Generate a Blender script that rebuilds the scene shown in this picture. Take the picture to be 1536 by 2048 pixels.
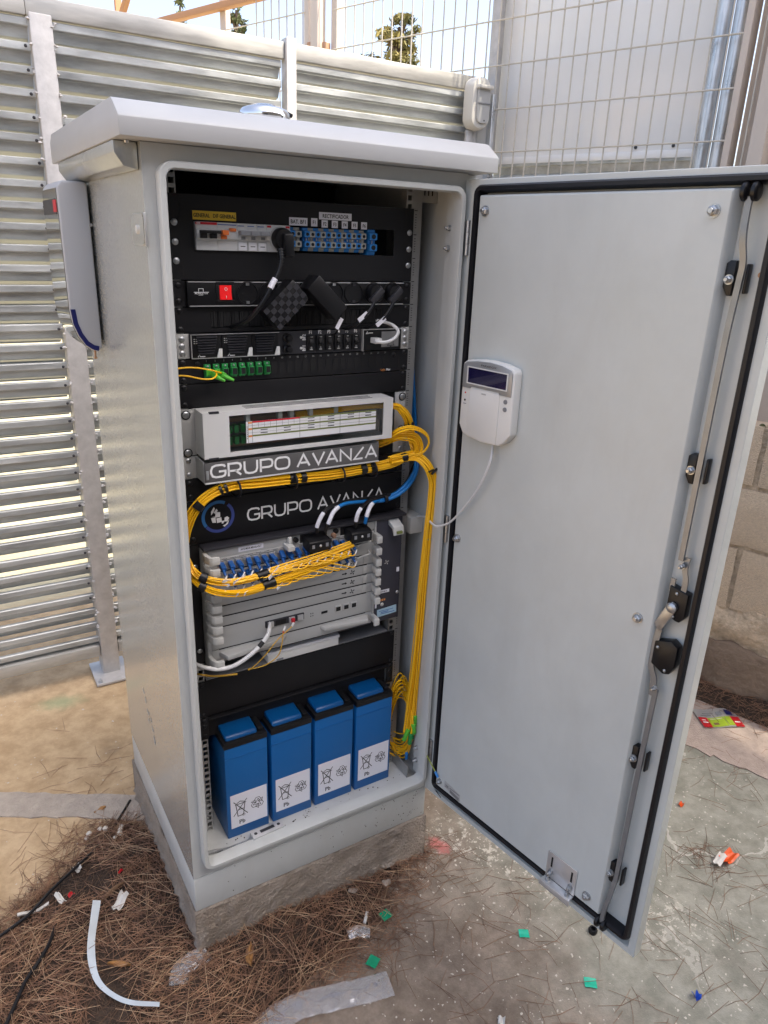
import bpy, bmesh, math, random
import numpy as np
from mathutils import Vector, Matrix
random.seed(7); RNG = np.random.default_rng(11)
SC = bpy.context.scene
for o in list(bpy.data.objects): bpy.data.objects.remove(o)

# ------------------------------------------------------------------ camera
cam = bpy.data.cameras.new('camera'); cam.sensor_fit = 'HORIZONTAL'; cam.sensor_width = 36.0
cam.lens = 1449.4/1536*36; cam.clip_start = 0.02; cam.clip_end = 600
cam_ob = bpy.data.objects.new('camera', cam); SC.collection.objects.link(cam_ob); SC.camera = cam_ob
CAMR = ((0.85597, -0.51578, 0.03606), (-0.15126, -0.31625, -0.93653), (0.49445, 0.79618, -0.34871))
r0, r1, r2 = (Vector(r).normalized() for r in CAMR)
cam_ob.matrix_world = Matrix(((r0.x, -r1.x, -r2.x, -0.6007), (r0.y, -r1.y, -r2.y, -1.2901), (r0.z, -r1.z, -r2.z, 1.5241), (0, 0, 0, 1)))

# ------------------------------------------------------------------ sky, sun, exposure
SUN_L = Vector((-0.70, 1.0, -2.1)).normalized()          # direction the sunlight travels
SUN_EL = math.asin(-SUN_L.z); SUN_AZ = math.atan2(-SUN_L.x, -SUN_L.y)   # azimuth of the sun, from +Y towards +X
W = bpy.data.worlds.new('World'); SC.world = W; W.use_nodes = True
wn = W.node_tree.nodes; wl = W.node_tree.links; wn.clear()
sky = wn.new('ShaderNodeTexSky'); sky.sky_type = 'NISHITA'; sky.sun_disc = False
sky.sun_elevation = SUN_EL; sky.sun_rotation = SUN_AZ; sky.air_density = 0.75; sky.dust_density = 4.0; sky.ozone_density = 0.4
bg = wn.new('ShaderNodeBackground'); bg.inputs['Strength'].default_value = 0.15
wo = wn.new('ShaderNodeOutputWorld'); hs = wn.new('ShaderNodeHueSaturation'); hs.inputs['Saturation'].default_value = 0.80; hs.inputs['Value'].default_value = 1.08; wl.new(sky.outputs[0], hs.inputs['Color']); wl.new(hs.outputs[0], bg.inputs[0]); wl.new(bg.outputs[0], wo.inputs[0])
sun = bpy.data.lights.new('sun', 'SUN'); sun.energy = 2.6; sun.angle = math.radians(0.55); sun.color = (1.0, 0.90, 0.74)
sun_ob = bpy.data.objects.new('sun', sun); SC.collection.objects.link(sun_ob)
sun_ob.rotation_euler = SUN_L.to_track_quat('-Z', 'Y').to_euler(); sun_ob.location = (4, -5, 10)
SC.view_settings.view_transform = 'Standard'; SC.view_settings.look = 'None'
SC.view_settings.exposure = 1.56; SC.view_settings.gamma = 1.0; SC.view_settings.use_curve_mapping = False

# ------------------------------------------------------------------ materials
MATS = {}
def lin(c):
    return tuple(((v/12.92) if v <= 0.04045 else ((v+0.055)/1.055)**2.4) for v in c)
def mat(name, col, rough=0.5, metal=0.0, var=0.0, vscale=8.0, bump=0.0, bscale=60.0, stretch=None, spec=0.5,
        trans=0.0, alpha=1.0, emit=None, col2=None, rvar=0.0, coat=0.0, detail=6.0):
    if name in MATS: return MATS[name]
    m = bpy.data.materials.new(name); m.use_nodes = True
    nt = m.node_tree; N = nt.nodes; L = nt.links; b = N['Principled BSDF']
    b.inputs['Base Color'].default_value = (*col, 1); b.inputs['Roughness'].default_value = rough
    b.inputs['Metallic'].default_value = metal; b.inputs['Specular IOR Level'].default_value = spec
    if trans: b.inputs['Transmission Weight'].default_value = trans
    if coat: b.inputs['Coat Weight'].default_value = coat
    if alpha < 1: b.inputs['Alpha'].default_value = alpha
    if emit: b.inputs['Emission Color'].default_value = (*emit[:3], 1); b.inputs['Emission Strength'].default_value = emit[3]
    tc = None
    def coords():
        nonlocal tc
        if tc is None:
            tc = N.new('ShaderNodeNewGeometry')
            if stretch:
                mp = N.new('ShaderNodeMapping'); mp.inputs['Scale'].default_value = stretch
                L.new(tc.outputs['Position'], mp.inputs[0]); tc = mp; tc_out = mp.outputs[0]
        return tc.outputs[0] if tc.bl_idname == 'ShaderNodeMapping' else tc.outputs['Position']
    if var or rvar or col2:
        nz = N.new('ShaderNodeTexNoise'); nz.inputs['Scale'].default_value = vscale; nz.inputs['Detail'].default_value = detail
        nz.inputs['Roughness'].default_value = 0.62
        L.new(coords(), nz.inputs['Vector'])
        if var or col2:
            rp = N.new('ShaderNodeValToRGB')
            rp.color_ramp.elements[0].position = 0.3; rp.color_ramp.elements[1].position = 0.7
            c2 = col2 if col2 else tuple(min(1, c*(1+var)) for c in col)
            c1 = col if col2 else tuple(c*(1-var) for c in col)
            rp.color_ramp.elements[0].color = (*c1, 1); rp.color_ramp.elements[1].color = (*c2, 1)
            L.new(nz.outputs['Fac'], rp.inputs[0]); L.new(rp.outputs[0], b.inputs['Base Color'])
        if rvar:
            mr = N.new('ShaderNodeMapRange'); mr.inputs['To Min'].default_value = max(0.02, rough-rvar); mr.inputs['To Max'].default_value = min(1, rough+rvar)
            mr.inputs['From Min'].default_value = 0.3; mr.inputs['From Max'].default_value = 0.7
            L.new(nz.outputs['Fac'], mr.inputs[0]); L.new(mr.outputs[0], b.inputs['Roughness'])
    if bump:
        nb = N.new('ShaderNodeTexNoise'); nb.inputs['Scale'].default_value = bscale; nb.inputs['Detail'].default_value = 4
        L.new(coords(), nb.inputs['Vector'])
        bp = N.new('ShaderNodeBump'); bp.inputs['Strength'].default_value = bump; bp.inputs['Distance'].default_value = 0.01
        L.new(nb.outputs['Fac'], bp.inputs['Height']); L.new(bp.outputs[0], b.inputs['Normal'])
    MATS[name] = m; return m

mat('paint', (0.49, 0.505, 0.495), 0.42, var=0.04, vscale=9, bump=0.012, bscale=900)
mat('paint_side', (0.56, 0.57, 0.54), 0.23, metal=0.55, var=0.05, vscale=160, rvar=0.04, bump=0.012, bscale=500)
mat('paint_roof', (0.43, 0.435, 0.44), 0.40, var=0.04, vscale=4, bump=0.015, bscale=700)
mat('paint_floor', (0.47, 0.48, 0.475), 0.5, var=0.10, vscale=14, bump=0.02, bscale=300)
mat('door_paint', (0.545, 0.570, 0.555), 0.36, var=0.05, vscale=6, rvar=0.08, bump=0.008, bscale=900, detail=9)
mat('black', (0.0100, 0.0098, 0.0115), 0.45, rvar=0.06, vscale=20, spec=0.3)
mat('black_plastic', (0.008, 0.008, 0.0095), 0.36, spec=0.35)
mat('black_matte', (0.008, 0.008, 0.009), 0.8)
mat('rubber', (0.007, 0.007, 0.010), 0.42, spec=0.35, bump=0.05, bscale=120)
mat('dark_grey', (0.026, 0.026, 0.032), 0.45)
mat('void', (0.004, 0.004, 0.005), 0.7)
mat('zinc', (0.46, 0.47, 0.48), 0.36, metal=0.9, var=0.10, vscale=60, rvar=0.1)
mat('rod_steel', (0.24, 0.25, 0.26), 0.34, metal=0.45, var=0.08, vscale=50)
mat('rail', (0.42, 0.42, 0.41), 0.42, metal=0.7, var=0.08, vscale=40)
mat('chrome', (0.75, 0.75, 0.75), 0.12, metal=1.0)
mat('mirror', (0.70, 0.71, 0.70), 0.03, metal=1.0)
mat('galv', (0.44, 0.455, 0.45), 0.42, metal=0.4, var=0.34, vscale=14, stretch=(0.35, 1, 1.6), rvar=0.12, bump=0.05, bscale=60, detail=8)
mat('galv_lip', (0.47, 0.46, 0.43), 0.48, metal=0.35, var=0.22, vscale=22, stretch=(0.25, 1, 1.3), rvar=0.12, bump=0.05, bscale=80, detail=8)
mat('galv_post', (0.50, 0.485, 0.47), 0.5, metal=0.3, var=0.14, vscale=26, bump=0.12, bscale=45, detail=8)
mat('galv_tube', (0.58, 0.60, 0.62), 0.35, metal=0.85, var=0.3, vscale=40, stretch=(1, 1, 0.25), rvar=0.12, detail=9)
mat('wire_paint', (0.54, 0.50, 0.43), 0.5, var=0.12, vscale=30)
mat('sheet', (0.82, 0.82, 0.81), 0.16, var=0.03, vscale=3)
mat('beige', (0.58, 0.50, 0.43), 0.6, var=0.05, vscale=5)
mat('rust_beige', (0.44, 0.25, 0.15), 0.7, var=0.2, vscale=9)
mat('white_plastic', (0.72, 0.72, 0.70), 0.38)
mat('cream_plastic', (0.60, 0.58, 0.53), 0.45)
mat('siren_plastic', (0.40, 0.41, 0.43), 0.42)
mat('navy', (0.008, 0.012, 0.10), 0.3)
mat('light_grey', (0.42, 0.42, 0.41), 0.5)
mat('module_grey', (0.62, 0.62, 0.61), 0.42)
mat('olt_grey', (0.45, 0.455, 0.45), 0.45, metal=0.2, var=0.03, vscale=6)
mat('olt_handle', (0.50, 0.50, 0.48), 0.5)
mat('olt_fan', (0.040, 0.040, 0.055), 0.45)
mat('silver', (0.62, 0.62, 0.62), 0.3, metal=0.6)
mat('label_silver', (0.17, 0.165, 0.165), 0.35, metal=0.5)
mat('yellow_label', (0.78, 0.52, 0.04), 0.45)
mat('white_label', (0.72, 0.72, 0.78), 0.45)
mat('paper', (0.74, 0.74, 0.76), 0.7)
mat('ink', (0.012, 0.012, 0.014), 0.6)
mat('white_ink', (0.80, 0.80, 0.80), 0.5)
mat('red_ink', (0.55, 0.015, 0.03), 0.5)
mat('blue_ink', (0.02, 0.09, 0.35), 0.5)
mat('olive_ink', (0.16, 0.19, 0.05), 0.6)
mat('orange_ink', (0.70, 0.28, 0.08), 0.6)
mat('orange_plastic', (0.72, 0.16, 0.03), 0.4)
mat('grey_plastic', (0.22, 0.225, 0.24), 0.45)
mat('red_switch', (0.62, 0.008, 0.012), 0.25, emit=(0.9, 0.02, 0.02, 0.12))
mat('terminal_blue', (0.02, 0.20, 0.55), 0.4)
mat('terminal_grey', (0.36, 0.355, 0.32), 0.5)
mat('green', (0.02, 0.26, 0.06), 0.4)
mat('green_lime', (0.10, 0.48, 0.04), 0.4)
mat('fibre', (0.90, 0.50, 0.006), 0.42)
mat('fibre_dull', (0.62, 0.36, 0.03), 0.42)
mat('blue_cable', (0.005, 0.17, 0.50), 0.38)
mat('lc_blue', (0.007, 0.075, 0.27), 0.4)
mat('white_cable', (0.66, 0.66, 0.66), 0.4)
mat('battery_blue', (0.003, 0.105, 0.33), 0.42, bump=0.02, bscale=200)
mat('battery_blue_lid', (0.002, 0.065, 0.21), 0.30, spec=0.35)
mat('ring_blue', (0.03, 0.17, 0.45), 0.4)
mat('ring_indigo', (0.045, 0.07, 0.28), 0.4)
mat('lcd', (0.008, 0.006, 0.045), 0.12, coat=0.5)
mat('lcd_grey', (0.20, 0.20, 0.20), 0.3)
mat('silver_plastic', (0.34, 0.35, 0.36), 0.35, metal=0.35)
mat('earth_green', (0.25, 0.30, 0.05), 0.5)
mat('brown_paint', (0.46, 0.24, 0.12), 0.6)
def glass_mat(name, col, rough, a):
    m = bpy.data.materials.new(name); m.use_nodes = True; N = m.node_tree.nodes; L = m.node_tree.links
    N.remove(N['Principled BSDF']); out = N['Material Output']
    t = N.new('ShaderNodeBsdfTransparent'); t.inputs[0].default_value = (*col, 1)
    g = N.new('ShaderNodeBsdfGlossy'); g.inputs['Roughness'].default_value = rough; g.inputs[0].default_value = (1, 1, 1, 1)
    f = N.new('ShaderNodeFresnel'); f.inputs[0].default_value = 1.3
    ad = N.new('ShaderNodeMath'); ad.operation = 'ADD'; ad.inputs[1].default_value = a; L.new(f.outputs[0], ad.inputs[0])
    mx = N.new('ShaderNodeMixShader'); L.new(ad.outputs[0], mx.inputs[0]); L.new(t.outputs[0], mx.inputs[1]); L.new(g.outputs[0], mx.inputs[2])
    L.new(mx.outputs[0], out.inputs[0]); MATS[name] = m
glass_mat('pane', (0.93, 0.94, 0.93), 0.04, 0.02)
glass_mat('film', (0.96, 0.96, 0.97), 0.14, 0.08)
def add_milk(name, a):
    m = MATS[name]; N = m.node_tree.nodes; L = m.node_tree.links; out = N['Material Output']; src = out.inputs[0].links[0].from_socket
    d = N.new('ShaderNodeBsdfDiffuse'); d.inputs[0].default_value = (0.8, 0.8, 0.82, 1); mx = N.new('ShaderNodeMixShader'); mx.inputs[0].default_value = a
    L.new(src, mx.inputs[1]); L.new(d.outputs[0], mx.inputs[2]); L.new(mx.outputs[0], out.inputs[0])
add_milk('film', 0.16)
glass_mat('clear_plate', (0.96, 0.96, 0.95), 0.2, 0.02)

def smudge(name, amt, streak):                           # faint wiped-dust streaks on big painted sheets
    m = MATS[name]; N = m.node_tree.nodes; L = m.node_tree.links; b = N['Principled BSDF']; src = b.inputs['Base Color'].links[0].from_socket
    g = N.new('ShaderNodeNewGeometry'); mp = N.new('ShaderNodeMapping'); mp.inputs['Scale'].default_value = streak; L.new(g.outputs['Position'], mp.inputs[0])
    n = N.new('ShaderNodeTexNoise'); n.inputs['Scale'].default_value = 9; n.inputs['Detail'].default_value = 10; n.inputs['Roughness'].default_value = 0.7; n.inputs['Distortion'].default_value = 0.6; L.new(mp.outputs[0], n.inputs['Vector'])
    r = N.new('ShaderNodeValToRGB'); r.color_ramp.elements[0].position = 0.46; r.color_ramp.elements[1].position = 0.72; L.new(n.outputs['Fac'], r.inputs[0])
    k = N.new('ShaderNodeMath'); k.operation = 'MULTIPLY'; k.inputs[1].default_value = amt; L.new(r.outputs[0], k.inputs[0])
    mx = N.new('ShaderNodeMixRGB'); L.new(k.outputs[0], mx.inputs[0]); L.new(src, mx.inputs[1]); mx.inputs[2].default_value = (0.36, 0.34, 0.30, 1); L.new(mx.outputs[0], b.inputs['Base Color'])
smudge('door_paint', 0.14, (1, 1, 0.35)); smudge('paint', 0.25, (1, 1, 0.5)); smudge('paint_side', 0.18, (1, 0.6, 0.5)); smudge('paint_roof', 0.2, (0.5, 1, 1))

# ------------------------------------------------------------------ mesh helpers
class MB:
    def __init__(s, tf=None): s.v = []; s.f = []; s.tf = tf; s.n = 0
    def add(s, V, F):
        V = np.asarray(V, float).reshape(-1, 3)
        if s.tf is not None: V = s.tf(V)
        s.v.append(V); s.f += [[i+s.n for i in q] for q in F]; s.n += len(V); return s
    def box(s, x0, x1, y0, y1, z0, z1):
        V = [(x0,y0,z0),(x1,y0,z0),(x1,y1,z0),(x0,y1,z0),(x0,y0,z1),(x1,y0,z1),(x1,y1,z1),(x0,y1,z1)]
        return s.add(V, [(0,3,2,1),(4,5,6,7),(0,1,5,4),(1,2,6,5),(2,3,7,6),(3,0,4,7)])
    def obox(s, c, ax, ay, az, sx, sy, sz):
        c = np.array(c, float); ax, ay, az = (np.array(a, float)/np.linalg.norm(a) for a in (ax, ay, az)); V = []
        for k in (-1, 1):
            for (i, j) in ((-1,-1),(1,-1),(1,1),(-1,1)): V.append(c+ax*i*sx/2+ay*j*sy/2+az*k*sz/2)
        return s.add(V, [(0,3,2,1),(4,5,6,7),(0,1,5,4),(1,2,6,5),(2,3,7,6),(3,0,4,7)])
    def prism(s, poly, vec):
        P = np.asarray(poly, float); n = len(P); V = np.concatenate([P, P+np.asarray(vec, float)])
        return s.add(V, [tuple(range(n))[::-1], tuple(range(n, 2*n))] + [(i, (i+1) % n, n+(i+1) % n, n+i) for i in range(n)])
    def tube(s, path, r, n=8, cap=True):
        P = np.asarray(path, float); m = len(P); r = np.broadcast_to(np.asarray(r, float), (m,))
        T = np.gradient(P, axis=0); T /= np.linalg.norm(T, axis=1)[:, None]+1e-12
        u = np.cross(T[0], (0.12, 0.31, 0.94)); u /= np.linalg.norm(u)+1e-12; V = []
        a = np.arange(n)*2*np.pi/n
        for i in range(m):
            u = u-T[i]*np.dot(u, T[i]); u /= np.linalg.norm(u)+1e-12; w = np.cross(T[i], u)
            V.append(P[i]+r[i]*(np.cos(a)[:, None]*u+np.sin(a)[:, None]*w))
        F = [(i*n+j, i*n+(j+1) % n, (i+1)*n+(j+1) % n, (i+1)*n+j) for i in range(m-1) for j in range(n)]
        if cap: F += [tuple(range(n))[::-1], tuple(range((m-1)*n, m*n))]
        return s.add(np.concatenate(V), F)
    def cyl(s, p0, p1, r, n=16, r1=None): return s.tube([p0, p1], [r, r if r1 is None else r1], n)
    def lathe(s, c, ax, prof, n=24):
        c = np.array(c, float); ax = np.array(ax, float)/np.linalg.norm(ax)
        u = np.cross(ax, (0.3, 0.9, 0.2)); u /= np.linalg.norm(u); w = np.cross(ax, u); a = np.arange(n)*2*np.pi/n
        V = [c+ax*h+r*(np.cos(a)[:, None]*u+np.sin(a)[:, None]*w) for r, h in prof]; m = len(prof)
        F = [(i*n+j, i*n+(j+1) % n, (i+1)*n+(j+1) % n, (i+1)*n+j) for i in range(m-1) for j in range(n)]
        F += [tuple(range(n))[::-1], tuple(range((m-1)*n, m*n))]
        return s.add(np.concatenate(V), F)
    def loops(s, L, close=True):                      # bridge a list of equal-length closed loops
        n = len(L[0]); m = len(L); V = np.concatenate([np.asarray(l, float) for l in L])
        k = m if close else m-1
        return s.add(V, [(i*n+j, i*n+(j+1) % n, ((i+1) % m)*n+(j+1) % n, ((i+1) % m)*n+j) for i in range(k) for j in range(n)])
    def stroke(s, pts, wd, O, u, v, nrm, th=0.0004, closed=False):   # flat ribbon drawn on a plane
        O, u, v, nrm = (np.array(a, float) for a in (O, u, v, nrm)); P = np.asarray(pts, float); n = len(P)
        L = []; R = []
        for i in range(n):
            if closed: a, b = P[i-1], P[(i+1) % n]
            else: a, b = P[max(i-1, 0)], P[min(i+1, n-1)]
            d0 = P[i]-P[i-1] if (i > 0 or closed) else P[1]-P[0]
            d1 = P[(i+1) % n]-P[i] if (i < n-1 or closed) else d0
            d0 = d0/(np.linalg.norm(d0)+1e-9); d1 = d1/(np.linalg.norm(d1)+1e-9)
            t = d0+d1; t /= np.linalg.norm(t)+1e-9; q = np.array([-t[1], t[0]]); sc = 1/max(0.5, abs(np.dot(q, [-d1[1], d1[0]])))
            L.append(P[i]+q*wd/2*sc); R.append(P[i]-q*wd/2*sc)
        to = lambda A: O+np.outer(np.array(A)[:, 0], u)+np.outer(np.array(A)[:, 1], v)+nrm*th
        V = np.concatenate([to(L), to(R)]); m = n if closed else n-1
        flip = np.dot(np.cross(u, v), nrm) > 0
        F = [((i, n+i, n+(i+1) % n, (i+1) % n) if flip else (i, (i+1) % n, n+(i+1) % n, n+i)) for i in range(m)]
        return s.add(V, F)
    def quad(s, a, b, c, d): return s.add([a, b, c, d], [(0, 1, 2, 3)])

def rrect(x0, x1, z0, z1, r, seg=5):
    out = []
    for cx, cz, a0 in ((x1-r, z0+r, -90), (x1-r, z1-r, 0), (x0+r, z1-r, 90), (x0+r, z0+r, 180)):
        for i in range(seg+1):
            a = math.radians(a0+90*i/seg); out.append((cx+r*math.cos(a), cz+r*math.sin(a)))
    return out
def smooth_path(pts, k=8):
    P = np.asarray(pts, float); P = np.vstack([2*P[0]-P[1], P, 2*P[-1]-P[-2]]); out = []
    for i in range(1, len(P)-2):
        for j in range(k):
            t = j/k; a, b, c, d = P[i-1], P[i], P[i+1], P[i+2]
            out.append(0.5*((2*b)+(c-a)*t+(2*a-5*b+4*c-d)*t*t+(-a+3*b-3*c+d)*t**3))
    out.append(P[-2]); return np.array(out)
WL = {}                                                # world location of every object
def setp(o, label=None, cat=None, group=None, kind=None):
    if label: o['label'] = label
    if cat: o['category'] = cat
    if group: o['group'] = group
    if kind: o['kind'] = kind
def thing(name, label, cat, loc=(0, 0, 0), group=None):
    o = bpy.data.objects.new(name, None); SC.collection.objects.link(o); o.location = loc; o.empty_display_size = 0.05
    WL[o.name] = np.array(loc, float); setp(o, label, cat, group); return o
def link(name, me, loc, m, parent=None, **kw):
    o = bpy.data.objects.new(name, me); SC.collection.objects.link(o)
    if m is not None and len(me.materials) == 0: me.materials.append(MATS[m] if isinstance(m, str) else m)
    WL[o.name] = np.array(loc, float)
    if parent is not None: o.parent = parent; o.location = Vector(loc)-Vector(WL[parent.name])
    else: o.location = loc
    setp(o, **kw); return o
def ob(name, mb, m, parent=None, bevel=0.0, seg=2, smooth=None, **kw):
    V = np.concatenate(mb.v); c = (V.min(0)+V.max(0))/2
    if parent is None: c[2] = V[:, 2].min()
    me = bpy.data.meshes.new(name); me.from_pydata((V-c).tolist(), [], mb.f); me.update()
    if bevel:
        bm = bmesh.new(); bm.from_mesh(me)
        bmesh.ops.recalc_face_normals(bm, faces=bm.faces)
        ed = [e for e in bm.edges if len(e.link_faces) == 2 and e.calc_face_angle(0) > 0.5]
        bmesh.ops.bevel(bm, geom=ed, offset=bevel, segments=seg, profile=0.5, affect='EDGES', clamp_overlap=True)
        bm.to_mesh(me); bm.free()
    if smooth is None: smooth = bevel > 0
    if smooth:
        me.polygons.foreach_set('use_smooth', [True]*len(me.polygons)); me.set_sharp_from_angle(angle=math.radians(38))
    return link(name, me, c, m, parent, **kw)
def share(src, loc, parent=None, name=None, **kw):      # copy of a single mesh object that shares its mesh
    o = src.copy(); SC.collection.objects.link(o)
    if name: o.name = name
    for k in ('label', 'category', 'group'):
        if k in o and parent is not None: del o[k]
    WL[o.name] = np.array(loc, float); o.parent = parent
    o.location = Vector(loc)-(Vector(WL[parent.name]) if parent is not None else Vector((0, 0, 0)))
    setp(o, **kw); return o
def text(name, s, size, O, u, v, m, parent, sx=1.0, align='LEFT', th=0.0005, bold=0.0, **kw):
    cu = bpy.data.curves.new('t', 'FONT'); cu.body = s; cu.size = 1.0; cu.align_x = align; cu.align_y = 'CENTER'; cu.resolution_u = 2
    if bold: cu.offset = bold
    to = bpy.data.objects.new('t', cu); SC.collection.objects.link(to)
    bpy.context.view_layer.update()
    me = bpy.data.meshes.new_from_object(to.evaluated_get(bpy.context.evaluated_depsgraph_get()))
    bpy.data.objects.remove(to); bpy.data.curves.remove(cu)
    u = np.array(u, float); v = np.array(v, float); nrm = np.cross(u, v)
    V = np.array([q.co[:] for q in me.vertices]); O = np.array(O, float)
    Wd = O+np.outer(V[:, 0]*size*sx, u)+np.outer(V[:, 1]*size, v)+nrm*th
    c = Wd.mean(0); me.vertices.foreach_set('co', (Wd-c).ravel()); me.materials.clear(); me.name = name; me.update()
    return link(name, me, c, m, parent, **kw)
X = np.array([1., 0, 0]); Yv = np.array([0, 1., 0]); Z = np.array([0, 0, 1.]); NF = -Yv   # NF: towards the viewer on the rack
def screw(parent, x, y, z, r=0.0042, m='zinc', name='screw', ax=(0, -1, 0)):
    key = ('screw', round(r, 4), m, ax)
    if key in SCREWS:
        return share(SCREWS[key], np.array((x, y, z))+np.array(ax)*0.0012, parent, name)
    mb = MB().lathe((x, y, z), ax, [(r*1.0, 0), (r, 0.0008), (r*0.75, 0.002), (r*0.35, 0.0026)], 14)
    o = ob(name, mb, m, parent, smooth=True); SCREWS[key] = o; return o
SCREWS = {}
def nut(parent, p, ax, r=0.009, m='zinc'):
    mb = MB(); p = np.array(p, float); ax = np.array(ax, float)/np.linalg.norm(ax)
    mb.lathe(p, ax, [(r, 0), (r, 0.0018)], 20); mb.lathe(p+ax*0.0018, ax, [(r*0.78, 0), (r*0.78, 0.005), (r*0.55, 0.0062)], 6)
    mb.lathe(p+ax*0.006, ax, [(r*0.45, 0), (r*0.45, 0.005), (r*0.36, 0.006)], 12)
    return ob('bolt', mb, m, parent)
def zu(k): return 1.58446-0.04445*k
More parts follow.
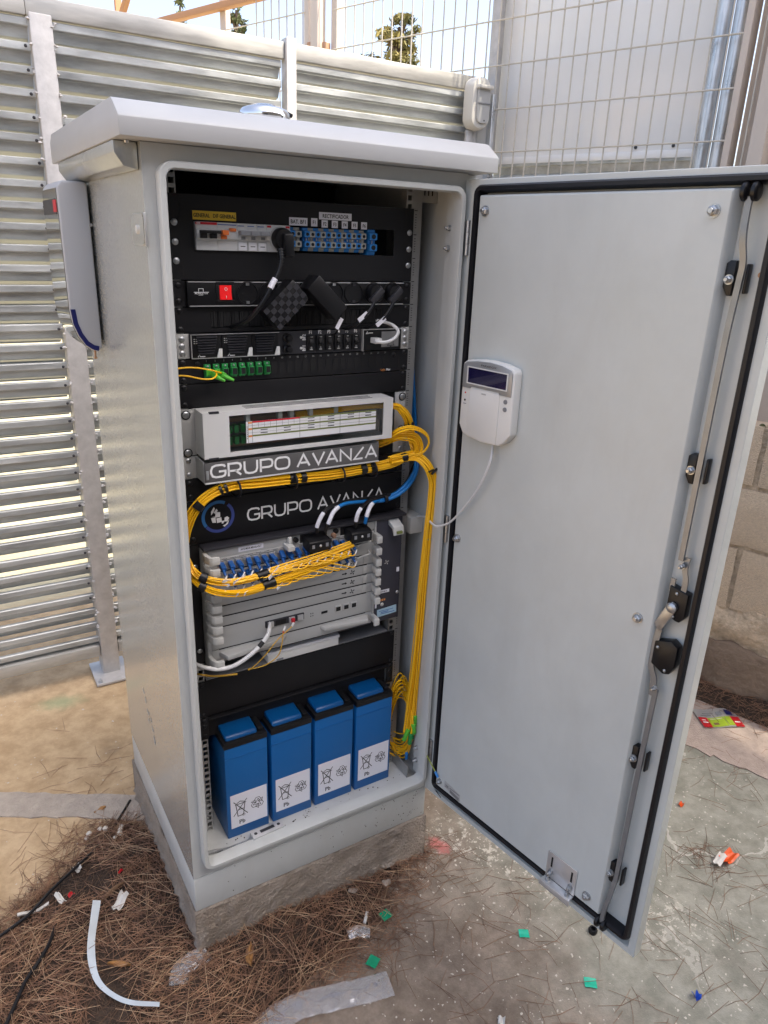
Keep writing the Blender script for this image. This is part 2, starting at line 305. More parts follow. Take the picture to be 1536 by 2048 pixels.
PATHS = {
'fdf_out':[(-0.028,-0.03,1.2066),(0.0345,-0.034,1.2091),(0.1006,-0.036,1.2121),(0.1931,-0.03,1.2066),(0.2165,-0.035,1.1941),(0.2314,-0.035,1.1735),(0.2384,-0.03,1.1522),(0.2492,-0.03,1.1213),(0.2456,-0.045,1.1033)],
'loop_small':[(0.1623,-0.02,1.1249),(0.1842,-0.03,1.1337),(0.1996,-0.05,1.1467),(0.2308,-0.06,1.1426),(0.2448,-0.06,1.1205),(0.239,-0.055,1.1033),(0.2122,-0.05,1.0974)],
'loop_big':[(0.1622,-0.02,1.1271),(0.1837,-0.04,1.1448),(0.195,-0.06,1.1601),(0.2192,-0.07,1.1644),(0.2502,-0.07,1.1495),(0.2604,-0.07,1.1311),(0.2523,-0.065,1.111),(0.2341,-0.055,1.1006),(0.2122,-0.05,1.0974)],
'run_down':[(0.1799,-0.05,1.0947),(0.2122,-0.05,1.0974),(0.2419,-0.055,1.0974),(0.2558,-0.07,1.0854),(0.2646,-0.08,1.0659),(0.2713,-0.082,1.0441),(0.2714,-0.082,1.0065),(0.2692,-0.08,0.9443),(0.2685,-0.075,0.8283),(0.2686,-0.07,0.6885),(0.267,-0.065,0.5625),(0.265,-0.06,0.4589),(0.2602,-0.06,0.3883)],
'run_left':[(0.2339,-0.055,1.1039),(0.2122,-0.05,1.0974),(0.1845,-0.045,1.0873),(0.1442,-0.045,1.0835),(0.0504,-0.045,1.0805),(-0.0141,-0.045,1.0827),(-0.1068,-0.045,1.085),(-0.1647,-0.045,1.0861),(-0.2038,-0.045,1.075),(-0.2322,-0.045,1.0547),(-0.2483,-0.04,1.024),(-0.2589,-0.035,0.9788),(-0.259,-0.04,0.9397),(-0.2477,-0.05,0.9228)],
'olt_up':[(-0.2584,-0.04,0.9499),(-0.2501,-0.05,0.9316),(-0.2341,-0.07,0.9201),(-0.1964,-0.075,0.9067),(-0.1462,-0.075,0.9021),(-0.081,-0.07,0.9078),(0.01,-0.065,0.915),(0.0914,-0.055,0.9238)],
'olt_low':[(-0.259,-0.04,0.9397),(-0.2519,-0.05,0.9164),(-0.2406,-0.07,0.9048),(-0.2087,-0.08,0.8894),(-0.1591,-0.08,0.8791),(-0.0966,-0.078,0.886),(-0.016,-0.072,0.894),(0.0831,-0.06,0.9055)],
'coil':[(0.2716,0.03,0.4921),(0.2685,0.0,0.4767),(0.263,-0.03,0.4451),(0.2655,-0.04,0.3911),(0.2658,-0.03,0.3386),(0.2716,0.0,0.3001),(0.2759,0.03,0.3096),(0.2822,0.05,0.373)],
'blue1':[(0.2734,0.03,1.3089),(0.2812,0.03,1.244),(0.2892,0.03,1.1767),(0.2907,0.02,1.1103),(0.2844,0.0,1.0639),(0.2635,-0.02,1.0372),(0.2282,-0.03,1.0126),(0.1838,-0.03,0.9995),(0.1214,-0.03,1.0056),(0.0774,-0.04,1.0101),(0.0489,-0.05,1.0024),(0.0339,-0.055,0.9813),(0.0286,-0.05,0.9617)],
'blue2':[(0.2715,0.035,1.3083),(0.2792,0.035,1.2432),(0.2872,0.035,1.1759),(0.29,0.025,1.1091),(0.2824,0.005,1.0628),(0.2612,-0.015,1.0407),(0.2259,-0.025,1.016),(0.1911,-0.028,1.0047),(0.1647,-0.03,1.0024),(0.1399,-0.045,0.9997),(0.1248,-0.055,0.9852),(0.1235,-0.05,0.9632)],
'black1':[(0.2889,0.02,1.052),(0.2532,-0.01,1.0298),(0.2151,-0.02,1.0091),(0.1738,-0.025,1.0075),(0.097,-0.03,1.0116),(0.0444,-0.045,1.0124),(0.0201,-0.055,1.0022),(0.0078,-0.055,0.9781),(0.0092,-0.05,0.9607)],
'black2':[(0.2865,0.02,1.0463),(0.2495,-0.01,1.0245),(0.2095,-0.025,1.008),(0.1708,-0.03,1.0084),(0.134,-0.04,1.0069),(0.1052,-0.055,0.9951),(0.0985,-0.055,0.976),(0.1006,-0.05,0.9558)],
'mains':[(-0.0678,-0.06,1.5064),(-0.0683,-0.065,1.4887),(-0.0755,-0.068,1.4683),(-0.0888,-0.07,1.4477),(-0.1013,-0.07,1.4261),(-0.1163,-0.06,1.4012),(-0.1294,-0.04,1.3824),(-0.1381,-0.01,1.3733),(-0.1423,0.01,1.3685)],
'white_rect':[(0.1356,-0.03,1.3421),(0.1394,-0.045,1.341),(0.1563,-0.055,1.3407),(0.1767,-0.055,1.3487),(0.1894,-0.045,1.3597),(0.1854,-0.03,1.3698),(0.1739,-0.01,1.3748),(0.1646,0.0,1.3759)],
'olt_white':[(-0.0978,-0.05,0.7687),(-0.1086,-0.065,0.7617),(-0.1252,-0.07,0.7477),(-0.1494,-0.07,0.7289),(-0.18,-0.065,0.7116),(-0.2098,-0.06,0.7083),(-0.2321,-0.05,0.7116),(-0.2442,-0.03,0.7098),(-0.2474,-0.01,0.7054)],
'thin1':[(-0.0415,-0.045,0.7635),(-0.0519,-0.05,0.7555),(-0.0815,-0.055,0.7397),(-0.1111,-0.055,0.7097),(-0.1341,-0.05,0.6871),(-0.1455,-0.045,0.6793)],
'thin2':[(-0.061,-0.045,0.7602),(-0.0679,-0.05,0.749),(-0.0738,-0.055,0.7232),(-0.0833,-0.055,0.6993),(-0.1097,-0.05,0.6823),(-0.1455,-0.045,0.6793)],
'thin3':[(-0.246,0.0,0.6754),(-0.2394,-0.02,0.6814),(-0.2115,-0.03,0.675),(-0.1662,-0.035,0.6689)],
'patch1':[(-0.2543,-0.04,1.3083),(-0.2318,-0.04,1.3089),(-0.2097,-0.045,1.3068),(-0.1875,-0.045,1.3012),(-0.1662,-0.03,1.2923)],
'patch2':[(-0.2551,-0.04,1.2964),(-0.2367,-0.045,1.2953),(-0.2137,-0.055,1.2905),(-0.1959,-0.055,1.2903),(-0.1851,-0.045,1.2949),(-0.1826,-0.03,1.2985)],
'keypad':[(0.2892,-0.07,0.9492),(0.2807,-0.09,0.9482),(0.266,-0.125,0.9585)],
'sock8':[(0.1293,-0.03,1.4275),(0.1097,-0.04,1.4117),(0.096,-0.04,1.3916),(0.0943,-0.02,1.3708)],
}
# ================================================================== ground
def ground_material():
    m = bpy.data.materials.new('concrete_ground'); m.use_nodes = True; N = m.node_tree.nodes; L = m.node_tree.links; b = N['Principled BSDF']
    geo = N.new('ShaderNodeNewGeometry'); pos = geo.outputs['Position']
    def noise(sc, det=6, ro=0.6, vec=None):
        n = N.new('ShaderNodeTexNoise'); n.inputs['Scale'].default_value = sc; n.inputs['Detail'].default_value = det; n.inputs['Roughness'].default_value = ro
        L.new(vec or pos, n.inputs['Vector']); return n.outputs['Fac']
    def mth(op, a, b_=None, c=None):
        n = N.new('ShaderNodeMath'); n.operation = op
        for i, q in enumerate((a, b_, c)):
            if q is None: continue
            if isinstance(q, (int, float)): n.inputs[i].default_value = q
            else: L.new(q, n.inputs[i])
        return n.outputs[0]
    def ss(x, lo, hi):
        n = N.new('ShaderNodeMapRange'); n.interpolation_type = 'SMOOTHSTEP'; n.inputs['From Min'].default_value = lo; n.inputs['From Max'].default_value = hi
        L.new(x, n.inputs[0]); return n.outputs[0]
    def mix(f, a, b_):
        n = N.new('ShaderNodeMixRGB')
        if isinstance(f, float): n.inputs[0].default_value = f
        else: L.new(f, n.inputs[0])
        for i, q in ((1, a), (2, b_)):
            if isinstance(q, tuple): n.inputs[i].default_value = (*q, 1)
            else: L.new(q, n.inputs[i])
        return n.outputs[0]
    sp = N.new('ShaderNodeSeparateXYZ'); L.new(pos, sp.inputs[0]); px, py = sp.outputs[0], sp.outputs[1]
    n1 = noise(2.2, 8); n2 = noise(14, 8, 0.7); n3 = noise(70, 6, 0.7); n4 = noise(5, 5)
    col = mix(ss(n2, 0.3, 0.7), (0.165, 0.128, 0.098), (0.285, 0.232, 0.185))
    col = mix(ss(n3, 0.35, 0.75), col, mix(0.45, col, (0.12, 0.095, 0.075)))
    # worn, paler crust and greenish stain on the right-hand side
    e1 = mth('ADD', mth('ADD', px, mth('MULTIPLY', py, -0.25)), mth('MULTIPLY', mth('SUBTRACT', n1, 0.5), 1.1))
    green = mix(ss(n2, 0.3, 0.72), (0.215, 0.218, 0.178), (0.370, 0.362, 0.305))
    col = mix(mth('MULTIPLY', ss(e1, 0.30, 0.75), 0.9), col, green)
    ochre = mix(ss(n2, 0.3, 0.7), (0.43, 0.295, 0.160), (0.62, 0.450, 0.265))  # ochre concrete on the left, brightened to carry the warm sunlight
    e2 = mth('ADD', mth('SUBTRACT', py, mth('MULTIPLY', px, 0.6)), mth('MULTIPLY', mth('SUBTRACT', n1, 0.5), 0.5))
    col = mix(mth('MULTIPLY', ss(e2, 0.30, 0.8), 0.85), col, ochre)
    # dark damp blotches
    col = mix(mth('MULTIPLY', ss(n4, 0.55, 0.75), 0.35), col, (0.12, 0.100, 0.080))
    # white grit: thin everywhere, dense along the worn paint line beneath the open door
    vo = N.new('ShaderNodeTexVoronoi'); vo.inputs['Scale'].default_value = 150; vo.inputs['Randomness'].default_value = 1.0; wp = N.new('ShaderNodeMixRGB'); wp.blend_type = 'ADD'; wp.inputs[0].default_value = 0.012; nw = N.new('ShaderNodeTexNoise'); nw.inputs['Scale'].default_value = 110; L.new(pos, nw.inputs['Vector']); L.new(pos, wp.inputs[1]); L.new(nw.outputs['Color'], wp.inputs[2]); L.new(wp.outputs[0], vo.inputs['Vector'])
    vs = N.new('ShaderNodeSeparateColor'); L.new(vo.outputs['Color'], vs.inputs[0])
    ld = mth('ABSOLUTE', mth('ADD', mth('ADD', mth('MULTIPLY', mth('SUBTRACT', px, 0.40), 0.84), mth('MULTIPLY', mth('ADD', py, 0.07), 0.54)), mth('MULTIPLY', mth('SUBTRACT', n4, 0.5), 0.16)))
    along = mth('ADD', mth('MULTIPLY', mth('SUBTRACT', px, 0.40), 0.54), mth('MULTIPLY', mth('ADD', py, 0.07), -0.84))
    band = mth('MULTIPLY', mth('SUBTRACT', 1.0, ss(ld, 0.005, 0.09)), mth('MULTIPLY', ss(along, -0.15, 0.0), mth('SUBTRACT', 1.0, ss(along, 0.55, 0.75))))
    thin = mth('MULTIPLY', ss(mth('SUBTRACT', px, mth('MULTIPLY', py, 0.4)), 0.05, 0.5), 0.17)
    dens = mth('ADD', mth('ADD', thin, 0.03), mth('MULTIPLY', band, 0.65))
    isg = mth('MULTIPLY', mth('LESS_THAN', vs.outputs[0], dens), mth('LESS_THAN', vo.outputs['Distance'], mth('ADD', 0.08, mth('MULTIPLY', mth('POWER', vs.outputs[1], 2.5), 0.42))))
    col = mix(mth('MULTIPLY', isg, 0.85), col, (0.56, 0.52, 0.45))
    pat = mth('MULTIPLY', band, ss(noise(38, 5, 0.7), 0.53, 0.60)); col = mix(mth('MULTIPLY', pat, 0.85), col, (0.60, 0.56, 0.48))
    # pink spray mark by the base, green spray marks by the fence
    pd = mth('ADD', mth('SQRT', mth('ADD', mth('POWER', mth('SUBTRACT', px, 0.362), 2), mth('MULTIPLY', mth('POWER', mth('ADD', py, 0.088), 2), 0.8))), mth('MULTIPLY', mth('SUBTRACT', n2, 0.5), 0.10))
    col = mix(mth('MULTIPLY', mth('SUBTRACT', 1.0, ss(pd, 0.012, 0.034)), 0.75), col, (0.55, 0.16, 0.15))
    gd = mth('ADD', mth('SQRT', mth('ADD', mth('POWER', mth('ADD', px, 0.42), 2), mth('MULTIPLY', mth('POWER', mth('SUBTRACT', py, 1.06), 2), 2.5))), mth('MULTIPLY', mth('SUBTRACT', n2, 0.5), 0.16))
    col = mix(mth('MULTIPLY', mth('SUBTRACT', 1.0, ss(gd, 0.01, 0.10)), 0.45), col, (0.20, 0.36, 0.20))
    # thin chalky scratches on the right
    wv = N.new('ShaderNodeTexNoise'); wv.inputs['Scale'].default_value = 1.6; wv.inputs['Detail'].default_value = 9; L.new(pos, wv.inputs['Vector'])
    sc = mth('MULTIPLY', mth('LESS_THAN', mth('ABSOLUTE', mth('SUBTRACT', wv.outputs['Fac'], 0.52)), 0.004), ss(px, 0.5, 0.8))
    col = mix(mth('MULTIPLY', sc, 0.6), col, (0.55, 0.52, 0.46))
    # dry sunny earth beyond the fence
    far = mix(ss(noise(1.3, 5), 0.35, 0.65), (0.41, 0.36, 0.23), (0.51, 0.46, 0.31))
    col = mix(ss(py, 1.75, 2.0), col, far)
    L.new(col, b.inputs['Base Color']); b.inputs['Roughness'].default_value = 0.9; b.inputs['Specular IOR Level'].default_value = 0.25
    hb = mth('ADD', mth('MULTIPLY', n3, 0.5), mth('ADD', mth('MULTIPLY', noise(260, 3), 0.35), mth('MULTIPLY', isg, 0.4)))
    bp = N.new('ShaderNodeBump'); bp.inputs['Strength'].default_value = 0.55; bp.inputs['Distance'].default_value = 0.004
    L.new(hb, bp.inputs['Height']); L.new(bp.outputs[0], b.inputs['Normal'])
    MATS['ground'] = m
ground_material()
mat('pale_concrete', (0.40, 0.34, 0.28), 0.9, var=0.16, vscale=26, bump=0.5, bscale=160, detail=9)
mat('pink_concrete', (0.42, 0.34, 0.29), 0.9, var=0.12, vscale=40, bump=0.5, bscale=190, detail=9)
mat('base_concrete', (0.24, 0.195, 0.155), 0.92, col2=(0.37, 0.315, 0.26), vscale=13, bump=0.7, bscale=170, detail=12)
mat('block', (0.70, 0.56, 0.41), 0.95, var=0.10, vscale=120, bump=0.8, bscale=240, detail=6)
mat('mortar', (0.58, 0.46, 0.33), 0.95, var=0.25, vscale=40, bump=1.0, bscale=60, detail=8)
mat('footing', (0.18, 0.13, 0.095), 0.95, col2=(0.30, 0.225, 0.165), vscale=9, bump=0.8, bscale=50, detail=9)
mat('soil', (0.022, 0.014, 0.010), 0.95, col2=(0.07, 0.045, 0.03), vscale=60, bump=1.0, bscale=140, detail=8)

G = 60.0
gm = MB()
xs = np.concatenate([[-G, -20, -6], np.linspace(-2, 4, 25), [8, 20, G]]); ys = np.concatenate([[-G, -20, -6], np.linspace(-2, 4, 25), [8, 20, G]])
V = [(x, y, 0.0) for y in ys for x in xs]; nx = len(xs)
gm.add(V, [(j*nx+i, j*nx+i+1, (j+1)*nx+i+1, (j+1)*nx+i) for j in range(len(ys)-1) for i in range(nx-1)])
ob('ground', gm, 'ground', kind='structure')
# flush pale concrete band that runs to the cabinet base on the left, and the paved strip along the block wall
def strip(name, pts, m, z=0.004, jit=0.006):
    A = np.array(pts, float); out = []
    for i in range(len(A)):
        a, b_ = A[i], A[(i+1) % len(A)]; k = max(2, int(np.linalg.norm(b_-a)/0.03))
        for j in range(k): out.append(a+(b_-a)*j/k+RNG.normal(0, jit, 2)*(0.6 if j else 0.2))
    mb = MB(); mb.prism([(p[0], p[1], 0.0005) for p in out], (0, 0, z)); return ob(name, mb, m, kind='structure')
strip('concrete_band', [(-2.4, 1.71), (-2.42, 1.62), (-0.645, 0.583), (-0.36, 0.41), (-0.29, 0.37), (-0.29, 0.48), (-0.637, 0.684)], 'pale_concrete')
SD = np.array([math.sin(math.radians(19)), -math.cos(math.radians(19)), 0]); SN = np.array([-math.cos(math.radians(19)), -math.sin(math.radians(19)), 0]); SC0 = np.array([1.331, 1.19, 0])
def S(V):                                            # side-fence frame: (along t, towards the yard, height)
    V = np.asarray(V, float); return SC0+np.outer(V[:, 0], SD)+np.outer(V[:, 1], SN)+np.outer(V[:, 2], Z)
def Sp(t, o, z=0.0): return tuple(S([(t, o, z)])[0])
strip('paved_strip', [Sp(-0.2, 0.0)[:2], Sp(-0.2, 0.45)[:2], Sp(1.1, 0.445)[:2], Sp(1.6, 0.435)[:2], Sp(3.4, 0.45)[:2], Sp(3.4, 0.0)[:2]], 'pink_concrete', jit=0.012)

# ================================================================== block wall on the right
wall = thing('block_wall', 'sandy concrete block wall with crumbly mortar at the right edge', 'wall', Sp(1.4, 0.30))
OFFW = 0.03
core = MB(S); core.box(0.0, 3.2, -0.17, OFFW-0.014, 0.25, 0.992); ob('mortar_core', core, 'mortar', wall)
def rough_box(t0, t1, o0, o1, z0, z1, amp, nt, nz, seed):
    rg = np.random.default_rng(seed); mb = MB(S)
    tt = np.linspace(t0, t1, nt); zz = np.linspace(z0, z1, nz); D = rg.normal(0, amp, (nz, nt))
    D = (D+np.roll(D, 1, 0)+np.roll(D, 1, 1)+np.roll(D, -1, 0)+np.roll(D, -1, 1))/3
    E = rg.normal(0, amp*0.6, (2, nt)); V = []
    for j in range(nz):
        for i in range(nt):
            dz = E[0, i] if j == 0 else (E[1, i] if j == nz-1 else 0)
            edge = -0.006 if (j in (0, nz-1) or i in (0, nt-1)) else 0
            V.append((tt[i]+(rg.normal(0, amp*0.5) if i in (0, nt-1) else 0), o1+D[j, i]+edge, zz[j]+dz))
    n0 = len(V); V += [(t, o0, z) for z in (z0, z1) for t in tt]
    F = [(j*nt+i, j*nt+i+1, (j+1)*nt+i+1, (j+1)*nt+i) for j in range(nz-1) for i in range(nt-1)]
    F += [(i+1, i, n0+i, n0+i+1) for i in range(nt-1)]
    F += [((nz-1)*nt+i, (nz-1)*nt+i+1, n0+nt+i+1, n0+nt+i) for i in range(nt-1)]
    mb.add(V, F); return mb
k = 0
for row, (z0, z1) in enumerate(((0.335, 0.560), (0.576, 0.778), (0.794, 1.000))):
    t = 0.02-(0.205 if row % 2 else 0.0)-0.02
    while t < 3.1:
        a, b_ = max(t, 0.0), t+0.388
        if b_-a > 0.05:
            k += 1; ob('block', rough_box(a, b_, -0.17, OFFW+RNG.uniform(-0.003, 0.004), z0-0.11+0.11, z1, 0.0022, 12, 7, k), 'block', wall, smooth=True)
        t += 0.404
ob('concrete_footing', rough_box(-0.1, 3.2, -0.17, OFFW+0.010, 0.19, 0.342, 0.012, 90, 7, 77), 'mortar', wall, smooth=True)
ob('footing_base', rough_box(-0.1, 3.2, -0.17, OFFW+0.028, -0.05, 0.205, 0.012, 70, 6, 78), 'footing', wall, smooth=True)
mat('moss', (0.03, 0.03, 0.012), 0.95, col2=(0.10, 0.11, 0.04), vscale=90)
ms = MB(S)
for i in range(60):
    t = RNG.uniform(0.3, 2.2); o = OFFW-RNG.uniform(0.0, 0.03); r = RNG.uniform(0.006, 0.018)
    ms.lathe((t, o, 0.997), (0, 0, 1), [(r, 0), (r*0.9, r*0.4), (r*0.4, r*0.8)], 7)
ob('moss', ms, 'moss', wall, smooth=True, kind='stuff')

# ================================================================== louvre slat profile shared by both fences
PROF = [(0.014, 0.0025), (0.003, 0.0025), (0.0, 0.0), (0.0, -0.016), (0.002, -0.0185), (0.012, -0.0195), (0.0145, -0.022), (0.024, -0.044), (0.029, -0.0460), (0.074, -0.0585), (0.077, -0.0635)]
def slat_mb(x0, x1, y, z, tf=None, th=0.0022):
    P = np.array(PROF); T = np.gradient(P, axis=0); T /= np.linalg.norm(T, axis=1)[:, None]; Nn = np.stack([T[:, 1], -T[:, 0]], 1)
    Q = np.vstack([P, (P-Nn*th)[::-1]]); mb = MB(tf)
    mb.prism([(x0, y+q[0], z+q[1]) for q in Q], (x1-x0, 0, 0)); return mb
FY = 1.165
fence = thing('slatted_fence', 'galvanised steel louvre fence standing behind the cabinet', 'fence', (0.3, FY, 0))
def post(x0, x1, z1, y0=FY-0.012, y1=FY+0.07, m='galv_post', z0=0.0):
    return ob('post', MB().box(x0, x1, y0, y1, z0, z1), m, fence, bevel=0.004)
POSTS = [(-1.02, -0.962), (-0.257, -0.199), (0.487, 0.522), (1.235, 1.262)]
post(*POSTS[0], 2.06); post(*POSTS[1], 2.066); post(*POSTS[2], 2.118, FY-0.016, FY+0.03); post(*POSTS[3], 2.02)
ob('base_plate', MB().box(-0.292, -0.172, FY-0.075, FY+0.085, 0.004, 0.014), 'galv_post', fence, bevel=0.002)
for bx, by in ((-0.278, FY-0.06), (-0.186, FY-0.06)): nut(fence, (bx, by, 0.014), (0, 0, 1), 0.008)
ob('top_rail', MB().box(-2.2, -0.262, FY-0.002, FY+0.05, 2.058, 2.106), 'galv_lip', fence, bevel=0.003)
ob('top_rail', MB().box(-0.2615, 0.485, FY-0.003, FY+0.05, 2.058, 2.106), 'galv_lip', fence, bevel=0.003)
ob('top_rail', MB().box(0.524, 1.285, FY-0.002, FY+0.05, 2.060, 2.107), 'galv_lip', fence, bevel=0.003)
ob('bottom_rail', MB().box(-2.2, -0.259, FY-0.004, FY+0.036, 0.085, 0.128), 'galv_lip', fence, bevel=0.003)
ob('bottom_rail', MB().box(-0.197, 1.25, FY-0.004, FY+0.036, 0.085, 0.128), 'galv_lip', fence, bevel=0.003)
PITCH = 0.0573
s_proto = {}
z = 2.052; i = 0
while z > 0.16:
    for key, (x0, x1) in (('a', (-2.2, -0.2585)), ('b', (-0.1975, 0.476)), ('c', (0.5235, 1.233))):
        if key == 'b' and z < 0.2: pass
        dy = RNG.normal(0, 0.0012); dz = RNG.normal(0, 0.0012)
        if key not in s_proto:
            s_proto[key] = ob('slat', slat_mb(x0, x1, FY+0.004, z), 'galv', fence)
        else:
            b0 = s_proto[key]; l0 = WL[b0.name]; o = share(b0, (l0[0], l0[1]+dy, l0[2]-(2.052-z)+dz), fence, 'slat')
            o.rotation_euler = (RNG.normal(0, 0.012), RNG.normal(0, 0.0010), 0)
    z -= PITCH; i += 1
# weld beads where the slats meet the near post
wm = MB()
z = 2.046
while z > 0.2:
    for x in (-0.259, -0.197):
        for q in range(3):
            r = RNG.uniform(0.003, 0.0062); c = (x+RNG.normal(0, 0.003), FY-0.008+RNG.normal(0, 0.003), z+RNG.normal(0, 0.006))
            wm.lathe((c[0], c[1], c[2]-r*0.5), (0, -0.3, 1), [(r*0.5, 0), (r, r*0.5), (r*0.5, r)], 6)
    z -= PITCH
ob('weld_beads', wm, 'galv_post', fence, smooth=True, kind='stuff')
clip0 = None
z = 1.985
while z > 0.3:
    loc = (-0.272, FY-0.004, z)
    if clip0 is None:
        mb = MB(); mb.lathe(np.array(loc), (0, -1, 0), [(0.004, 0), (0.0045, 0.003), (0.002, 0.006)], 8); clip0 = ob('rivet', mb, 'dark_grey', fence, smooth=True); clip0z = z
    else: share(clip0, (WL[clip0.name][0], WL[clip0.name][1], WL[clip0.name][2]-(clip0z-z)), fence, 'rivet')
    z -= PITCH
# flat cover strips at the corner where the two fences meet
ob('corner_plate', MB().box(1.264, 1.312, FY-0.006, FY-0.001, 1.0, 2.045), 'light_grey', fence)
ob('corner_angle', MB().box(1.313, 1.330, FY-0.03, FY-0.002, 1.0, 2.055), 'galv_tube', fence, bevel=0.002)

# ================================================================== welded mesh fence along the right side
mesh = thing('mesh_fence', 'cream welded wire mesh fence rising above the block wall', 'fence', Sp(0.4, 0.0, 1.0))
vw = None
for i in range(-26, 20):
    t = 0.038+0.0512*i
    if -1.0 < t < -0.80 and i % 1 == 0 and -0.98 < t < -0.82: continue
    zt = 3.15 if t > -0.83 else 2.62; zb_ = 1.06
    p = np.array(Sp(t, 0.012, (zt+zb_)/2))
    key = 'a' if t > -0.83 else 'b'
    if vw is None: vw = {}
    if key not in vw: vw[key] = ob('vertical_wire', MB().cyl(Sp(t, 0.012, zb_), Sp(t, 0.012, zt), 0.0029, 6), 'wire_paint', mesh, smooth=True)
    else: share(vw[key], p, mesh, 'vertical_wire')
hw = None
for j in range(-4, 10):
    zz = 1.860+0.1445*j
    if zz > 3.1: continue
    if hw is None:
        hw = ob('horizontal_wire', MB().cyl(Sp(-0.80, 0.016, zz), Sp(0.905, 0.016, zz), 0.0027, 6), 'wire_paint', mesh, smooth=True); hz0 = zz
    else: l = WL[hw.name]; share(hw, (l[0], l[1], l[2]+zz-hz0), mesh, 'horizontal_wire')
hw2 = None
for j in range(-3, 6):
    zz = 1.875+0.1445*j
    if zz > 2.56: continue
    if hw2 is None: hw2 = ob('horizontal_wire', MB().cyl(Sp(-2.4, 0.016, zz), Sp(-0.97, 0.016, zz), 0.0027, 6), 'wire_paint', mesh, smooth=True); h20 = zz
    else: l = WL[hw2.name]; share(hw2, (l[0], l[1], l[2]+zz-h20), mesh, 'horizontal_wire')
# posts of the mesh fence, beyond the slatted fence
for t, w_, o, zt in ((-0.965, 0.030, -0.012, 3.1), (-0.885, 0.045, 0.02, 3.1), (-0.815, 0.032, -0.03, 3.1)):
    ob('fence_post', MB(S).box(t-w_/2, t+w_/2, o-0.025, o+0.025, 0.0, zt), 'beige', mesh, bevel=0.003)
ob('post_bracket', MB(S).box(-0.945, -0.915, -0.005, 0.03, 2.29, 2.335), 'rust_beige', mesh, bevel=0.003)
ob('post_bracket', MB(S).box(-0.852, -0.832, -0.005, 0.03, 2.27, 2.325), 'rust_beige', mesh, bevel=0.003)
ob('top_rail', MB(S).box(-2.6, -0.985, -0.02, 0.02, 2.545, 2.575), 'brown_paint', mesh, bevel=0.003)
# corner post by the sheet
ob('corner_post', MB(S).box(-0.012, 0.022, -0.045, -0.006, 1.0, 3.1), 'galv_post', mesh, bevel=0.003)
# white sheet panel fixed behind the mesh
panel = thing('sheet_panel', 'large smooth white sheet panel fixed behind the cream wire mesh', 'panel', Sp(0.42, -0.06, 1.83))
ob('sheet', MB(S).box(-0.004, 0.80, -0.066, -0.060, 1.835, 3.15), 'sheet', panel, bevel=0.001)
ob('bottom_flange', MB(S).box(0.0, 0.795, -0.0595, -0.055, 1.826, 1.850), 'sheet', panel, bevel=0.001)
for t in (0.585, 0.715): ob('rivet', MB(S).lathe((t, -0.055, 1.862), (0, 1, 0), [(0.006, 0), (0.005, 0.003)], 10), 'dark_grey', panel)
# horizontal galvanised slats under the sheet, on the wall
lows = thing('low_slat_panel', 'galvanised slats between block wall and white sheet, behind the mesh', 'fence', Sp(0.7, -0.05, 1.04))
sp = None
for j in range(17):
    zz = 1.832-0.046*j; mb = MB(S)
    mb.prism([(0.0, -0.069, zz), (0.0, -0.066, zz-0.014), (0.0, -0.074, zz-0.018), (0.0, -0.085, zz-0.050), (0.0, -0.089, zz-0.048), (0.0, -0.079, zz-0.012), (0.0, -0.074, zz+0.002)], (0.80 if j < 3 else 1.3, 0, 0))
    ob('slat', mb, 'galv', lows)
# round galvanised tubes and the two beige columns at the far right
for nm, t, r, o, lb in (('steel_tube', 0.815, 0.024, -0.045, 'left galvanised round tube at the right end of the white sheet'), ('steel_tube', 0.866, 0.022, -0.045, 'right galvanised round tube beside the beige column')):
    q = ob(nm, MB(S).cyl((t, o, 1.0), (t, o, 3.2), r, 20), 'galv_tube', smooth=True, label=lb, cat='tube', group='galvanised tubes')
def column(t, o, w_, d, lb):
    mb = MB(S); mb.box(t, t+w_, o-d, o, 1.0, 3.2)
    return ob('steel_column', mb, 'beige', bevel=0.004, label=lb, cat='column', group='beige columns')
column(0.900, 0.02, 0.022, 0.07, 'narrow beige steel column next to the galvanised tubes')
column(0.978, 0.03, 0.045, 0.08, 'wide beige steel column at the top right corner')
ob('cladding_sheet', MB(S).box(0.9225, 1.5, -0.062, -0.056, 1.0, 3.2), 'beige', bevel=0.001, label='shaded beige cladding sheet between the two steel columns', cat='cladding')

# ================================================================== far things above the fence
mat('conifer', (0.045, 0.060, 0.022), 0.8, col2=(0.30, 0.24, 0.07), vscale=2.4)
mat('conifer_far', (0.05, 0.075, 0.035), 0.8, col2=(0.15, 0.15, 0.06), vscale=2.2)
mat('bark', (0.11, 0.075, 0.05), 0.9, var=0.3, vscale=12, bump=0.6, bscale=30)
def leaf_cloud(centers, radii, n, size, seed, flat=0.6):
    rg = np.random.default_rng(seed); centers = np.asarray(centers, float); radii = np.asarray(radii, float)
    w = radii**2; idx = rg.choice(len(centers), n, p=w/w.sum()); d = rg.normal(size=(n, 3)); d /= np.linalg.norm(d, axis=1)[:, None]
    r = radii[idx]*rg.uniform(0.05, 1, n)**0.5; P = centers[idx]+d*r[:, None]*np.array([1, 1, flat])
    a = rg.normal(size=(n, 3)); a[:, 2] += 0.5; a /= np.linalg.norm(a, axis=1)[:, None]; b_ = np.cross(a, rg.normal(size=(n, 3))); b_ /= np.linalg.norm(b_, axis=1)[:, None]
    s = size*rg.uniform(0.5, 1.5, n)[:, None]; V = np.stack([P-a*s, P+b_*s*0.35, P+a*s, P-b_*s*0.35], 1).reshape(-1, 3)
    mb = MB(); mb.v.append(V); mb.n = len(V); mb.f = np.arange(4*n).reshape(-1, 4).tolist(); return mb
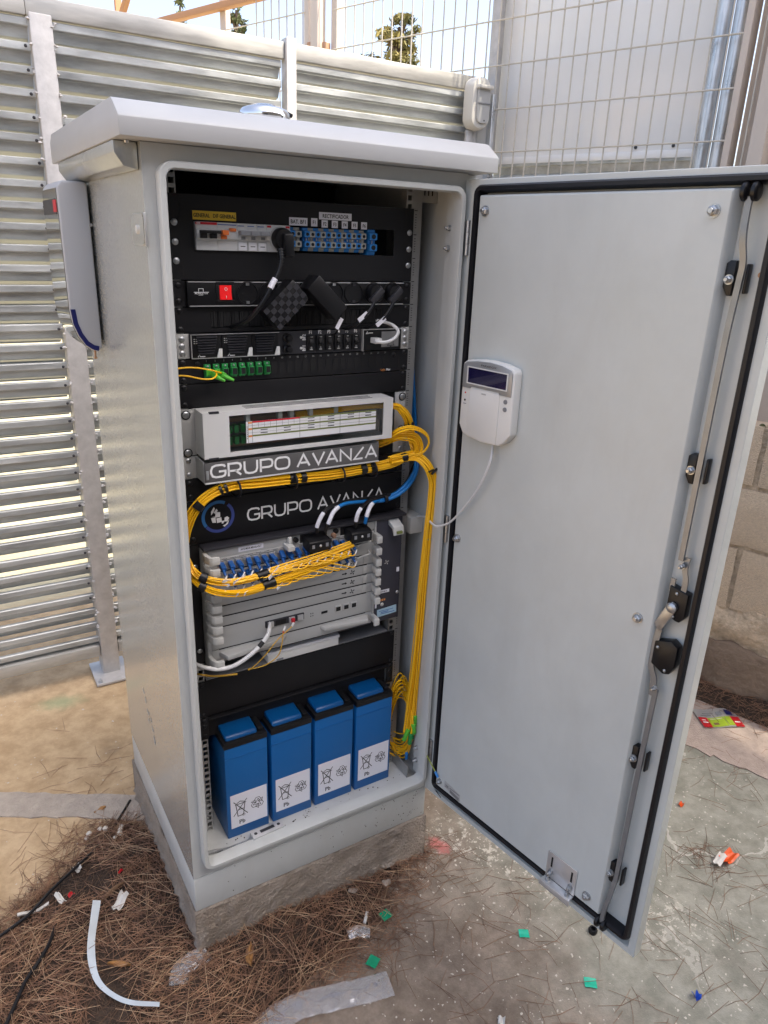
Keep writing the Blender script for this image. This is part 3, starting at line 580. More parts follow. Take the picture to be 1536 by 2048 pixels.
def conifer(px, py, zt, zb0, rad, label, seed, m, n=2600, size=0.075):
    t = thing('conifer_tree', label, 'tree', (px, py, 0), 'trees beyond the fence'); rg = np.random.default_rng(seed)
    tr = [(px, py, 0), (px+0.1, py, zb0*0.5), (px, py, zt*0.8), (px, py, zt-0.3)]
    ob('trunk', MB().tube(smooth_path(tr, 5), np.linspace(0.28, 0.03, 16), 8), 'bark', t, smooth=True)
    C = []; R = []
    for i in range(46):
        f = rg.uniform(0, 1); zz = zt-0.35-f*(zt-zb0); an = rg.uniform(0, 6.28); rr = rad*(0.25+0.75*min(1, f*1.8+0.15))*rg.uniform(0.2, 1.0)
        C.append((px+rr*math.cos(an), py+rr*math.sin(an), zz+rg.normal(0, 0.15))); R.append(rg.uniform(0.28, 0.55)*rad*0.45)
        ob_b = None
    for i in range(5): C.append((px, py, zt-0.2-0.35*i)); R.append(rad*0.22)
    br = MB()
    for c in C[:46]: br.tube([(px, py, c[2]-0.5), ((px+c[0])/2, (py+c[1])/2, c[2]-0.15), c], [0.05, 0.035, 0.012], 5)
    ob('limbs', br, 'bark', t, smooth=True)
    ob('crown', leaf_cloud(C, R, n, size, seed+5), m, t)
conifer(7.55, 11.95, 5.52, 3.3, 0.85, 'tall lone conifer seen through the mesh above the fence', 3, 'conifer', 3800, 0.058)
conifer(8.0, 21.4, 7.75, 4.4, 0.75, 'slender conifer with open branches just right of the brown rail', 5, 'conifer_far', 1800, 0.08)
conifer(8.2, 27.2, 9.05, 5.0, 0.75, 'small distant conifer top at the upper left of the brown rail', 9, 'conifer_far', 1500, 0.11)
# ochre roof brace at the top edge
brc = thing('roof_brace', 'curved ochre steel brace with its post at the top edge', 'brace', Sp(-2.75, -0.3, 0))
bz = smooth_path([Sp(-2.96, -0.2, 2.56), Sp(-2.80, -0.2, 2.66), Sp(-2.66, -0.2, 2.80), Sp(-2.55, -0.2, 3.0)], 6)
mb = MB(); mb.tube(bz, 0.022, 6); ob('brace_bar', mb, 'brown_paint', brc, smooth=True)
ob('brace_post', MB(S).box(-2.80, -2.785, -0.24, -0.2, 0.0, 3.0), 'brown_paint', brc)
ob('rail_post', MB(S).box(-1.60, -1.555, -0.05, -0.02, 0.0, 3.1), 'beige', mesh, bevel=0.003)

# building added out of view behind the photographer to cut light on the cabinet front
mat('render_wall', (0.26, 0.23, 0.19), 0.9, var=0.12, vscale=3, bump=0.3, bscale=60); mat('roof_sheet', (0.16, 0.13, 0.11), 0.7, var=0.1, vscale=4)
ws = thing('blocker_building', 'low beige building added out of view behind the photographer to block light', 'building', (1.0, -4.5, 0))
ob('wall', MB().box(-2.2, 6.0, -4.6, -3.4, 0.0, 3.3), 'render_wall', ws); ob('roof', MB().box(-2.4, 6.2, -4.8, -3.0, 3.31, 3.45), 'roof_sheet', ws)
ob('door', MB().box(-1.6, -0.5, -3.38, -3.34, 0.0, 2.2), 'dark_grey', ws, bevel=0.004)
# umbrella pine added out of view: crown shaped to shade the yard; its needles cover the ground
pine = thing('shade_pine', 'tall umbrella pine added out of view behind the photographer to shade the yard', 'tree', (1.6, -6.2, 0))
AX = -np.array(SUN_L); PC = np.array([0.20, -0.20, 0.8])+AX*9.0
e1_ = np.cross(AX, Z); e1_ /= np.linalg.norm(e1_); e2_ = np.cross(e1_, AX)
ob('trunk', MB().tube(smooth_path([(1.6, -6.2, 0), (1.7, -6.0, 3), (2.0, -5.2, 6), tuple(PC-[0, 0, 0.6])], 6), np.linspace(0.26, 0.09, 19), 10), 'bark', pine, smooth=True)
PCs = []; PRs = []
for i in range(95):
    a = RNG.uniform(0, 6.283); r = 1.42*math.sqrt(RNG.uniform(0, 1)); c = PC+e1_*r*math.cos(a)+e2_*r*math.sin(a)+AX*RNG.normal(0, 0.35)
    g_ = c-AX*(c[2]/AX[2])                              # where this clump's shadow meets the ground
    if g_[0] < -0.25 and g_[1] > 0.55 and RNG.uniform() < 0.7: continue  # crown thinned to let sun dapple the left ground
    PCs.append(c); PRs.append(RNG.uniform(0.32, 0.5))
for i in range(34):                                    # clumps added to the crown to shade the left part of the fence
    tg = np.array([RNG.uniform(-1.5, 0.0), 1.19, RNG.uniform(0.5, 2.15)]); PCs.append(tg+AX*(9.0+RNG.normal(0, 0.3))); PRs.append(RNG.uniform(0.28, 0.42))
ob('crown', leaf_cloud(PCs, PRs, 36000, 0.075, 21, 0.8), 'conifer', pine)
# ================================================================== concrete base and cabinet
XL, XR, YF, YB = -0.300, 0.303, -0.0888, 0.475
bs = MB()
def rough_block(x0, x1, y0, y1, z0, z1, amp, step, seed):
    rg = np.random.default_rng(seed); mb = MB()
    def face(fn, na, nb):
        V = []; 
        for j in range(nb+1):
            for i in range(na+1):
                p, nrm = fn(i/na, j/nb); ed = (i in (0, na)) or (j in (0, nb)); V.append(np.array(p)+np.array(nrm)*(rg.normal(0, amp) if not ed else -abs(rg.normal(0, amp*0.6))))
        mb.add(V, [(j*(na+1)+i, j*(na+1)+i+1, (j+1)*(na+1)+i+1, (j+1)*(na+1)+i) for j in range(nb) for i in range(na)])
    nx_ = int((x1-x0)/step); ny_ = int((y1-y0)/step); nz_ = max(3, int((z1-z0)/step))
    face(lambda a, b: ((x0+(x1-x0)*a, y0, z0+(z1-z0)*b), (0, -1, 0)), nx_, nz_)
    face(lambda a, b: ((x1-(x1-x0)*a, y1, z0+(z1-z0)*b), (0, 1, 0)), nx_, nz_)
    face(lambda a, b: ((x0, y1-(y1-y0)*a, z0+(z1-z0)*b), (-1, 0, 0)), ny_, nz_)
    face(lambda a, b: ((x1, y0+(y1-y0)*a, z0+(z1-z0)*b), (1, 0, 0)), ny_, nz_)
    face(lambda a, b: ((x0+(x1-x0)*a, y0+(y1-y0)*b, z1), (0, 0, 1)), nx_, ny_)
    return mb
ob('concrete_base', rough_block(XL-0.004, XR+0.004, YF-0.006, YB+0.01, -0.01, 0.1310, 0.0030, 0.014, 4), 'base_concrete', smooth=True,
   label='rough poured concrete base under the grey cabinet', cat='concrete base')

cab = thing('telecom_cabinet', 'open light grey outdoor telecom cabinet with rack and wide open door', 'cabinet', (0, 0.19, 0.1316))
ob('plinth', MB().box(XL, XR, YF, YB-0.005, 0.132, 0.2225), 'paint', cab, bevel=0.002)
ob('side_panel', MB().box(XL, XL+0.0016, YF+0.0005, YB, 0.2248, 1.650), 'paint_side', cab)
ob('side_panel', MB().box(XR-0.0016, XR, YF+0.0005, YB, 0.2248, 1.650), 'paint', cab)
ob('back_panel', MB().box(XL+0.002, XR-0.002, YB-0.002, YB, 0.2248, 1.650), 'paint', cab)
ob('top_panel', MB().box(XL+0.002, XR-0.002, YF+0.002, YB-0.002, 1.648, 1.650), 'paint', cab)
ob('floor_panel', MB().box(XL+0.002, XR-0.002, YF+0.001, YB-0.003, 0.2248, 0.254), 'paint_floor', cab)
# front frame with rounded lip round the opening
OX0, OX1, OZ0, OZ1 = -0.281, 0.2865, 0.256, 1.626
def lp(x0, x1, z0, z1, r, y): return [(a, y, b) for a, b in rrect(x0, x1, z0, z1, r, 6)]
fr = MB(); fr.loops([lp(XL, XR, 0.2248, 1.650, 0.003, YF), lp(OX0+0.002, OX1-0.002, OZ0+0.002, OZ1-0.002, 0.02, YF), lp(OX0+0.002, OX1-0.002, OZ0+0.002, OZ1-0.002, 0.02, YF+0.0016), lp(XL, XR, 0.2248, 1.650, 0.003, YF+0.0016)])
ob('front_frame', fr, 'paint', cab)
rim = MB(); w_ = 0.0105; y1 = -0.1115
rim.loops([lp(OX0, OX1, OZ0, OZ1, 0.022, YF+0.001), lp(OX0, OX1, OZ0, OZ1, 0.022, y1+0.002), lp(OX0+0.0015, OX1-0.0015, OZ0+0.0015, OZ1-0.0015, 0.021, y1),
           lp(OX0+w_-0.0015, OX1-w_+0.0015, OZ0+w_-0.0015, OZ1-w_+0.0015, 0.0155, y1), lp(OX0+w_, OX1-w_, OZ0+w_, OZ1-w_, 0.015, y1+0.002), lp(OX0+w_, OX1-w_, OZ0+w_, OZ1-w_, 0.015, YF+0.006)])
ob('opening_lip', rim, 'paint', cab, smooth=True)
ob('inner_flange', MB().box(0.2765, 0.2785, YF+0.002, YF+0.024, 0.27, 1.615).box(0.2785, 0.2885, YF+0.022, YF+0.024, 0.27, 1.615), 'paint', cab)
# roof with chamfered front
RX0, RX1 = -0.338, 0.338
rf = MB(); rf.prism([(RX0, -0.132, 1.651), (RX0, -0.132, 1.676), (RX0, -0.128, 1.680), (RX0, -0.100, 1.700), (RX0, -0.092, 1.7025), (RX0, 0.46, 1.704), (RX0, 0.485, 1.69), (RX0, 0.485, 1.651)], (RX1-RX0, 0, 0))
ob('roof', rf, 'paint_roof', cab, bevel=0.0012, seg=2)
for x0, x1, sg in ((-0.336, -0.3012, -1), (0.3042, 0.336, 1)):
    a, b_ = (x0, x1) if sg < 0 else (x1, x0)
    h = MB(); h.prism([(b_, -0.075, 1.6500), (a, -0.075, 1.6500), (a, -0.075, 1.634), (a-sg*0.013, -0.075, 1.616), (b_, -0.075, 1.612)], (0, 0.50, 0))
    ob('vent_hood', h, 'paint_side' if sg < 0 else 'paint', cab, bevel=0.002)
ob('seam_rivet', MB().lathe((-0.318, -0.085, 1.6495), (0, 0, -1), [(0.004, 0), (0.003, 0.003)], 10), 'zinc', cab)
# rack rails with square holes
def rack_rail(sgn):
    mb = MB(); xi, xo = 0.2255, 0.262
    def bx(a, b_, *r): mb.box(min(sgn*a, sgn*b_), max(sgn*a, sgn*b_), *r)
    hx0, hx1 = 0.2278, 0.2373; zt, zb = zu(-1.22), zu(30.0)
    bx(xi, hx0, 0, 0.002, zb, zt); bx(hx1, xo, 0, 0.002, zb, zt)
    hs = []
    for k in range(-1, 30):
        for c in (6.35, 22.225, 38.1): hs.append(zu(k)-c/1000)
    hs = sorted([h for h in hs if zb+0.003 < h < zt-0.006]); edges = [zb]
    for h in hs: edges += [h-0.00475, h+0.00475]
    edges.append(zt)
    for i in range(0, len(edges), 2):
        if edges[i+1]-edges[i] > 1e-4: bx(hx0, hx1, 0, 0.002, edges[i], edges[i+1])
    bx(xo-0.002, xo, 0.002, 0.05, zb, zt); bx(xi, xi+0.0018, 0.002, 0.02, zb, zt)
    r = ob('rack_rail', mb, 'rail', cab)
    tk = MB()
    for k in range(0, 31):
        if sgn > 0: tk.box(0.2445, 0.2515, -0.0004, 0.001, zu(k)-0.0008, zu(k)+0.0008)
        if sgn > 0:
            for q in range(6): tk.box(0.2465, 0.2500, -0.0003, 0.001, zu(k)-0.008-q*0.0048, zu(k)-0.0068-q*0.0048)
    if sgn > 0: ob('unit_marks', tk, 'dark_grey', r)
rack_rail(-1); rack_rail(1)
ob('side_liner', MB().box(-0.262, -0.298, 0.05, 0.052, 0.255, 1.645).box(-0.262, -0.23, 0.40, 0.402, 0.255, 1.645), 'black_matte', cab)
ob('rack_back', MB().box(-0.255, 0.255, 0.36, 0.362, 0.60, 1.645), 'black_matte', cab)
ob('rail_bracket', MB().box(0.2625, 0.3005, 0.004, 0.0065, 1.600, 1.640).box(0.298, 0.3005, 0.0065, 0.03, 1.600, 1.640), 'rail', cab, bevel=0.0006)
for q in range(3): ob('slot', MB().box(0.268+0.009*q, 0.2705+0.009*q, 0.0032, 0.0045, 1.613, 1.622), 'void', cab)
lb = MB(); lb.box(0.255, 0.258, -0.07, 0.07, 0.2545, 0.288).box(0.258, 0.28, -0.07, 0.07, 0.2545, 0.2565); ob('floor_bracket', lb, 'rail', cab, bevel=0.0006)
# small hardware beside the hinges
for z in (1.554, 1.517, 0.946, 0.910, 0.345, 0.307): nut(cab, (0.2895, YF+0.022, z), (0, 1, 0), 0.006); nut(cab, (0.2765, YF+0.012, z), (-1, 0, 0), 0.006)
HX, HY = 0.2965, -0.1085
for zc in (1.537, 0.942, 0.352):
    mb = MB(); mb.cyl((HX, HY, zc-0.031), (HX, HY, zc-0.011), 0.0058, 14).cyl((HX, HY, zc-0.010), (HX, HY, zc+0.010), 0.0062, 14).cyl((HX, HY, zc+0.011), (HX, HY, zc+0.031), 0.0058, 14)
    mb.box(HX-0.003, HX+0.006, HY, YF-0.0005, zc-0.029, zc+0.029); ob('hinge', mb, 'zinc', cab, smooth=True)
# clear striker tab on the left front edge, scraps of a torn sticker
tb = MB(); tb.prism([(XL-0.0012, a, b_) for a, b_ in rrect(-0.084, -0.008, 1.506, 1.552, 0.012, 5)], (-0.0016, 0, 0)); ob('striker_tab', tb, 'clear_plate', cab)
ob('tab_edge', MB().box(XL-0.003, XL+0.001, YF-0.004, YF-0.0006, 1.505, 1.553), 'silver', cab, bevel=0.0008)
ob('tab_screw', MB().lathe((XL-0.003, -0.047, 1.529), (-1, 0, 0), [(0.007, 0), (0.006, 0.0022)], 16), 'cream_plastic', cab, smooth=True)
for (a, b_, s1, s2) in ((0.262, 0.503, 0.02, 0.010), (0.245, 0.488, 0.012, 0.016), (0.232, 0.462, 0.018, 0.012), (0.226, 0.440, 0.009, 0.014), (0.205, 0.455, 0.012, 0.012), (0.196, 0.437, 0.016, 0.013), (0.186, 0.415, 0.014, 0.022)):
    ob('sticker_scrap', MB().add([(XL-0.0006, a, b_), (XL-0.0006, a-s1, b_-s2*0.3), (XL-0.0012, a-s1, b_-s2), (XL-0.0006, a-s1*0.15, b_-s2*0.8)], [(0, 1, 2, 3), (3, 2, 1, 0)]), 'light_grey', cab)
# mud flecks on plinth and floor
fl = MB()
for i in range(70):
    x = RNG.uniform(XL+0.02, XR-0.01); zz = RNG.uniform(0.14, 0.22); s_ = RNG.uniform(0.0006, 0.0022)
    if RNG.uniform() < 0.6: x = RNG.uniform(0.15, XR-0.005); 
    fl.prism([(x, YF-0.0004, zz), (x+s_, YF-0.0004, zz+s_*0.4), (x+s_*0.8, YF-0.0004, zz+s_*1.5), (x-s_*0.4, YF-0.0004, zz+s_)], (0, -0.0003, 0))
for i in range(70):
    x = RNG.uniform(-0.26, 0.25); yy = RNG.uniform(-0.083, -0.05); s_ = RNG.uniform(0.0006, 0.0026)
    fl.prism([(x, yy, 0.2543), (x+s_, yy, 0.2543), (x+s_*1.6, yy+s_, 0.2543), (x+s_*0.4, yy+s_*1.3, 0.2543)], (0, 0, 0.0006))
ob('mud_flecks', fl, 'soil', cab, kind='stuff')

# ------------------------------------------------------------------ door (hinged on the right, wide open)
DE = np.array([0.1533, -0.9882, 0]); DN = np.array([-0.9882, -0.1533, 0]); DH = np.array([0.297, -0.108, 0])
def D(V):
    V = np.asarray(V, float); return DH+np.outer(V[:, 0], DE)+np.outer(V[:, 1], DN)+np.outer(V[:, 2], Z)
def dp(s, o, z): return D([(s, o, z)])[0]
def DG(V): V = np.array(V, float); V[:, 1] -= 0.014; return D(V)
DS0, DS1, DZ0, DZ1 = -0.014, 0.587, 0.228, 1.639
def dl(s0, s1, z0, z1, r, o): return [(a, o, b_) for a, b_ in rrect(s0, s1, z0, z1, r, 4)]
dr = MB(D)
dr.loops([dl(DS0, DS1, DZ0, DZ1, 0.002, -0.024), dl(DS0, DS1, DZ0, DZ1, 0.002, -0.001), dl(DS0+0.001, DS1-0.001, DZ0+0.001, DZ1-0.001, 0.002, 0.0), dl(DS0+0.032, DS1-0.014, DZ0+0.014, DZ1-0.014, 0.006, 0.0), dl(DS0+0.034, DS1-0.016, DZ0+0.016, DZ1-0.016, 0.006, -0.016)], close=False)
n_ = len(dl(0, 1, 0, 1, 0.01, 0))
L1 = dl(DS0+0.034, DS1-0.016, DZ0+0.016, DZ1-0.016, 0.006, -0.016); dr.add(L1, [tuple(range(n_))]); L0 = dl(DS0, DS1, DZ0, DZ1, 0.002, -0.024); dr.add(L0, [tuple(range(n_))[::-1]])
door = ob('door', dr, 'door_paint', cab, smooth=True, label='wide open cabinet door with black gasket and locking rods')
gk = MB(D); gw = 0.014; S0, S1, Z0_, Z1_ = 0.0135, 0.574, 0.256, 1.630
gk.loops([dl(S0, S1, Z0_, Z1_, 0.016, -0.015), dl(S0+0.001, S1-0.001, Z0_+0.001, Z1_-0.001, 0.015, 0.004), dl(S0+0.004, S1-0.004, Z0_+0.004, Z1_-0.004, 0.013, 0.009),
          dl(S0+gw-0.004, S1-gw+0.004, Z0_+gw-0.004, Z1_-gw+0.004, 0.008, 0.009), dl(S0+gw-0.001, S1-gw+0.001, Z0_+gw-0.001, Z1_-gw+0.001, 0.006, 0.004), dl(S0+gw, S1-gw, Z0_+gw, Z1_-gw, 0.006, -0.015)])
ob('gasket', gk, 'rubber', door, smooth=True)
ip = MB(D); ip.loops([dl(0.030, 0.510, 0.270, 1.614, 0.002, -0.0155), dl(0.031, 0.5055, 0.272, 1.611, 0.003, 0.006), dl(0.034, 0.503, 0.275, 1.608, 0.003, 0.0085)], close=False)
L2 = dl(0.034, 0.503, 0.275, 1.608, 0.003, 0.0085); ip.add(L2, [tuple(range(n_))]); ob('inner_panel', ip, 'door_paint', door, smooth=True)
for s_, z in ((0.049, 1.584), (0.482, 1.582), (0.042, 0.935), (0.477, 0.935), (0.474, 0.297)): nut(door, dp(s_, 0.0085, z), DN, 0.0095)
# locking rods with guides and rollers
def bar(path, wd=0.014, th=0.005):
    mb = MB(D); P = smooth_path(path, 4)-np.array([0, 0.008, 0]); L = [[(p[0]-wd/2, p[1], p[2]), (p[0]+wd/2, p[1], p[2]), (p[0]+wd/2, p[1]+th, p[2]), (p[0]-wd/2, p[1]+th, p[2])] for p in P]
    mb.loops(L, close=False); mb.add(L[0], [(3, 2, 1, 0)]); mb.add(L[-1], [(0, 1, 2, 3)]); return mb
ob('locking_rod', bar([(0.528, 0.012, 1.600), (0.528, 0.012, 1.570), (0.530, 0.012, 1.545), (0.5345, 0.008, 1.515), (0.533, 0.006, 1.485), (0.530, 0.006, 1.40), (0.529, 0.006, 1.20), (0.5285, 0.006, 1.06)], 0.0085), 'rod_steel', door, smooth=True)
ob('locking_rod', bar([(0.5285, 0.006, 0.815), (0.526, 0.006, 0.66), (0.5235, 0.006, 0.40), (0.5225, 0.008, 0.37), (0.519, 0.013, 0.325), (0.515, 0.013, 0.295), (0.514, 0.013, 0.262)], 0.0085), 'rod_steel', door, smooth=True)
for s_, z in ((0.528, 1.606), (0.513, 0.257)):
    for ds in (-0.0115, 0.0025): ob('roller', MB(D).lathe((s_+ds, 0.006, z), (1, 0, 0), [(0.010, 0), (0.0125, 0.002), (0.0125, 0.007), (0.010, 0.009), (0.004, 0.0092)], 20), 'black_plastic', door, smooth=True)
for s_, z, o in ((0.531, 1.494, 0), (0.529, 1.211, 0), (0.525, 0.661, 0), (0.523, 0.386, 0)):
    mb = MB(DG); mb.prism([(s_-0.021, 0, z+0.020), (s_-0.021, 0, z-0.012), (s_-0.014, 0, z-0.024), (s_-0.007, 0, z-0.024), (s_-0.007, 0, z+0.024), (s_-0.016, 0, z+0.024)], (0, 0.014, 0))
    mb.box(s_+0.007, s_+0.011, 0, 0.012, z-0.020, z+0.020); g = ob('rod_guide', mb, 'black_plastic', door, bevel=0.0012); nut(door, dp(s_-0.013, 0.000, z-0.002), DN, 0.007)
mb = MB(DG); mb.prism([(0.519, 0, 1.012), (0.552, 0, 1.006), (0.552, 0, 0.964), (0.545, 0, 0.953), (0.538, 0, 0.953), (0.519, 0, 0.962)], (0, 0.016, 0)); ob('lock_case', mb, 'black_plastic', door, bevel=0.0015)
mb = MB(DG); mb.prism([(0.512, 0, 0.905), (0.540, 0, 0.916), (0.553, 0, 0.908), (0.553, 0, 0.872), (0.546, 0, 0.855), (0.535, 0, 0.851), (0.512, 0, 0.862)], (0, 0.018, 0)); ob('lock_cover', mb, 'black_plastic', door, bevel=0.0015)
for s_, z, o in ((0.533, 1.002, 0.002), (0.533, 0.960, 0.002), (0.519, 0.896, 0.004), (0.538, 0.859, 0.004)): screw(door, *dp(s_, o, z), r=0.003, ax=tuple(DN))
ob('link_bar', bar([(0.537, 0.002, 1.066), (0.536, 0.003, 1.045), (0.541, 0.004, 1.028), (0.541, 0.004, 1.004)], 0.009, 0.003), 'rod_steel', door, smooth=True)
ob('link_bar', bar([(0.521, 0.004, 1.024), (0.521, 0.004, 1.004)], 0.008, 0.003), 'rod_steel', door)
ob('link_bar', bar([(0.515, 0.004, 0.945), (0.512, 0.006, 0.90), (0.510, 0.006, 0.862), (0.521, 0.006, 0.832), (0.523, 0.006, 0.800)], 0.011, 0.004), 'rod_steel', door, smooth=True)
for s_, z in ((0.533, 1.052), (0.527, 0.818)): nut(door, dp(s_, 0.002, z), DN, 0.005)
lv = MB(DG); lv.prism([(0.536, 0.017, 0.985), (0.540, 0.017, 0.977), (0.536, 0.017, 0.967), (0.519, 0.017, 0.926), (0.505, 0.017, 0.937), (0.523, 0.017, 0.982), (0.530, 0.017, 0.987)], (0, 0.0035, 0))
ob('lock_lever', lv, 'zinc', door, bevel=0.0008); ob('lever_screw', MB(DG).lathe((0.531, 0.0205, 0.977), (0, 1, 0), [(0.009, 0), (0.009, 0.003), (0.005, 0.006)], 16), 'zinc', door, smooth=True)
bk = MB(D); bk.box(0.374, 0.447, 0.0088, 0.0115, 0.272, 0.338).box(0.374, 0.447, 0.0115, 0.027, 0.268, 0.2715).box(0.372, 0.449, 0.027, 0.0295, 0.257, 0.2715)
ob('contact_bracket', bk, 'silver', door, bevel=0.0008)
for s_ in (0.386, 0.436): nut(door, dp(s_, 0.0115, 0.290), DN, 0.006); ob('bracket_slot', MB(D).box(s_-0.002, s_+0.002, 0.0115, 0.0119, 0.302, 0.328), 'void', door); nut(door, dp(s_, 0.020, 0.2715), (0, 0, 1), 0.005)
ob('rating_sticker', MB(D).prism([(0.062, 0.0087, 0.305), (0.115, 0.0087, 0.297), (0.115, 0.0087, 0.274), (0.062, 0.0087, 0.286)], (0, 0.0003, 0)), 'light_grey', door)
bc = MB(D)
for q in range(9): bc.box(0.082+q*0.0034, 0.0836+q*0.0034, 0.0091, 0.0094, 0.281-q*0.0005, 0.290-q*0.0005)
for q in range(3): bc.box(0.080, 0.112, 0.0091, 0.0094, 0.2935-q*0.0, 0.2945) if q == 0 else bc.box(0.066, 0.076, 0.0091, 0.0094, 0.286+q*0.004, 0.2872+q*0.004)
ob('sticker_print', bc, 'dark_grey', door)
ob('lamp_pin', MB(D).lathe((0.556, -0.015, 1.50), (0, 1, 0), [(0.004, 0), (0.004, 0.005)], 12), 'brown_paint', door)
ob('hinge_slot', MB(D).prism([(0.026, 0.0003, 0.243), (0.046, 0.0003, 0.235), (0.046, 0.0003, 0.238), (0.027, 0.0003, 0.246)], (0, 0.0004, 0)), 'void', door)
# ================================================================== rack equipment
FRY = -0.004
def frame_plate(mb, x0, x1, z0, z1, hx0, hx1, hz0, hz1, y0, y1):
    return mb.box(x0, x1, y0, y1, hz1, z1).box(x0, x1, y0, y1, z0, hz0).box(x0, hx0, y0, y1, hz0, hz1).box(hx1, x1, y0, y1, hz0, hz1)
EX = 0.2408
def ear_screws(p, ks, m='zinc', y=FRY, r=0.0052, sides=(-1, 1)):
    for k in ks:
        for s in sides: screw(p, s*0.2325, y, zu(k), r, m)
def tag_label(p, txt, x0, x1, z0, z1, y, m='white_label', size=0.010, sx=0.85, bold=0.02, off=0.0):
    l = ob('label', MB().box(x0, x1, y-0.0006, y-0.0001, z0, z1), m, p)
    text('lettering', txt, size, ((x0+x1)/2+off, y-0.0006, (z0+z1)/2-size*0.05), X, Z, 'ink', l, sx, 'CENTER', 0.0003, bold); return l

# --- breaker panel (3 units)
bp_ = thing('breaker_panel', 'black rack panel with circuit breakers and blue terminal blocks at the top', 'breaker panel', (0, 0, zu(3)))
ob('face_plate', frame_plate(MB(), -EX, EX, zu(3)+0.0008, zu(0)+0.003, -0.200, 0.197, 1.4995, 1.5465, FRY, -0.0012), 'black', bp_)
ob('recess', MB().box(-0.21, 0.21, 0.045, 0.047, 1.47, 1.57).box(-0.205, 0.2, 0.0, 0.045, 1.548, 1.549).box(-0.205, 0.2, 0.0, 0.045, 1.497, 1.498).box(-0.205, -0.204, 0.0, 0.045, 1.498, 1.548), 'void', bp_)
for s in (-1, 1):
    for za, zb in ((1.4535, 1.488), (1.556, 1.586)): ob('ear_slot', MB().box(s*0.2215-0.0008, s*0.2215+0.0008, FRY-0.0003, FRY+0.001, za, zb), 'void', bp_)
ear_screws(bp_, (0.93, 1.62, 2.30), r=0.0056)
tag_label(bp_, 'GENERAL   DIF GENERAL', -0.201, -0.125, 1.5485, 1.5625, FRY, 'yellow_label', 0.0085, 0.78, 0.02)
tag_label(bp_, 'BAT. BF1', -0.0255, 0.0105, 1.5465, 1.560, FRY, size=0.0095)
tag_label(bp_, 'RECTIFICADOR', 0.034, 0.1015, 1.559, 1.5715, FRY, size=0.0092)
for i in range(6): tag_label(bp_, 'F%d' % (i+1), 0.018+0.0209*i, 0.0305+0.0209*i, 1.5465-(0.0 if i == 0 else 0.0012), 1.5605-(0.0 if i == 0 else 0.0025), FRY-(0.0007 if 0 < i < 5 else 0), size=0.0085)
BY = -0.010
def module(x0, x1, nm='breaker', m='module_grey'):
    mb = MB(); mb.prism([(x0, 0.03, 1.5005), (x0, BY, 1.5005), (x0, BY, 1.517), (x0, BY-0.006, 1.5195), (x0, BY-0.006, 1.5325), (x0, BY, 1.5355), (x0, BY, 1.5455), (x0, 0.03, 1.5455)], (x1-x0-0.0003, 0, 0))
    return ob(nm, mb, m, bp_, bevel=0.0004)
q = module(-0.1985, -0.161); ob('brand_stripe', MB().box(-0.1985, -0.1615, BY-0.0006, BY+0.001, 1.5412, 1.5450), 'red_ink', q)
text('lettering', 'ABB', 0.0038, (-0.1975, BY-0.0006, 1.5431), X, Z, 'white_ink', q, 1.0, 'LEFT', 0.0003, 0.03)
ob('toggle_bridge', MB().box(-0.1965, -0.1605, BY-0.020, BY-0.012, 1.5275, 1.5325).box(-0.194, -0.184, BY-0.016, BY-0.005, 1.5195, 1.5295).box(-0.177, -0.167, BY-0.016, BY-0.005, 1.5195, 1.5295), 'black_plastic', q, bevel=0.0008)
q = module(-0.161, -0.126, 'residual_current_device'); ob('brand_stripe', MB().box(-0.1605, -0.1275, BY-0.0006, BY+0.001, 1.5415, 1.5428), 'blue_ink', q)
ob('toggle', MB().box(-0.158, -0.147, BY-0.019, BY-0.005, 1.5255, 1.5335).box(-0.1575, -0.1475, BY-0.010, BY-0.005, 1.5190, 1.5250), 'orange_plastic', q, bevel=0.0008)
ob('test_button', MB().box(-0.141, -0.130, BY-0.009, BY+0.001, 1.5318, 1.5372), 'orange_plastic', q, bevel=0.0012)
for i in range(3):
    x0 = -0.126+0.01825*i; q = module(x0, x0+0.01825); ob('brand_stripe', MB().box(x0+0.001, x0+0.013, BY-0.0006, BY+0.001, 1.5408, 1.5420), 'blue_ink', q)
    ob('toggle', MB().box(x0+0.0003, x0+0.0179, BY-0.019, BY-0.005, 1.5262, 1.5338), 'grey_plastic', q, bevel=0.001)
    ob('tag', MB().box(x0+0.002, x0+0.0165, BY-0.0022, BY-0.0001, 1.5015, 1.5150), 'paper', q, bevel=0.0003)
    ob('lettering', MB().box(x0+0.005, x0+0.0135, BY-0.0026, BY-0.0021, 1.5076, 1.5089), 'ink', q)
    ob('slot', MB().box(x0+0.005, x0+0.0125, BY-0.0066, BY-0.0055, 1.5195, 1.5245), 'grey_plastic', q)
q = module(-0.0712, -0.0262, 'modular_socket'); ob('socket_ring', MB().lathe((-0.0480, BY-0.0045, 1.5228), (0, -1, 0), [(0.0205, 0), (0.0205, 0.004), (0.0190, 0.005), (0.0188, 0.001)], 32), 'light_grey', q, smooth=True)
ob('brand_stripe', MB().box(-0.0705, -0.063, BY-0.0006, BY+0.001, 1.5408, 1.5442).box(-0.035, -0.0275, BY-0.0006, BY+0.001, 1.5410, 1.5444), 'red_ink', q)
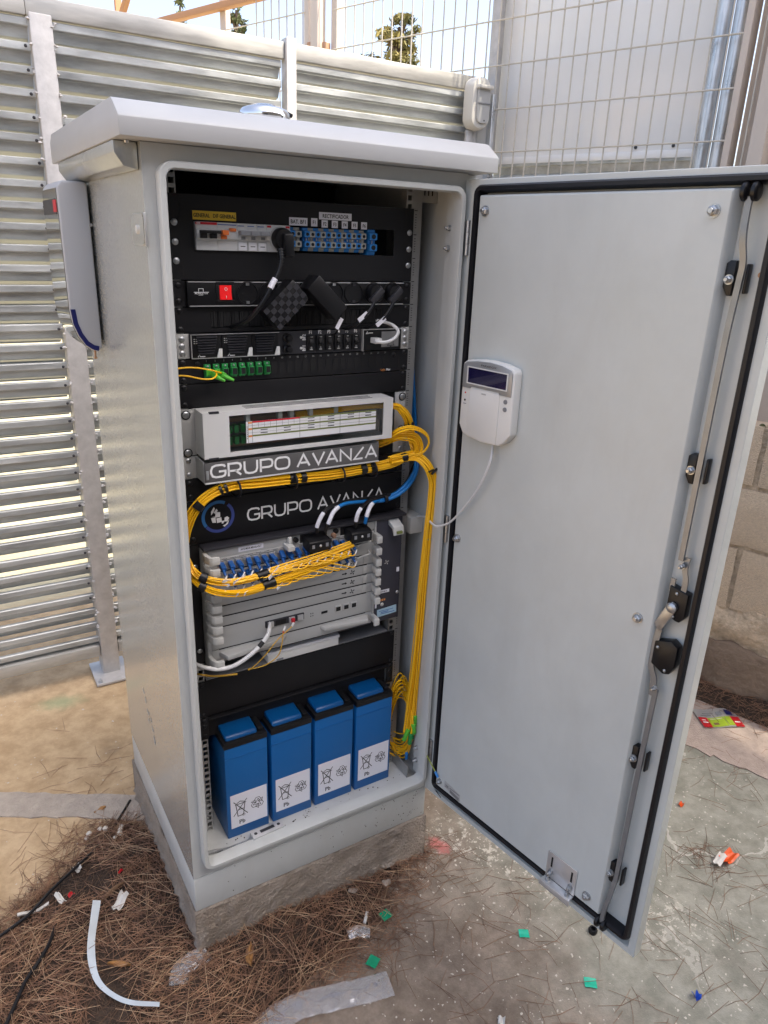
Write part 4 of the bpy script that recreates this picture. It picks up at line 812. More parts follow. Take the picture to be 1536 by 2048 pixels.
def terminal(x0, x1, m, z0=1.5035, z1=1.5435, nm='terminal_block', hr=0.0030, y=-0.004):
    xm = (x0+x1)/2; dz = z1-z0; mb = MB()
    mb.prism([(x0, 0.03, z0), (x0, y+0.006, z0), (x0, y+0.004, z0+dz*0.14), (x0, y-0.004, z0+dz*0.18), (x0, y-0.004, z0+dz*0.42), (x0, y+0.005, z0+dz*0.45), (x0, y+0.005, z0+dz*0.58), (x0, y-0.004, z0+dz*0.61), (x0, y-0.004, z0+dz*0.85), (x0, y+0.006, z0+dz*0.9), (x0, y+0.006, z1), (x0, 0.03, z1)], (x1-x0-0.0004, 0, 0))
    t = ob(nm, mb, m, bp_)
    for f in (0.30, 0.73): ob('screw_hole', MB().lathe((xm, y-0.0042, z0+dz*f), (0, -1, 0), [(hr, 0), (hr, 0.0004)], 12), 'void', t)
    ob('clip', MB().box(xm-0.0004, xm+0.0004, y+0.001, y+0.005, z0+dz*0.46, z0+dz*0.57), 'silver', t)
terminal(-0.0255, -0.0145, 'terminal_blue'); terminal(-0.0145, -0.0025, 'terminal_grey')
for i in range(12): terminal(0.0035+0.01075*i, 0.0035+0.01075*(i+1), 'terminal_blue' if i % 2 == 0 else 'terminal_grey')
terminal(0.1395, 0.1555, 'terminal_blue', 1.4995, 1.5455, 'earth_terminal', 0.0046, -0.006)

# --- mains plug and its cord
mc = thing('mains_cord', 'black mains cord plugged into the white socket among the breakers', 'cord', (-0.048, -0.03, 1.37))
ob('plug', MB().lathe((-0.0480, BY-0.004, 1.5228), (0, -1, 0), [(0.0182, 0), (0.0182, 0.018), (0.0165, 0.022), (0.004, 0.023)], 28), 'black_plastic', mc, smooth=True)
ob('plug_body', MB().obox((-0.0440, BY-0.028, 1.5130), (1, 0, 0.05), (0, 1, 0), (-0.05, 0, 1), 0.019, 0.022, 0.040), 'black_plastic', mc, bevel=0.004)
P_ = smooth_path(PATHS['mains'], 8); ob('cable', MB().tube(P_, 0.0042, 10), 'black_plastic', mc, smooth=True)
st = MB()
for i in range(6): st.lathe(P_[i*2]*1.0, P_[i*2+1]-P_[i*2], [(0.0062-0.0003*i, 0), (0.0062-0.0003*i, 0.0025)], 12)
ob('strain_relief', st, 'black_plastic', mc, smooth=True); ob('cable_tag', MB().tube(P_[20:27], 0.0052, 10), 'white_label', mc, smooth=True)

# --- power strip (1 unit)
ps = thing('power_strip', 'black rack power strip with red rocker switch and round sockets', 'power strip', (0, 0, zu(4)))
ob('body', MB().box(-0.2195, 0.2195, -0.012, 0.03, zu(4)+0.0012, zu(3)-0.0012), 'black_plastic', ps, bevel=0.001)
ob('ear', MB().box(-EX, -0.2196, FRY, -0.001, zu(4)+0.001, zu(3)-0.001), 'black', ps); ob('ear', MB().box(0.2196, EX, FRY, -0.001, zu(4)+0.001, zu(3)-0.001), 'black', ps)
ob('trim', MB().box(-0.2175, 0.2185, -0.0132, -0.0118, zu(3)-0.0030, zu(3)-0.0013), 'silver', ps); ob('trim', MB().box(-0.2165, 0.2185, -0.0132, -0.0118, zu(4)+0.0013, zu(4)+0.0030), 'silver', ps)
ear_screws(ps, (3.18, 3.78), 'black_plastic')
ob('switch_frame', frame_plate(MB(), -0.169, -0.136, 1.4135, 1.4495, -0.163, -0.141, 1.419, 1.444, -0.0145, -0.0121), 'black_plastic', ps, bevel=0.0006)
sw = ob('rocker_switch', MB().prism([(-0.1625, -0.012, 1.4195), (-0.1625, -0.0175, 1.4195), (-0.1625, -0.0145, 1.431), (-0.1625, -0.0155, 1.4435), (-0.1625, -0.012, 1.4435)], (0.021, 0, 0)), 'red_switch', ps, bevel=0.0005)
ob('lettering', MB().stroke([(0.0022*math.cos(a), 0.0026*math.sin(a)) for a in np.linspace(0, 6.283, 13)[:-1]], 0.0007, (-0.152, -0.0160, 1.4375), X, Z, NF, 0.0004, True).box(-0.1525, -0.1517, -0.0178, -0.0172, 1.4215, 1.4265), 'white_ink', sw)
lg = MB(); lg.stroke([(-0.012, 0), (0.014, 0)], 0.0010, (-0.196, -0.0122, 1.4318), X, Z, NF); lg.stroke([(-0.0035, 0.001), (-0.0035, 0.006), (0.0045, 0.006), (0.0045, 0.001)], 0.0009, (-0.196, -0.0122, 1.4318), X, Z, NF); lg.stroke([(-0.004, -0.0045), (0.004, -0.0045)], 0.0007, (-0.196, -0.0122, 1.4318), X, Z, NF)
ob('logo', lg, 'white_ink', ps); text('lettering', 'MONOLYTH', 0.0045, (-0.2065, -0.0122, 1.4300), X, Z, 'white_ink', ps, 0.9, 'LEFT', 0.0004, 0.02)
SX = [-0.111+0.0432*i for i in range(8)]
for i, x in enumerate(SX):
    s_ = ob('socket', MB().lathe((x, -0.0121, 1.4300), (0, -1, 0), [(0.0205, 0), (0.0205, 0.0018), (0.0188, 0.0022), (0.0180, 0.0002), (0.0175, 0.0001)], 30), 'black_plastic', ps, smooth=True)
    for dz in (-0.0155, 0.0155): ob('earth_clip', MB().box(x-0.003, x+0.003, -0.0142, -0.0123, 1.4300+dz-0.0022, 1.4300+dz+0.0022), 'zinc' if i in (0, 4) else 'dark_grey', s_)
    for dx in (-0.0095, 0.0095): ob('pin_hole', MB().lathe((x+dx, -0.0124, 1.4300), (0, -1, 0), [(0.0024, 0), (0.0024, 0.0003)], 10), 'void', s_)
# power adapters and plugs
ad = thing('power_adapter', 'textured black power adapter hanging diagonally from the power strip, left one', 'power adapter', (-0.056, -0.02, 1.371), 'power adapters')
ua, va = np.array([0.73, 0, 0.68]), np.array([-0.68, 0, 0.73]); ca = np.array([-0.0565, -0.042, 1.4135])
ob('body', MB().obox(ca, va, (0, 1, 0), ua, 0.047, 0.036, 0.080), 'black_plastic', ad, bevel=0.004)
tx = MB()
for i in range(8):
    for j in range(5):
        if (i+j) % 2 == 0: tx.obox(ca+ua*(-0.035+0.010*i)+va*(-0.0185+0.0092*j)+np.array([0, -0.0181, 0]), va, (0, 1, 0), ua, 0.0088, 0.0012, 0.0096)
ob('relief', tx, 'dark_grey', ad)
ob('plug_base', MB().lathe((-0.030, -0.014, 1.4300), (0, -1, 0), [(0.018, 0), (0.018, 0.012)], 24), 'black_plastic', ad, smooth=True)
ad = thing('power_adapter', 'smooth black power adapter hanging diagonally from the power strip, right one', 'power adapter', (0.026, -0.02, 1.388), 'power adapters')
ub, vb = np.array([-0.72, 0, 0.69]), np.array([0.69, 0, 0.72]); cb = np.array([0.0235, -0.044, 1.4245])
ob('body', MB().obox(cb, vb, (0, 1, 0), ub, 0.034, 0.042, 0.082), 'black_plastic', ad, bevel=0.003); ob('plug_base', MB().lathe((0.019, -0.014, 1.4300), (0, -1, 0), [(0.018, 0), (0.018, 0.012)], 24), 'black_plastic', ad, smooth=True)
ob('cable', MB().tube(smooth_path([(0.045, -0.05, 1.402), (0.055, -0.05, 1.385), (0.06, -0.03, 1.36), (0.06, 0.0, 1.35)], 6), 0.002, 8), 'black_plastic', ad, smooth=True)
ob('cable_tag', MB().obox((0.0535, -0.052, 1.378), (0.5, 0, 0.87), (0, 1, 0), (-0.87, 0, 0.5), 0.022, 0.001, 0.008), 'white_label', ad)
for x, lbl, pth, tg in ((SX[6], 'black angled plug in the second socket from the right end', [(0.142, -0.033, 1.418), (0.130, -0.036, 1.402), (0.115, -0.036, 1.386), (0.098, -0.025, 1.368), (0.09, 0.0, 1.36)], (0.112, -0.0385, 1.388)),
                        (SX[7], 'black angled plug in the rightmost socket', [(0.184, -0.033, 1.415), (0.172, -0.036, 1.398), (0.158, -0.038, 1.384), (0.142, -0.03, 1.37), (0.13, 0.0, 1.36)], (0.152, -0.040, 1.378))):
    pg = thing('power_plug', lbl, 'plug', (x, -0.012, 1.37), 'plugs in the power strip')
    ob('plug', MB().lathe((x, -0.0135, 1.4300), (0, -1, 0), [(0.0172, 0), (0.0172, 0.012), (0.015, 0.016), (0.004, 0.017)], 24), 'black_plastic', pg, smooth=True)
    ob('plug_body', MB().obox((x-0.002, -0.030, 1.4265), (0.72, 0, -0.69), (0, 1, 0), (0.69, 0, 0.72), 0.014, 0.012, 0.036), 'dark_grey', pg, bevel=0.003)
    ob('cable', MB().tube(smooth_path(pth, 6), 0.0034, 8), 'black_plastic', pg, smooth=True)
    ob('cable_tag', MB().obox(tg, (0.80, 0, 0.60), (0, 1, 0), (-0.60, 0, 0.80), 0.024, 0.0012, 0.0085), 'white_label', pg)

# --- brush panel (1 unit)
br = thing('brush_panel', 'black brush strip panel under the power strip', 'rack panel', (0, 0, zu(5)))
ob('face_plate', frame_plate(MB(), -EX, EX, zu(5)+0.001, zu(4)-0.001, -0.178, 0.178, 1.3700, 1.3985, FRY, -0.001), 'black', br)
bb = MB()
for i in range(170): x = -0.178+0.356*i/169+RNG.normal(0, 0.0004); bb.box(x-0.0008, x+0.0008, -0.003+RNG.normal(0, 0.0008), -0.0015, 1.371+RNG.uniform(0, 0.002), 1.3985)
ob('bristles', bb, 'black_matte', br, kind='stuff'); ear_screws(br, (4.15, 4.85), 'black_plastic')
ob('backing', MB().box(-0.18, 0.18, 0.004, 0.005, 1.365, 1.405), 'void', br)

# --- rectifier shelf (1 unit)
rc = thing('rectifier_shelf', 'black rectifier shelf with three louvred modules and fuse breakers', 'rectifier', (0, 0, zu(6)))
z0, z1 = zu(6)+0.001, zu(5)-0.001; RY = -0.012
ob('chassis', MB().box(-0.2185, 0.2185, -0.008, 0.25, z0, z1), 'dark_grey', rc)
for s in (-1, 1):
    e_ = ob('ear', MB().box(min(s*EX, s*0.2190), max(s*EX, s*0.2190), FRY-0.001, -0.001, z0, z1), 'light_grey', rc, bevel=0.0006)
    for k in (5.22, 5.5, 5.78): screw(rc, s*0.2320, FRY-0.001, zu(k), 0.0052)
ob('edge_trim', MB().box(-0.218, -0.052, RY-0.003, RY-0.0015, z1-0.0012, z1).box(-0.218, -0.052, RY-0.003, RY-0.0015, z0, z0+0.0012).box(-0.2185, -0.2172, RY-0.003, RY-0.0015, z0, z1), 'silver', rc)
for i, (x0, x1) in enumerate(((-0.2165, -0.1645), (-0.1615, -0.1075), (-0.1045, -0.0535))):
    md = ob('rectifier_module', MB().box(x0, x1, RY, -0.0081, z0+0.0015, z1-0.0015), 'black_plastic', rc, bevel=0.0012)
    lo = MB()
    for j in range(7):
        z = z0+0.0085+0.0047*j; a = x0+0.007-0.0004*j+(0.004 if i < 2 else 0.001); b_ = x1-0.009+0.0006*j-(0.004-0.0005*j)
        lo.prism([(a, RY-0.0002, z), (a, RY-0.0042, z-0.0006), (a, RY-0.0042, z+0.0012), (a, RY-0.0002, z+0.0024)], (b_-a, 0, 0))
    ob('louvres', lo, 'dark_grey', md)
    ob('release_tab', MB().prism([(x1-0.0085, RY-0.005, z0+0.001), (x1+0.0015, RY-0.005, z0+0.001), (x1+0.0015, RY-0.005, z0+0.0165), (x1-0.004, RY-0.005, z0+0.0165)], (0, 0.004, 0)), 'white_plastic', md, bevel=0.0005)
    if i < 2:
        pr = MB()
        for q in range(2):
            for w2 in range(3): pr.box(x0+0.0035+q*0.0042, x0+0.0060+q*0.0045, RY-0.0005, RY+0.0002, z1-0.0095-w2*0.0035, z1-0.0080-w2*0.0035)
        ob('lettering', pr, 'light_grey', md)
        tr_ = MB(); tr_.stroke([(0, 0), (0.0025, 0.004), (0.005, 0)], 0.0012, (x0+0.010, RY, z0+0.0025), X, Z, NF, 0.0005); tr_.box(x0+0.0155, x0+0.023, RY-0.0006, RY, z0+0.0026, z0+0.0042); ob('logo', tr_, 'white_ink', md)
for z in (1.3495, 1.3290): ob('fuse_holder', MB().lathe((-0.0345, -0.0082, z), (0, -1, 0), [(0.0085, 0), (0.0085, 0.006), (0.0068, 0.0075), (0.0055, 0.016), (0.002, 0.0165)], 22), 'black_plastic', rc, smooth=True)
for z, s in ((1.3490, 'BF2'), (1.3290, 'BF1')):
    ob('led', MB().lathe((-0.0050, -0.0082, z), (0, -1, 0), [(0.0026, 0), (0.0020, 0.002)], 10), 'white_plastic', rc, smooth=True); text('lettering', s, 0.0095, (0.0015, -0.0082, z), Z, -X, 'white_ink', rc, 0.8, 'CENTER', 0.0004, 0.015)
for i in range(6):
    x = 0.0150+0.0196*i; f = ob('fuse_breaker', MB().box(x-0.0085, x+0.0085, -0.012, -0.0081, 1.3235, 1.3525), 'black_plastic', rc, bevel=0.0006)
    ob('toggle', MB().prism([(x-0.004, -0.012, 1.334), (x-0.004, -0.0165, 1.338), (x-0.004, -0.0135, 1.346), (x-0.004, -0.012, 1.347)], (0.008, 0, 0)), 'black_plastic', f, bevel=0.0005)
    ob('lettering', MB().box(x-0.002, x+0.003, -0.0124, -0.0119, 1.3490, 1.3502).box(x-0.003, x+0.003, -0.0124, -0.0119, 1.3255, 1.3272).stroke([(0.0013*math.cos(a), 0.0013*math.sin(a)) for a in np.linspace(0, 6.283, 9)[:-1]], 0.0006, (x, -0.012, 1.3298), X, Z, NF, 0.0005, True), 'light_grey', f)
    text('lettering', 'F%d' % (i+1), 0.0088, (x, -0.0082, 1.3578), X, Z, 'white_ink', rc, 0.85, 'CENTER', 0.0004, 0.02)
ob('controller_frame', MB().box(0.1265, 0.1280, -0.0155, -0.0081, z0, z1).box(0.128, 0.2175, -0.0150, -0.0082, z1-0.0014, z1), 'silver', rc)
ct = ob('controller', MB().box(0.1285, 0.2175, -0.0130, -0.0081, z0+0.001, z1-0.002), 'black_plastic', rc, bevel=0.0006)
ob('display', MB().box(0.1705, 0.2110, -0.0138, -0.0130, z0+0.0065, z1-0.0055), 'lcd_grey', ct)
bl = MB(); bl.stroke([(-0.008, -0.0045), (0.008, -0.0045), (0.0055, -0.001), (0.0055, 0.004), (0.002, 0.008), (-0.002, 0.008), (-0.0055, 0.004), (-0.0055, -0.001)], 0.0011, (0.1925, -0.0138, 1.3325), X, Z, NF, 0.0004, True); bl.box(0.1908, 0.1942, -0.0144, -0.0138, 1.3255, 1.3270); ob('bell_symbol', bl, 'ink', ct)
tr_ = MB(); tr_.stroke([(0, 0), (0.0025, 0.004), (0.005, 0)], 0.0012, (0.1345, -0.0130, 1.3525), X, Z, NF, 0.0005, True); tr_.box(0.1405, 0.1500, -0.0136, -0.0129, 1.3528, 1.3545); ob('logo', tr_, 'white_ink', ct)
ob('port', MB().box(0.137, 0.149, -0.0134, -0.0129, 1.3215, 1.3290), 'void', ct)
rw = thing('network_cable', 'short white network cable looping out of the rectifier controller', 'cable', (0.16, -0.04, 1.33))
ob('connector', MB().box(0.1440, 0.1600, -0.034, -0.0135, 1.3345, 1.3455), 'white_cable', rw, bevel=0.0015); P_ = smooth_path([(0.1585, -0.026, 1.3395)]+PATHS['white_rect'][1:], 8); ob('cable', MB().tube(P_, 0.0033, 10), 'white_cable', rw, smooth=True)

# --- fibre patch panel (1 unit)
pp = thing('patch_panel', 'black fibre patch panel with eight green adapters on its left side', 'patch panel', (0, 0, zu(7)))
ob('face_plate', MB().box(-EX, EX, FRY-0.001, 0.0, zu(7)+0.001, zu(6)-0.001), 'black', pp); ear_screws(pp, (6.15, 6.85), 'black_plastic', FRY-0.001)
for s in (-1, 1): ob('fold_line', MB().box(s*0.219-0.0007, s*0.219+0.0007, FRY-0.0014, FRY-0.0008, zu(7)+0.002, zu(6)-0.002), 'void', pp); screw(pp, s*0.206, FRY-0.001, zu(6.22), 0.0048, 'black_plastic')
PY_ = FRY-0.001
for i in range(24):
    x = -0.1900+0.01630*i
    text('lettering', '%d' % (i+1), 0.0050, (x, PY_, 1.3125), X, Z, 'light_grey', pp, 0.9, 'CENTER', 0.0004)
    if i < 8:
        a = ob('fibre_adapter', MB().box(x-0.0055, x+0.0055, PY_-0.006, PY_+0.001, 1.2835, 1.3075).box(x-0.0052, x+0.0052, PY_-0.012, PY_-0.006, 1.2870, 1.3010), 'green', pp, bevel=0.0006)
        ob('adapter_mouth', MB().box(x-0.0042, x+0.0042, PY_-0.0126, PY_-0.0118, 1.2885, 1.2995), 'void' if i > 1 else 'green_lime', a); screw(a, x, PY_-0.006, 1.3043, 0.0022)
    else: ob('port', MB().box(x-0.0054, x+0.0054, PY_-0.0004, PY_+0.001, 1.2850, 1.3055), 'void', pp)
text('lettering', 'Light', 0.0065, (0.1755, PY_, 1.2775), X, Z, 'orange_ink', pp, 0.9, 'LEFT', 0.0004); text('lettering', 'Max', 0.0065, (0.1890, PY_, 1.2775), X, Z, 'white_ink', pp, 0.9, 'LEFT', 0.0004, 0.02)
for nm, x, lbl in (('patch1', -0.1737, 'upper thin yellow fibre plugged into the second green adapter'), ('patch2', -0.1900, 'lower thin yellow fibre plugged into the first green adapter')):
    c = thing('fibre_patch_cord', lbl, 'cable', (x, -0.02, 1.28), 'patch cords in the green adapters')
    ob('connector', MB().obox((x+0.004, PY_-0.022, 1.292), (1, 0, -0.35), (0, 1, 0), (0.35, 0, 1), 0.008, 0.024, 0.009), 'green_lime', c, bevel=0.001); ob('boot', MB().tube([(x+0.006, PY_-0.032, 1.290), (x+0.018, PY_-0.045, 1.284)], [0.0042, 0.0022], 8), 'green_lime', c, smooth=True)
    ob('fibre', MB().tube(smooth_path(PATHS[nm], 8), 0.0014, 8), 'fibre', c, smooth=True)

# --- blank panels
bk1 = thing('blank_panel', 'plain black one-unit blank panel below the fibre patch panel', 'rack panel', (0, 0, zu(8)))
ob('face_plate', MB().box(-EX, EX, FRY, -0.001, zu(8)+0.001, zu(7)-0.001), 'black', bk1, bevel=0.001); ear_screws(bk1, (7.15, 7.85), 'black_plastic')

# --- fibre distribution tray with window (2 units)
fd = thing('fibre_tray', 'light grey fibre distribution tray with clear window and cable table', 'fibre tray', (0, -0.02, zu(10)))
for s in (-1, 1):
    ob('ear', MB().box(min(s*EX, s*0.215), max(s*EX, s*0.215), FRY, -0.001, zu(10)+0.001, zu(8)-0.001), 'light_grey', fd, bevel=0.0006)
    for k in (8.25, 9.85):
        ob('washer', MB().lathe((s*0.2325, FRY, zu(k)), (0, -1, 0), [(0.0085, 0), (0.0085, 0.0012)], 20), 'black_plastic', fd); screw(fd, s*0.2325, FRY-0.0012, zu(k), 0.0066)
FX0, FX1, FZ0, FZ1, FFY = -0.2165, 0.1800, 1.1445, 1.2285, -0.0520
ob('front_cover', frame_plate(MB(), FX0, FX1, FZ0, FZ1, -0.1680, 0.1585, 1.1525, 1.2205, FFY, FFY+0.0025), 'module_grey', fd)
ob('cover_skin', MB().box(FX0, FX0+0.002, FFY+0.0026, -0.0012, FZ0, FZ1).box(FX1-0.002, FX1, FFY+0.0026, -0.0012, FZ0+0.03, FZ1).box(FX0+0.0022, FX1-0.0022, FFY+0.0026, -0.0012, FZ1-0.002, FZ1-0.0002).box(FX0+0.0022, FX1-0.0022, FFY+0.0026, -0.0012, FZ0+0.0002, FZ0+0.002), 'module_grey', fd)
for q in range(3): ob('top_slot', MB().box(-0.13, 0.14, FFY+0.016+0.009*q, FFY+0.018+0.009*q, FZ1-0.0003, FZ1+0.0004), 'dark_grey', fd)
for x, zc in ((FX0+0.024, FZ1+0.0005), (FX0+0.020, FZ0)): ob('hinge_notch', MB().box(x-0.012, x+0.006, FFY-0.0006, FFY+0.004, zc-0.0022, zc+0.0015), 'dark_grey', fd)
ob('window_pane', MB().box(-0.167, 0.1575, FFY+0.0028, FFY+0.0040, 1.1515, 1.2215), 'pane', fd)
ob('tray_floor', MB().box(-0.21, 0.175, -0.045, -0.003, 1.1472, 1.149).box(-0.21, 0.178, -0.0032, -0.0012, 1.149, 1.226), 'grey_plastic', fd)
mat('copper_brown', (0.30, 0.17, 0.11), 0.5)
ob('splice_cassette', MB().box(-0.20, 0.16, -0.024, -0.004, 1.2020, 1.2100).box(-0.20, 0.05, -0.026, -0.004, 1.1550, 1.1620), 'copper_brown', fd, bevel=0.001)
for i in range(22):
    x = -0.160+0.0125*i
    for zc in (1.190, 1.168): ob('fibre_adapter', MB().box(x-0.005, x+0.003, -0.036, -0.020, zc-0.006, zc+0.008), 'green', fd)
for x in (-0.128, -0.064, -0.040, 0.0, 0.055): ob('cable_clip', MB().box(x-0.004, x+0.004, -0.043, -0.030, 1.205, 1.2185), 'white_plastic', fd, bevel=0.0008)
TX0, TX1, TZ0, TZ1, TY = -0.1355, 0.1415, 1.1660, 1.2065, FFY+0.0022
pl = ob('cable_table', MB().box(TX0, TX1, TY, TY+0.0003, TZ0, TZ1), 'paper', fd)
H = TZ1-TZ0; Wd = TX1-TX0
g = MB(); [g.box(TX0+0.012, TX1, TY-0.0003, TY, TZ0+H*f, TZ0+H*(f+0.07)) for f in (0.62, 0.29)]; g.box(TX0+0.108, TX1, TY-0.0003, TY, TZ1-H*0.065, TZ1); ob('table_band', g, 'olive_ink', pl)
ob('table_band', MB().box(TX0+0.012, TX0+0.108, TY-0.0003, TY, TZ1-H*0.075, TZ1), 'red_ink', pl)
ob('table_band', MB().box(TX0+0.004, TX0+0.0115, TY-0.0003, TY, TZ1-H*0.10, TZ1-H*0.02).box(TX0+0.004, TX0+0.0115, TY-0.0003, TY, TZ0+H*0.60, TZ0+H*0.69).box(TX0+0.004, TX0+0.0115, TY-0.0003, TY, TZ0+H*0.27, TZ0+H*0.36), 'orange_ink', pl)
g = MB()
for x in (TX0+0.004, TX0+0.012, TX0+0.108, TX0+0.195): g.box(x-0.0002, x+0.0002, TY-0.0004, TY, TZ0, TZ1)
for x in (TX0+0.060, TX0+0.151, TX0+0.238): g.box(x-0.0001, x+0.0002, TY-0.0004, TY, TZ0+H*0.33, TZ1)
for f in (0.80, 0.47): g.box(TX0+0.004, TX1, TY-0.0004, TY, TZ0+H*f, TZ0+H*f+0.0002)
for f in range(8): g.box(TX0+0.024+0.012*f, TX0+0.0242+0.012*f, TY-0.0004, TY, TZ0+H*0.69, TZ0+H*0.92)
for x, f in ((0.125, 0.82), (0.168, 0.82), (0.212, 0.82), (0.252, 0.82), (0.028, 0.49), (0.075, 0.49), (0.125, 0.49), (0.168, 0.49)):
    for d in (0.07, -0.07): g.box(TX0+x, TX0+x+0.014, TY-0.0004, TY, TZ0+H*(f+d)-0.0004, TZ0+H*(f+d)+0.0010)
for f in range(7): g.box(TX0+0.0012, TX0+0.0026, TY-0.0004, TY, TZ0+H*(0.2+0.09*f), TZ0+H*(0.24+0.09*f))
ob('table_print', g, 'ink', pl)

# --- stroke lettering of the company name
def arc(cx, cz, rx, rz, a0, a1, n=10): return [(cx+rx*math.cos(math.radians(a)), cz+rz*math.sin(math.radians(a))) for a in np.linspace(a0, a1, n)]
def rounded(x0, x1, z0, z1, r, n=4):
    return [p for p in rrect(x0, x1, z0, z1, r, n)]
GLY = {  # unit height 1
 'G': (1.25, [[(1.13, 0.80), (1.05, 0.95), (0.85, 1.0), (0.38, 1.0), (0.12, 0.90), (0.0, 0.62), (0.0, 0.38), (0.12, 0.10), (0.38, 0.0), (0.85, 0.0), (1.08, 0.08), (1.15, 0.25), (1.15, 0.46), (0.62, 0.46)]]),
 'R': (1.15, [[(0, -0.06), (0, 1.0), (0.72, 1.0), (0.93, 0.92), (1.0, 0.74), (1.0, 0.62), (0.93, 0.45), (0.72, 0.38), (0.0, 0.38)], [(0.55, 0.38), (1.02, -0.04)]]),
 'U': (1.2, [[(0, 1.06), (0, 0.38), (0.10, 0.10), (0.36, 0.0), (0.70, 0.0), (0.96, 0.10), (1.06, 0.38), (1.06, 1.06)]]),
 'P': (1.1, [[(0, -0.06), (0, 1.0), (0.72, 1.0), (0.93, 0.92), (1.0, 0.74), (1.0, 0.60), (0.93, 0.40), (0.72, 0.33), (0.0, 0.33)]]),
 'O': (1.3, [rounded(0, 1.22, 0, 1.0, 0.36)]),
 'A': (1.2, [[(-0.02, -0.04), (0.52, 1.04), (1.08, -0.04)], [(0.26, 0.30), (0.83, 0.30)]]),
 'V': (1.1, [[(0, 1.05), (0.54, -0.02), (1.08, 1.05)]]),
 'N': (1.15, [[(0, -0.05), (0, 1.0), (1.0, 0.0), (1.0, 1.05)]]),
 'Z': (1.0, [[(0.92, 1.05), (0.0, 0.0), (0.85, 0.0)]]),
 ' ': (0.35, [])}
def company(parent, x0, x1, zc, h, y, wd):
    adv = [GLY[c][0]+0.16 for c in 'GRUPO AVANZA']; tot = sum(adv)-0.2; sx = (x1-x0)/tot; mb = MB(); x = 0
    for c, a in zip('GRUPO AVANZA', adv):
        for st_ in GLY[c][1]:
            mb.stroke([((x+p[0])*sx, (p[1]-0.5)*h) for p in st_], wd, (x0, y, zc), X, Z, NF, 0.0006, closed=(c == 'O'))
        x += a
    return ob('lettering', mb, 'white_ink', parent)
tr = thing('label_tray', 'grey one-unit tray with large white company name on its front', 'rack tray', (0, -0.02, zu(11)))
for s in (-1, 1): ob('ear', MB().box(min(s*EX, s*0.215), max(s*EX, s*0.215), FRY, -0.001, zu(11)+0.001, zu(10)-0.001), 'light_grey', tr, bevel=0.0006)
ear_screws(tr, (10.2, 10.8), 'zinc', r=0.0048)
ob('tray_body', MB().box(-0.2185, 0.1495, -0.0495, -0.0012, 1.0985, 1.0998).box(-0.2185, -0.2168, -0.0495, -0.0012, 1.0999, 1.139).box(0.1478, 0.1495, -0.0495, -0.0012, 1.0999, 1.139).box(-0.2167, 0.1477, -0.004, -0.0012, 1.0999, 1.139), 'light_grey', tr)
lip = ob('tray_lip', MB().box(-0.2185, 0.1495, -0.0545, -0.0497, 1.0978, 1.1000), 'module_grey', tr)
fp = ob('front_label', MB().box(-0.2180, 0.1490, -0.0530, -0.0500, 1.1005, 1.1375), 'label_silver', tr, bevel=0.0006)
company(fp, -0.2065, 0.1455, 1.1205, 0.0225, -0.0530, 0.0041)
ob('latch', MB().box(-0.216, -0.211, -0.0545, -0.0531, 1.106, 1.123), 'silver_plastic', tr, bevel=0.0005)

# --- cable manager plate with logo (3 units)
lp_ = thing('logo_panel', 'black rack panel with round blue logo and white company name', 'rack panel', (0, 0, zu(14)))
ob('face_plate', MB().box(-EX, EX, FRY, -0.001, zu(14)+0.001, zu(12)-0.001), 'black', lp_, bevel=0.001); ob('face_plate', MB().box(-EX, EX, FRY, -0.001, zu(12)+0.001, zu(11)-0.001), 'black', lp_, bevel=0.001)
ear_screws(lp_, (11.2, 11.8, 12.3, 13.75), 'black_plastic')
for m_, a0, a1 in (('ring_blue', 62, 215), ('ring_indigo', 217, 408)):
    ob('logo_ring', MB().stroke(arc(-0.181, 1.0125, 0.0300, 0.0300, a0, a1, 26), 0.0062, (0, FRY, 0), X, Z, NF, 0.0005), m_, lp_)
chk = MB(); C0 = np.array([-0.181, 1.0125])
for poly in ([(-0.014, 0.012), (-0.008, 0.021), (-0.006, 0.018), (-0.009, 0.010), (-0.014, 0.005)], [(-0.0085, 0.010), (-0.003, 0.017), (-0.0005, 0.013), (-0.005, 0.005)], [(-0.014, 0.001), (-0.006, 0.001), (-0.005, 0.010), (0.004, 0.009), (0.004, -0.001), (-0.004, -0.001)],
             [(-0.0145, -0.001), (-0.0055, -0.001), (-0.005, -0.012), (-0.012, -0.011)], [(-0.004, -0.003), (0.006, -0.002), (0.007, -0.012), (-0.003, -0.013)], [(0.0072, -0.010), (0.012, -0.010), (0.0125, -0.004), (0.018, -0.002), (0.022, -0.006), (0.018, -0.013), (0.012, -0.012), (0.009, -0.016), (0.006, -0.015)], [(0.008, -0.020), (0.014, -0.018), (0.022, -0.009), (0.019, -0.018), (0.012, -0.023)]):
    P_ = [(C0[0]+a, FRY-0.0005, C0[1]+b_) for a, b_ in poly]; chk.add(P_, [tuple(range(len(P_)))])
ob('logo_mark', chk, 'white_ink', lp_); company(lp_, -0.1205, 0.1960, 1.0062, 0.0235, FRY, 0.0038)
for x in (-0.155, -0.04, 0.065, 0.14): ob('cable_ring', MB().tube(smooth_path([(x, FRY, 1.062), (x, -0.030, 1.060), (x, -0.060, 1.070), (x, -0.062, 1.088), (x, -0.040, 1.097), (x, FRY, 1.096)], 6), 0.0022, 8), 'black_plastic', lp_, smooth=True)

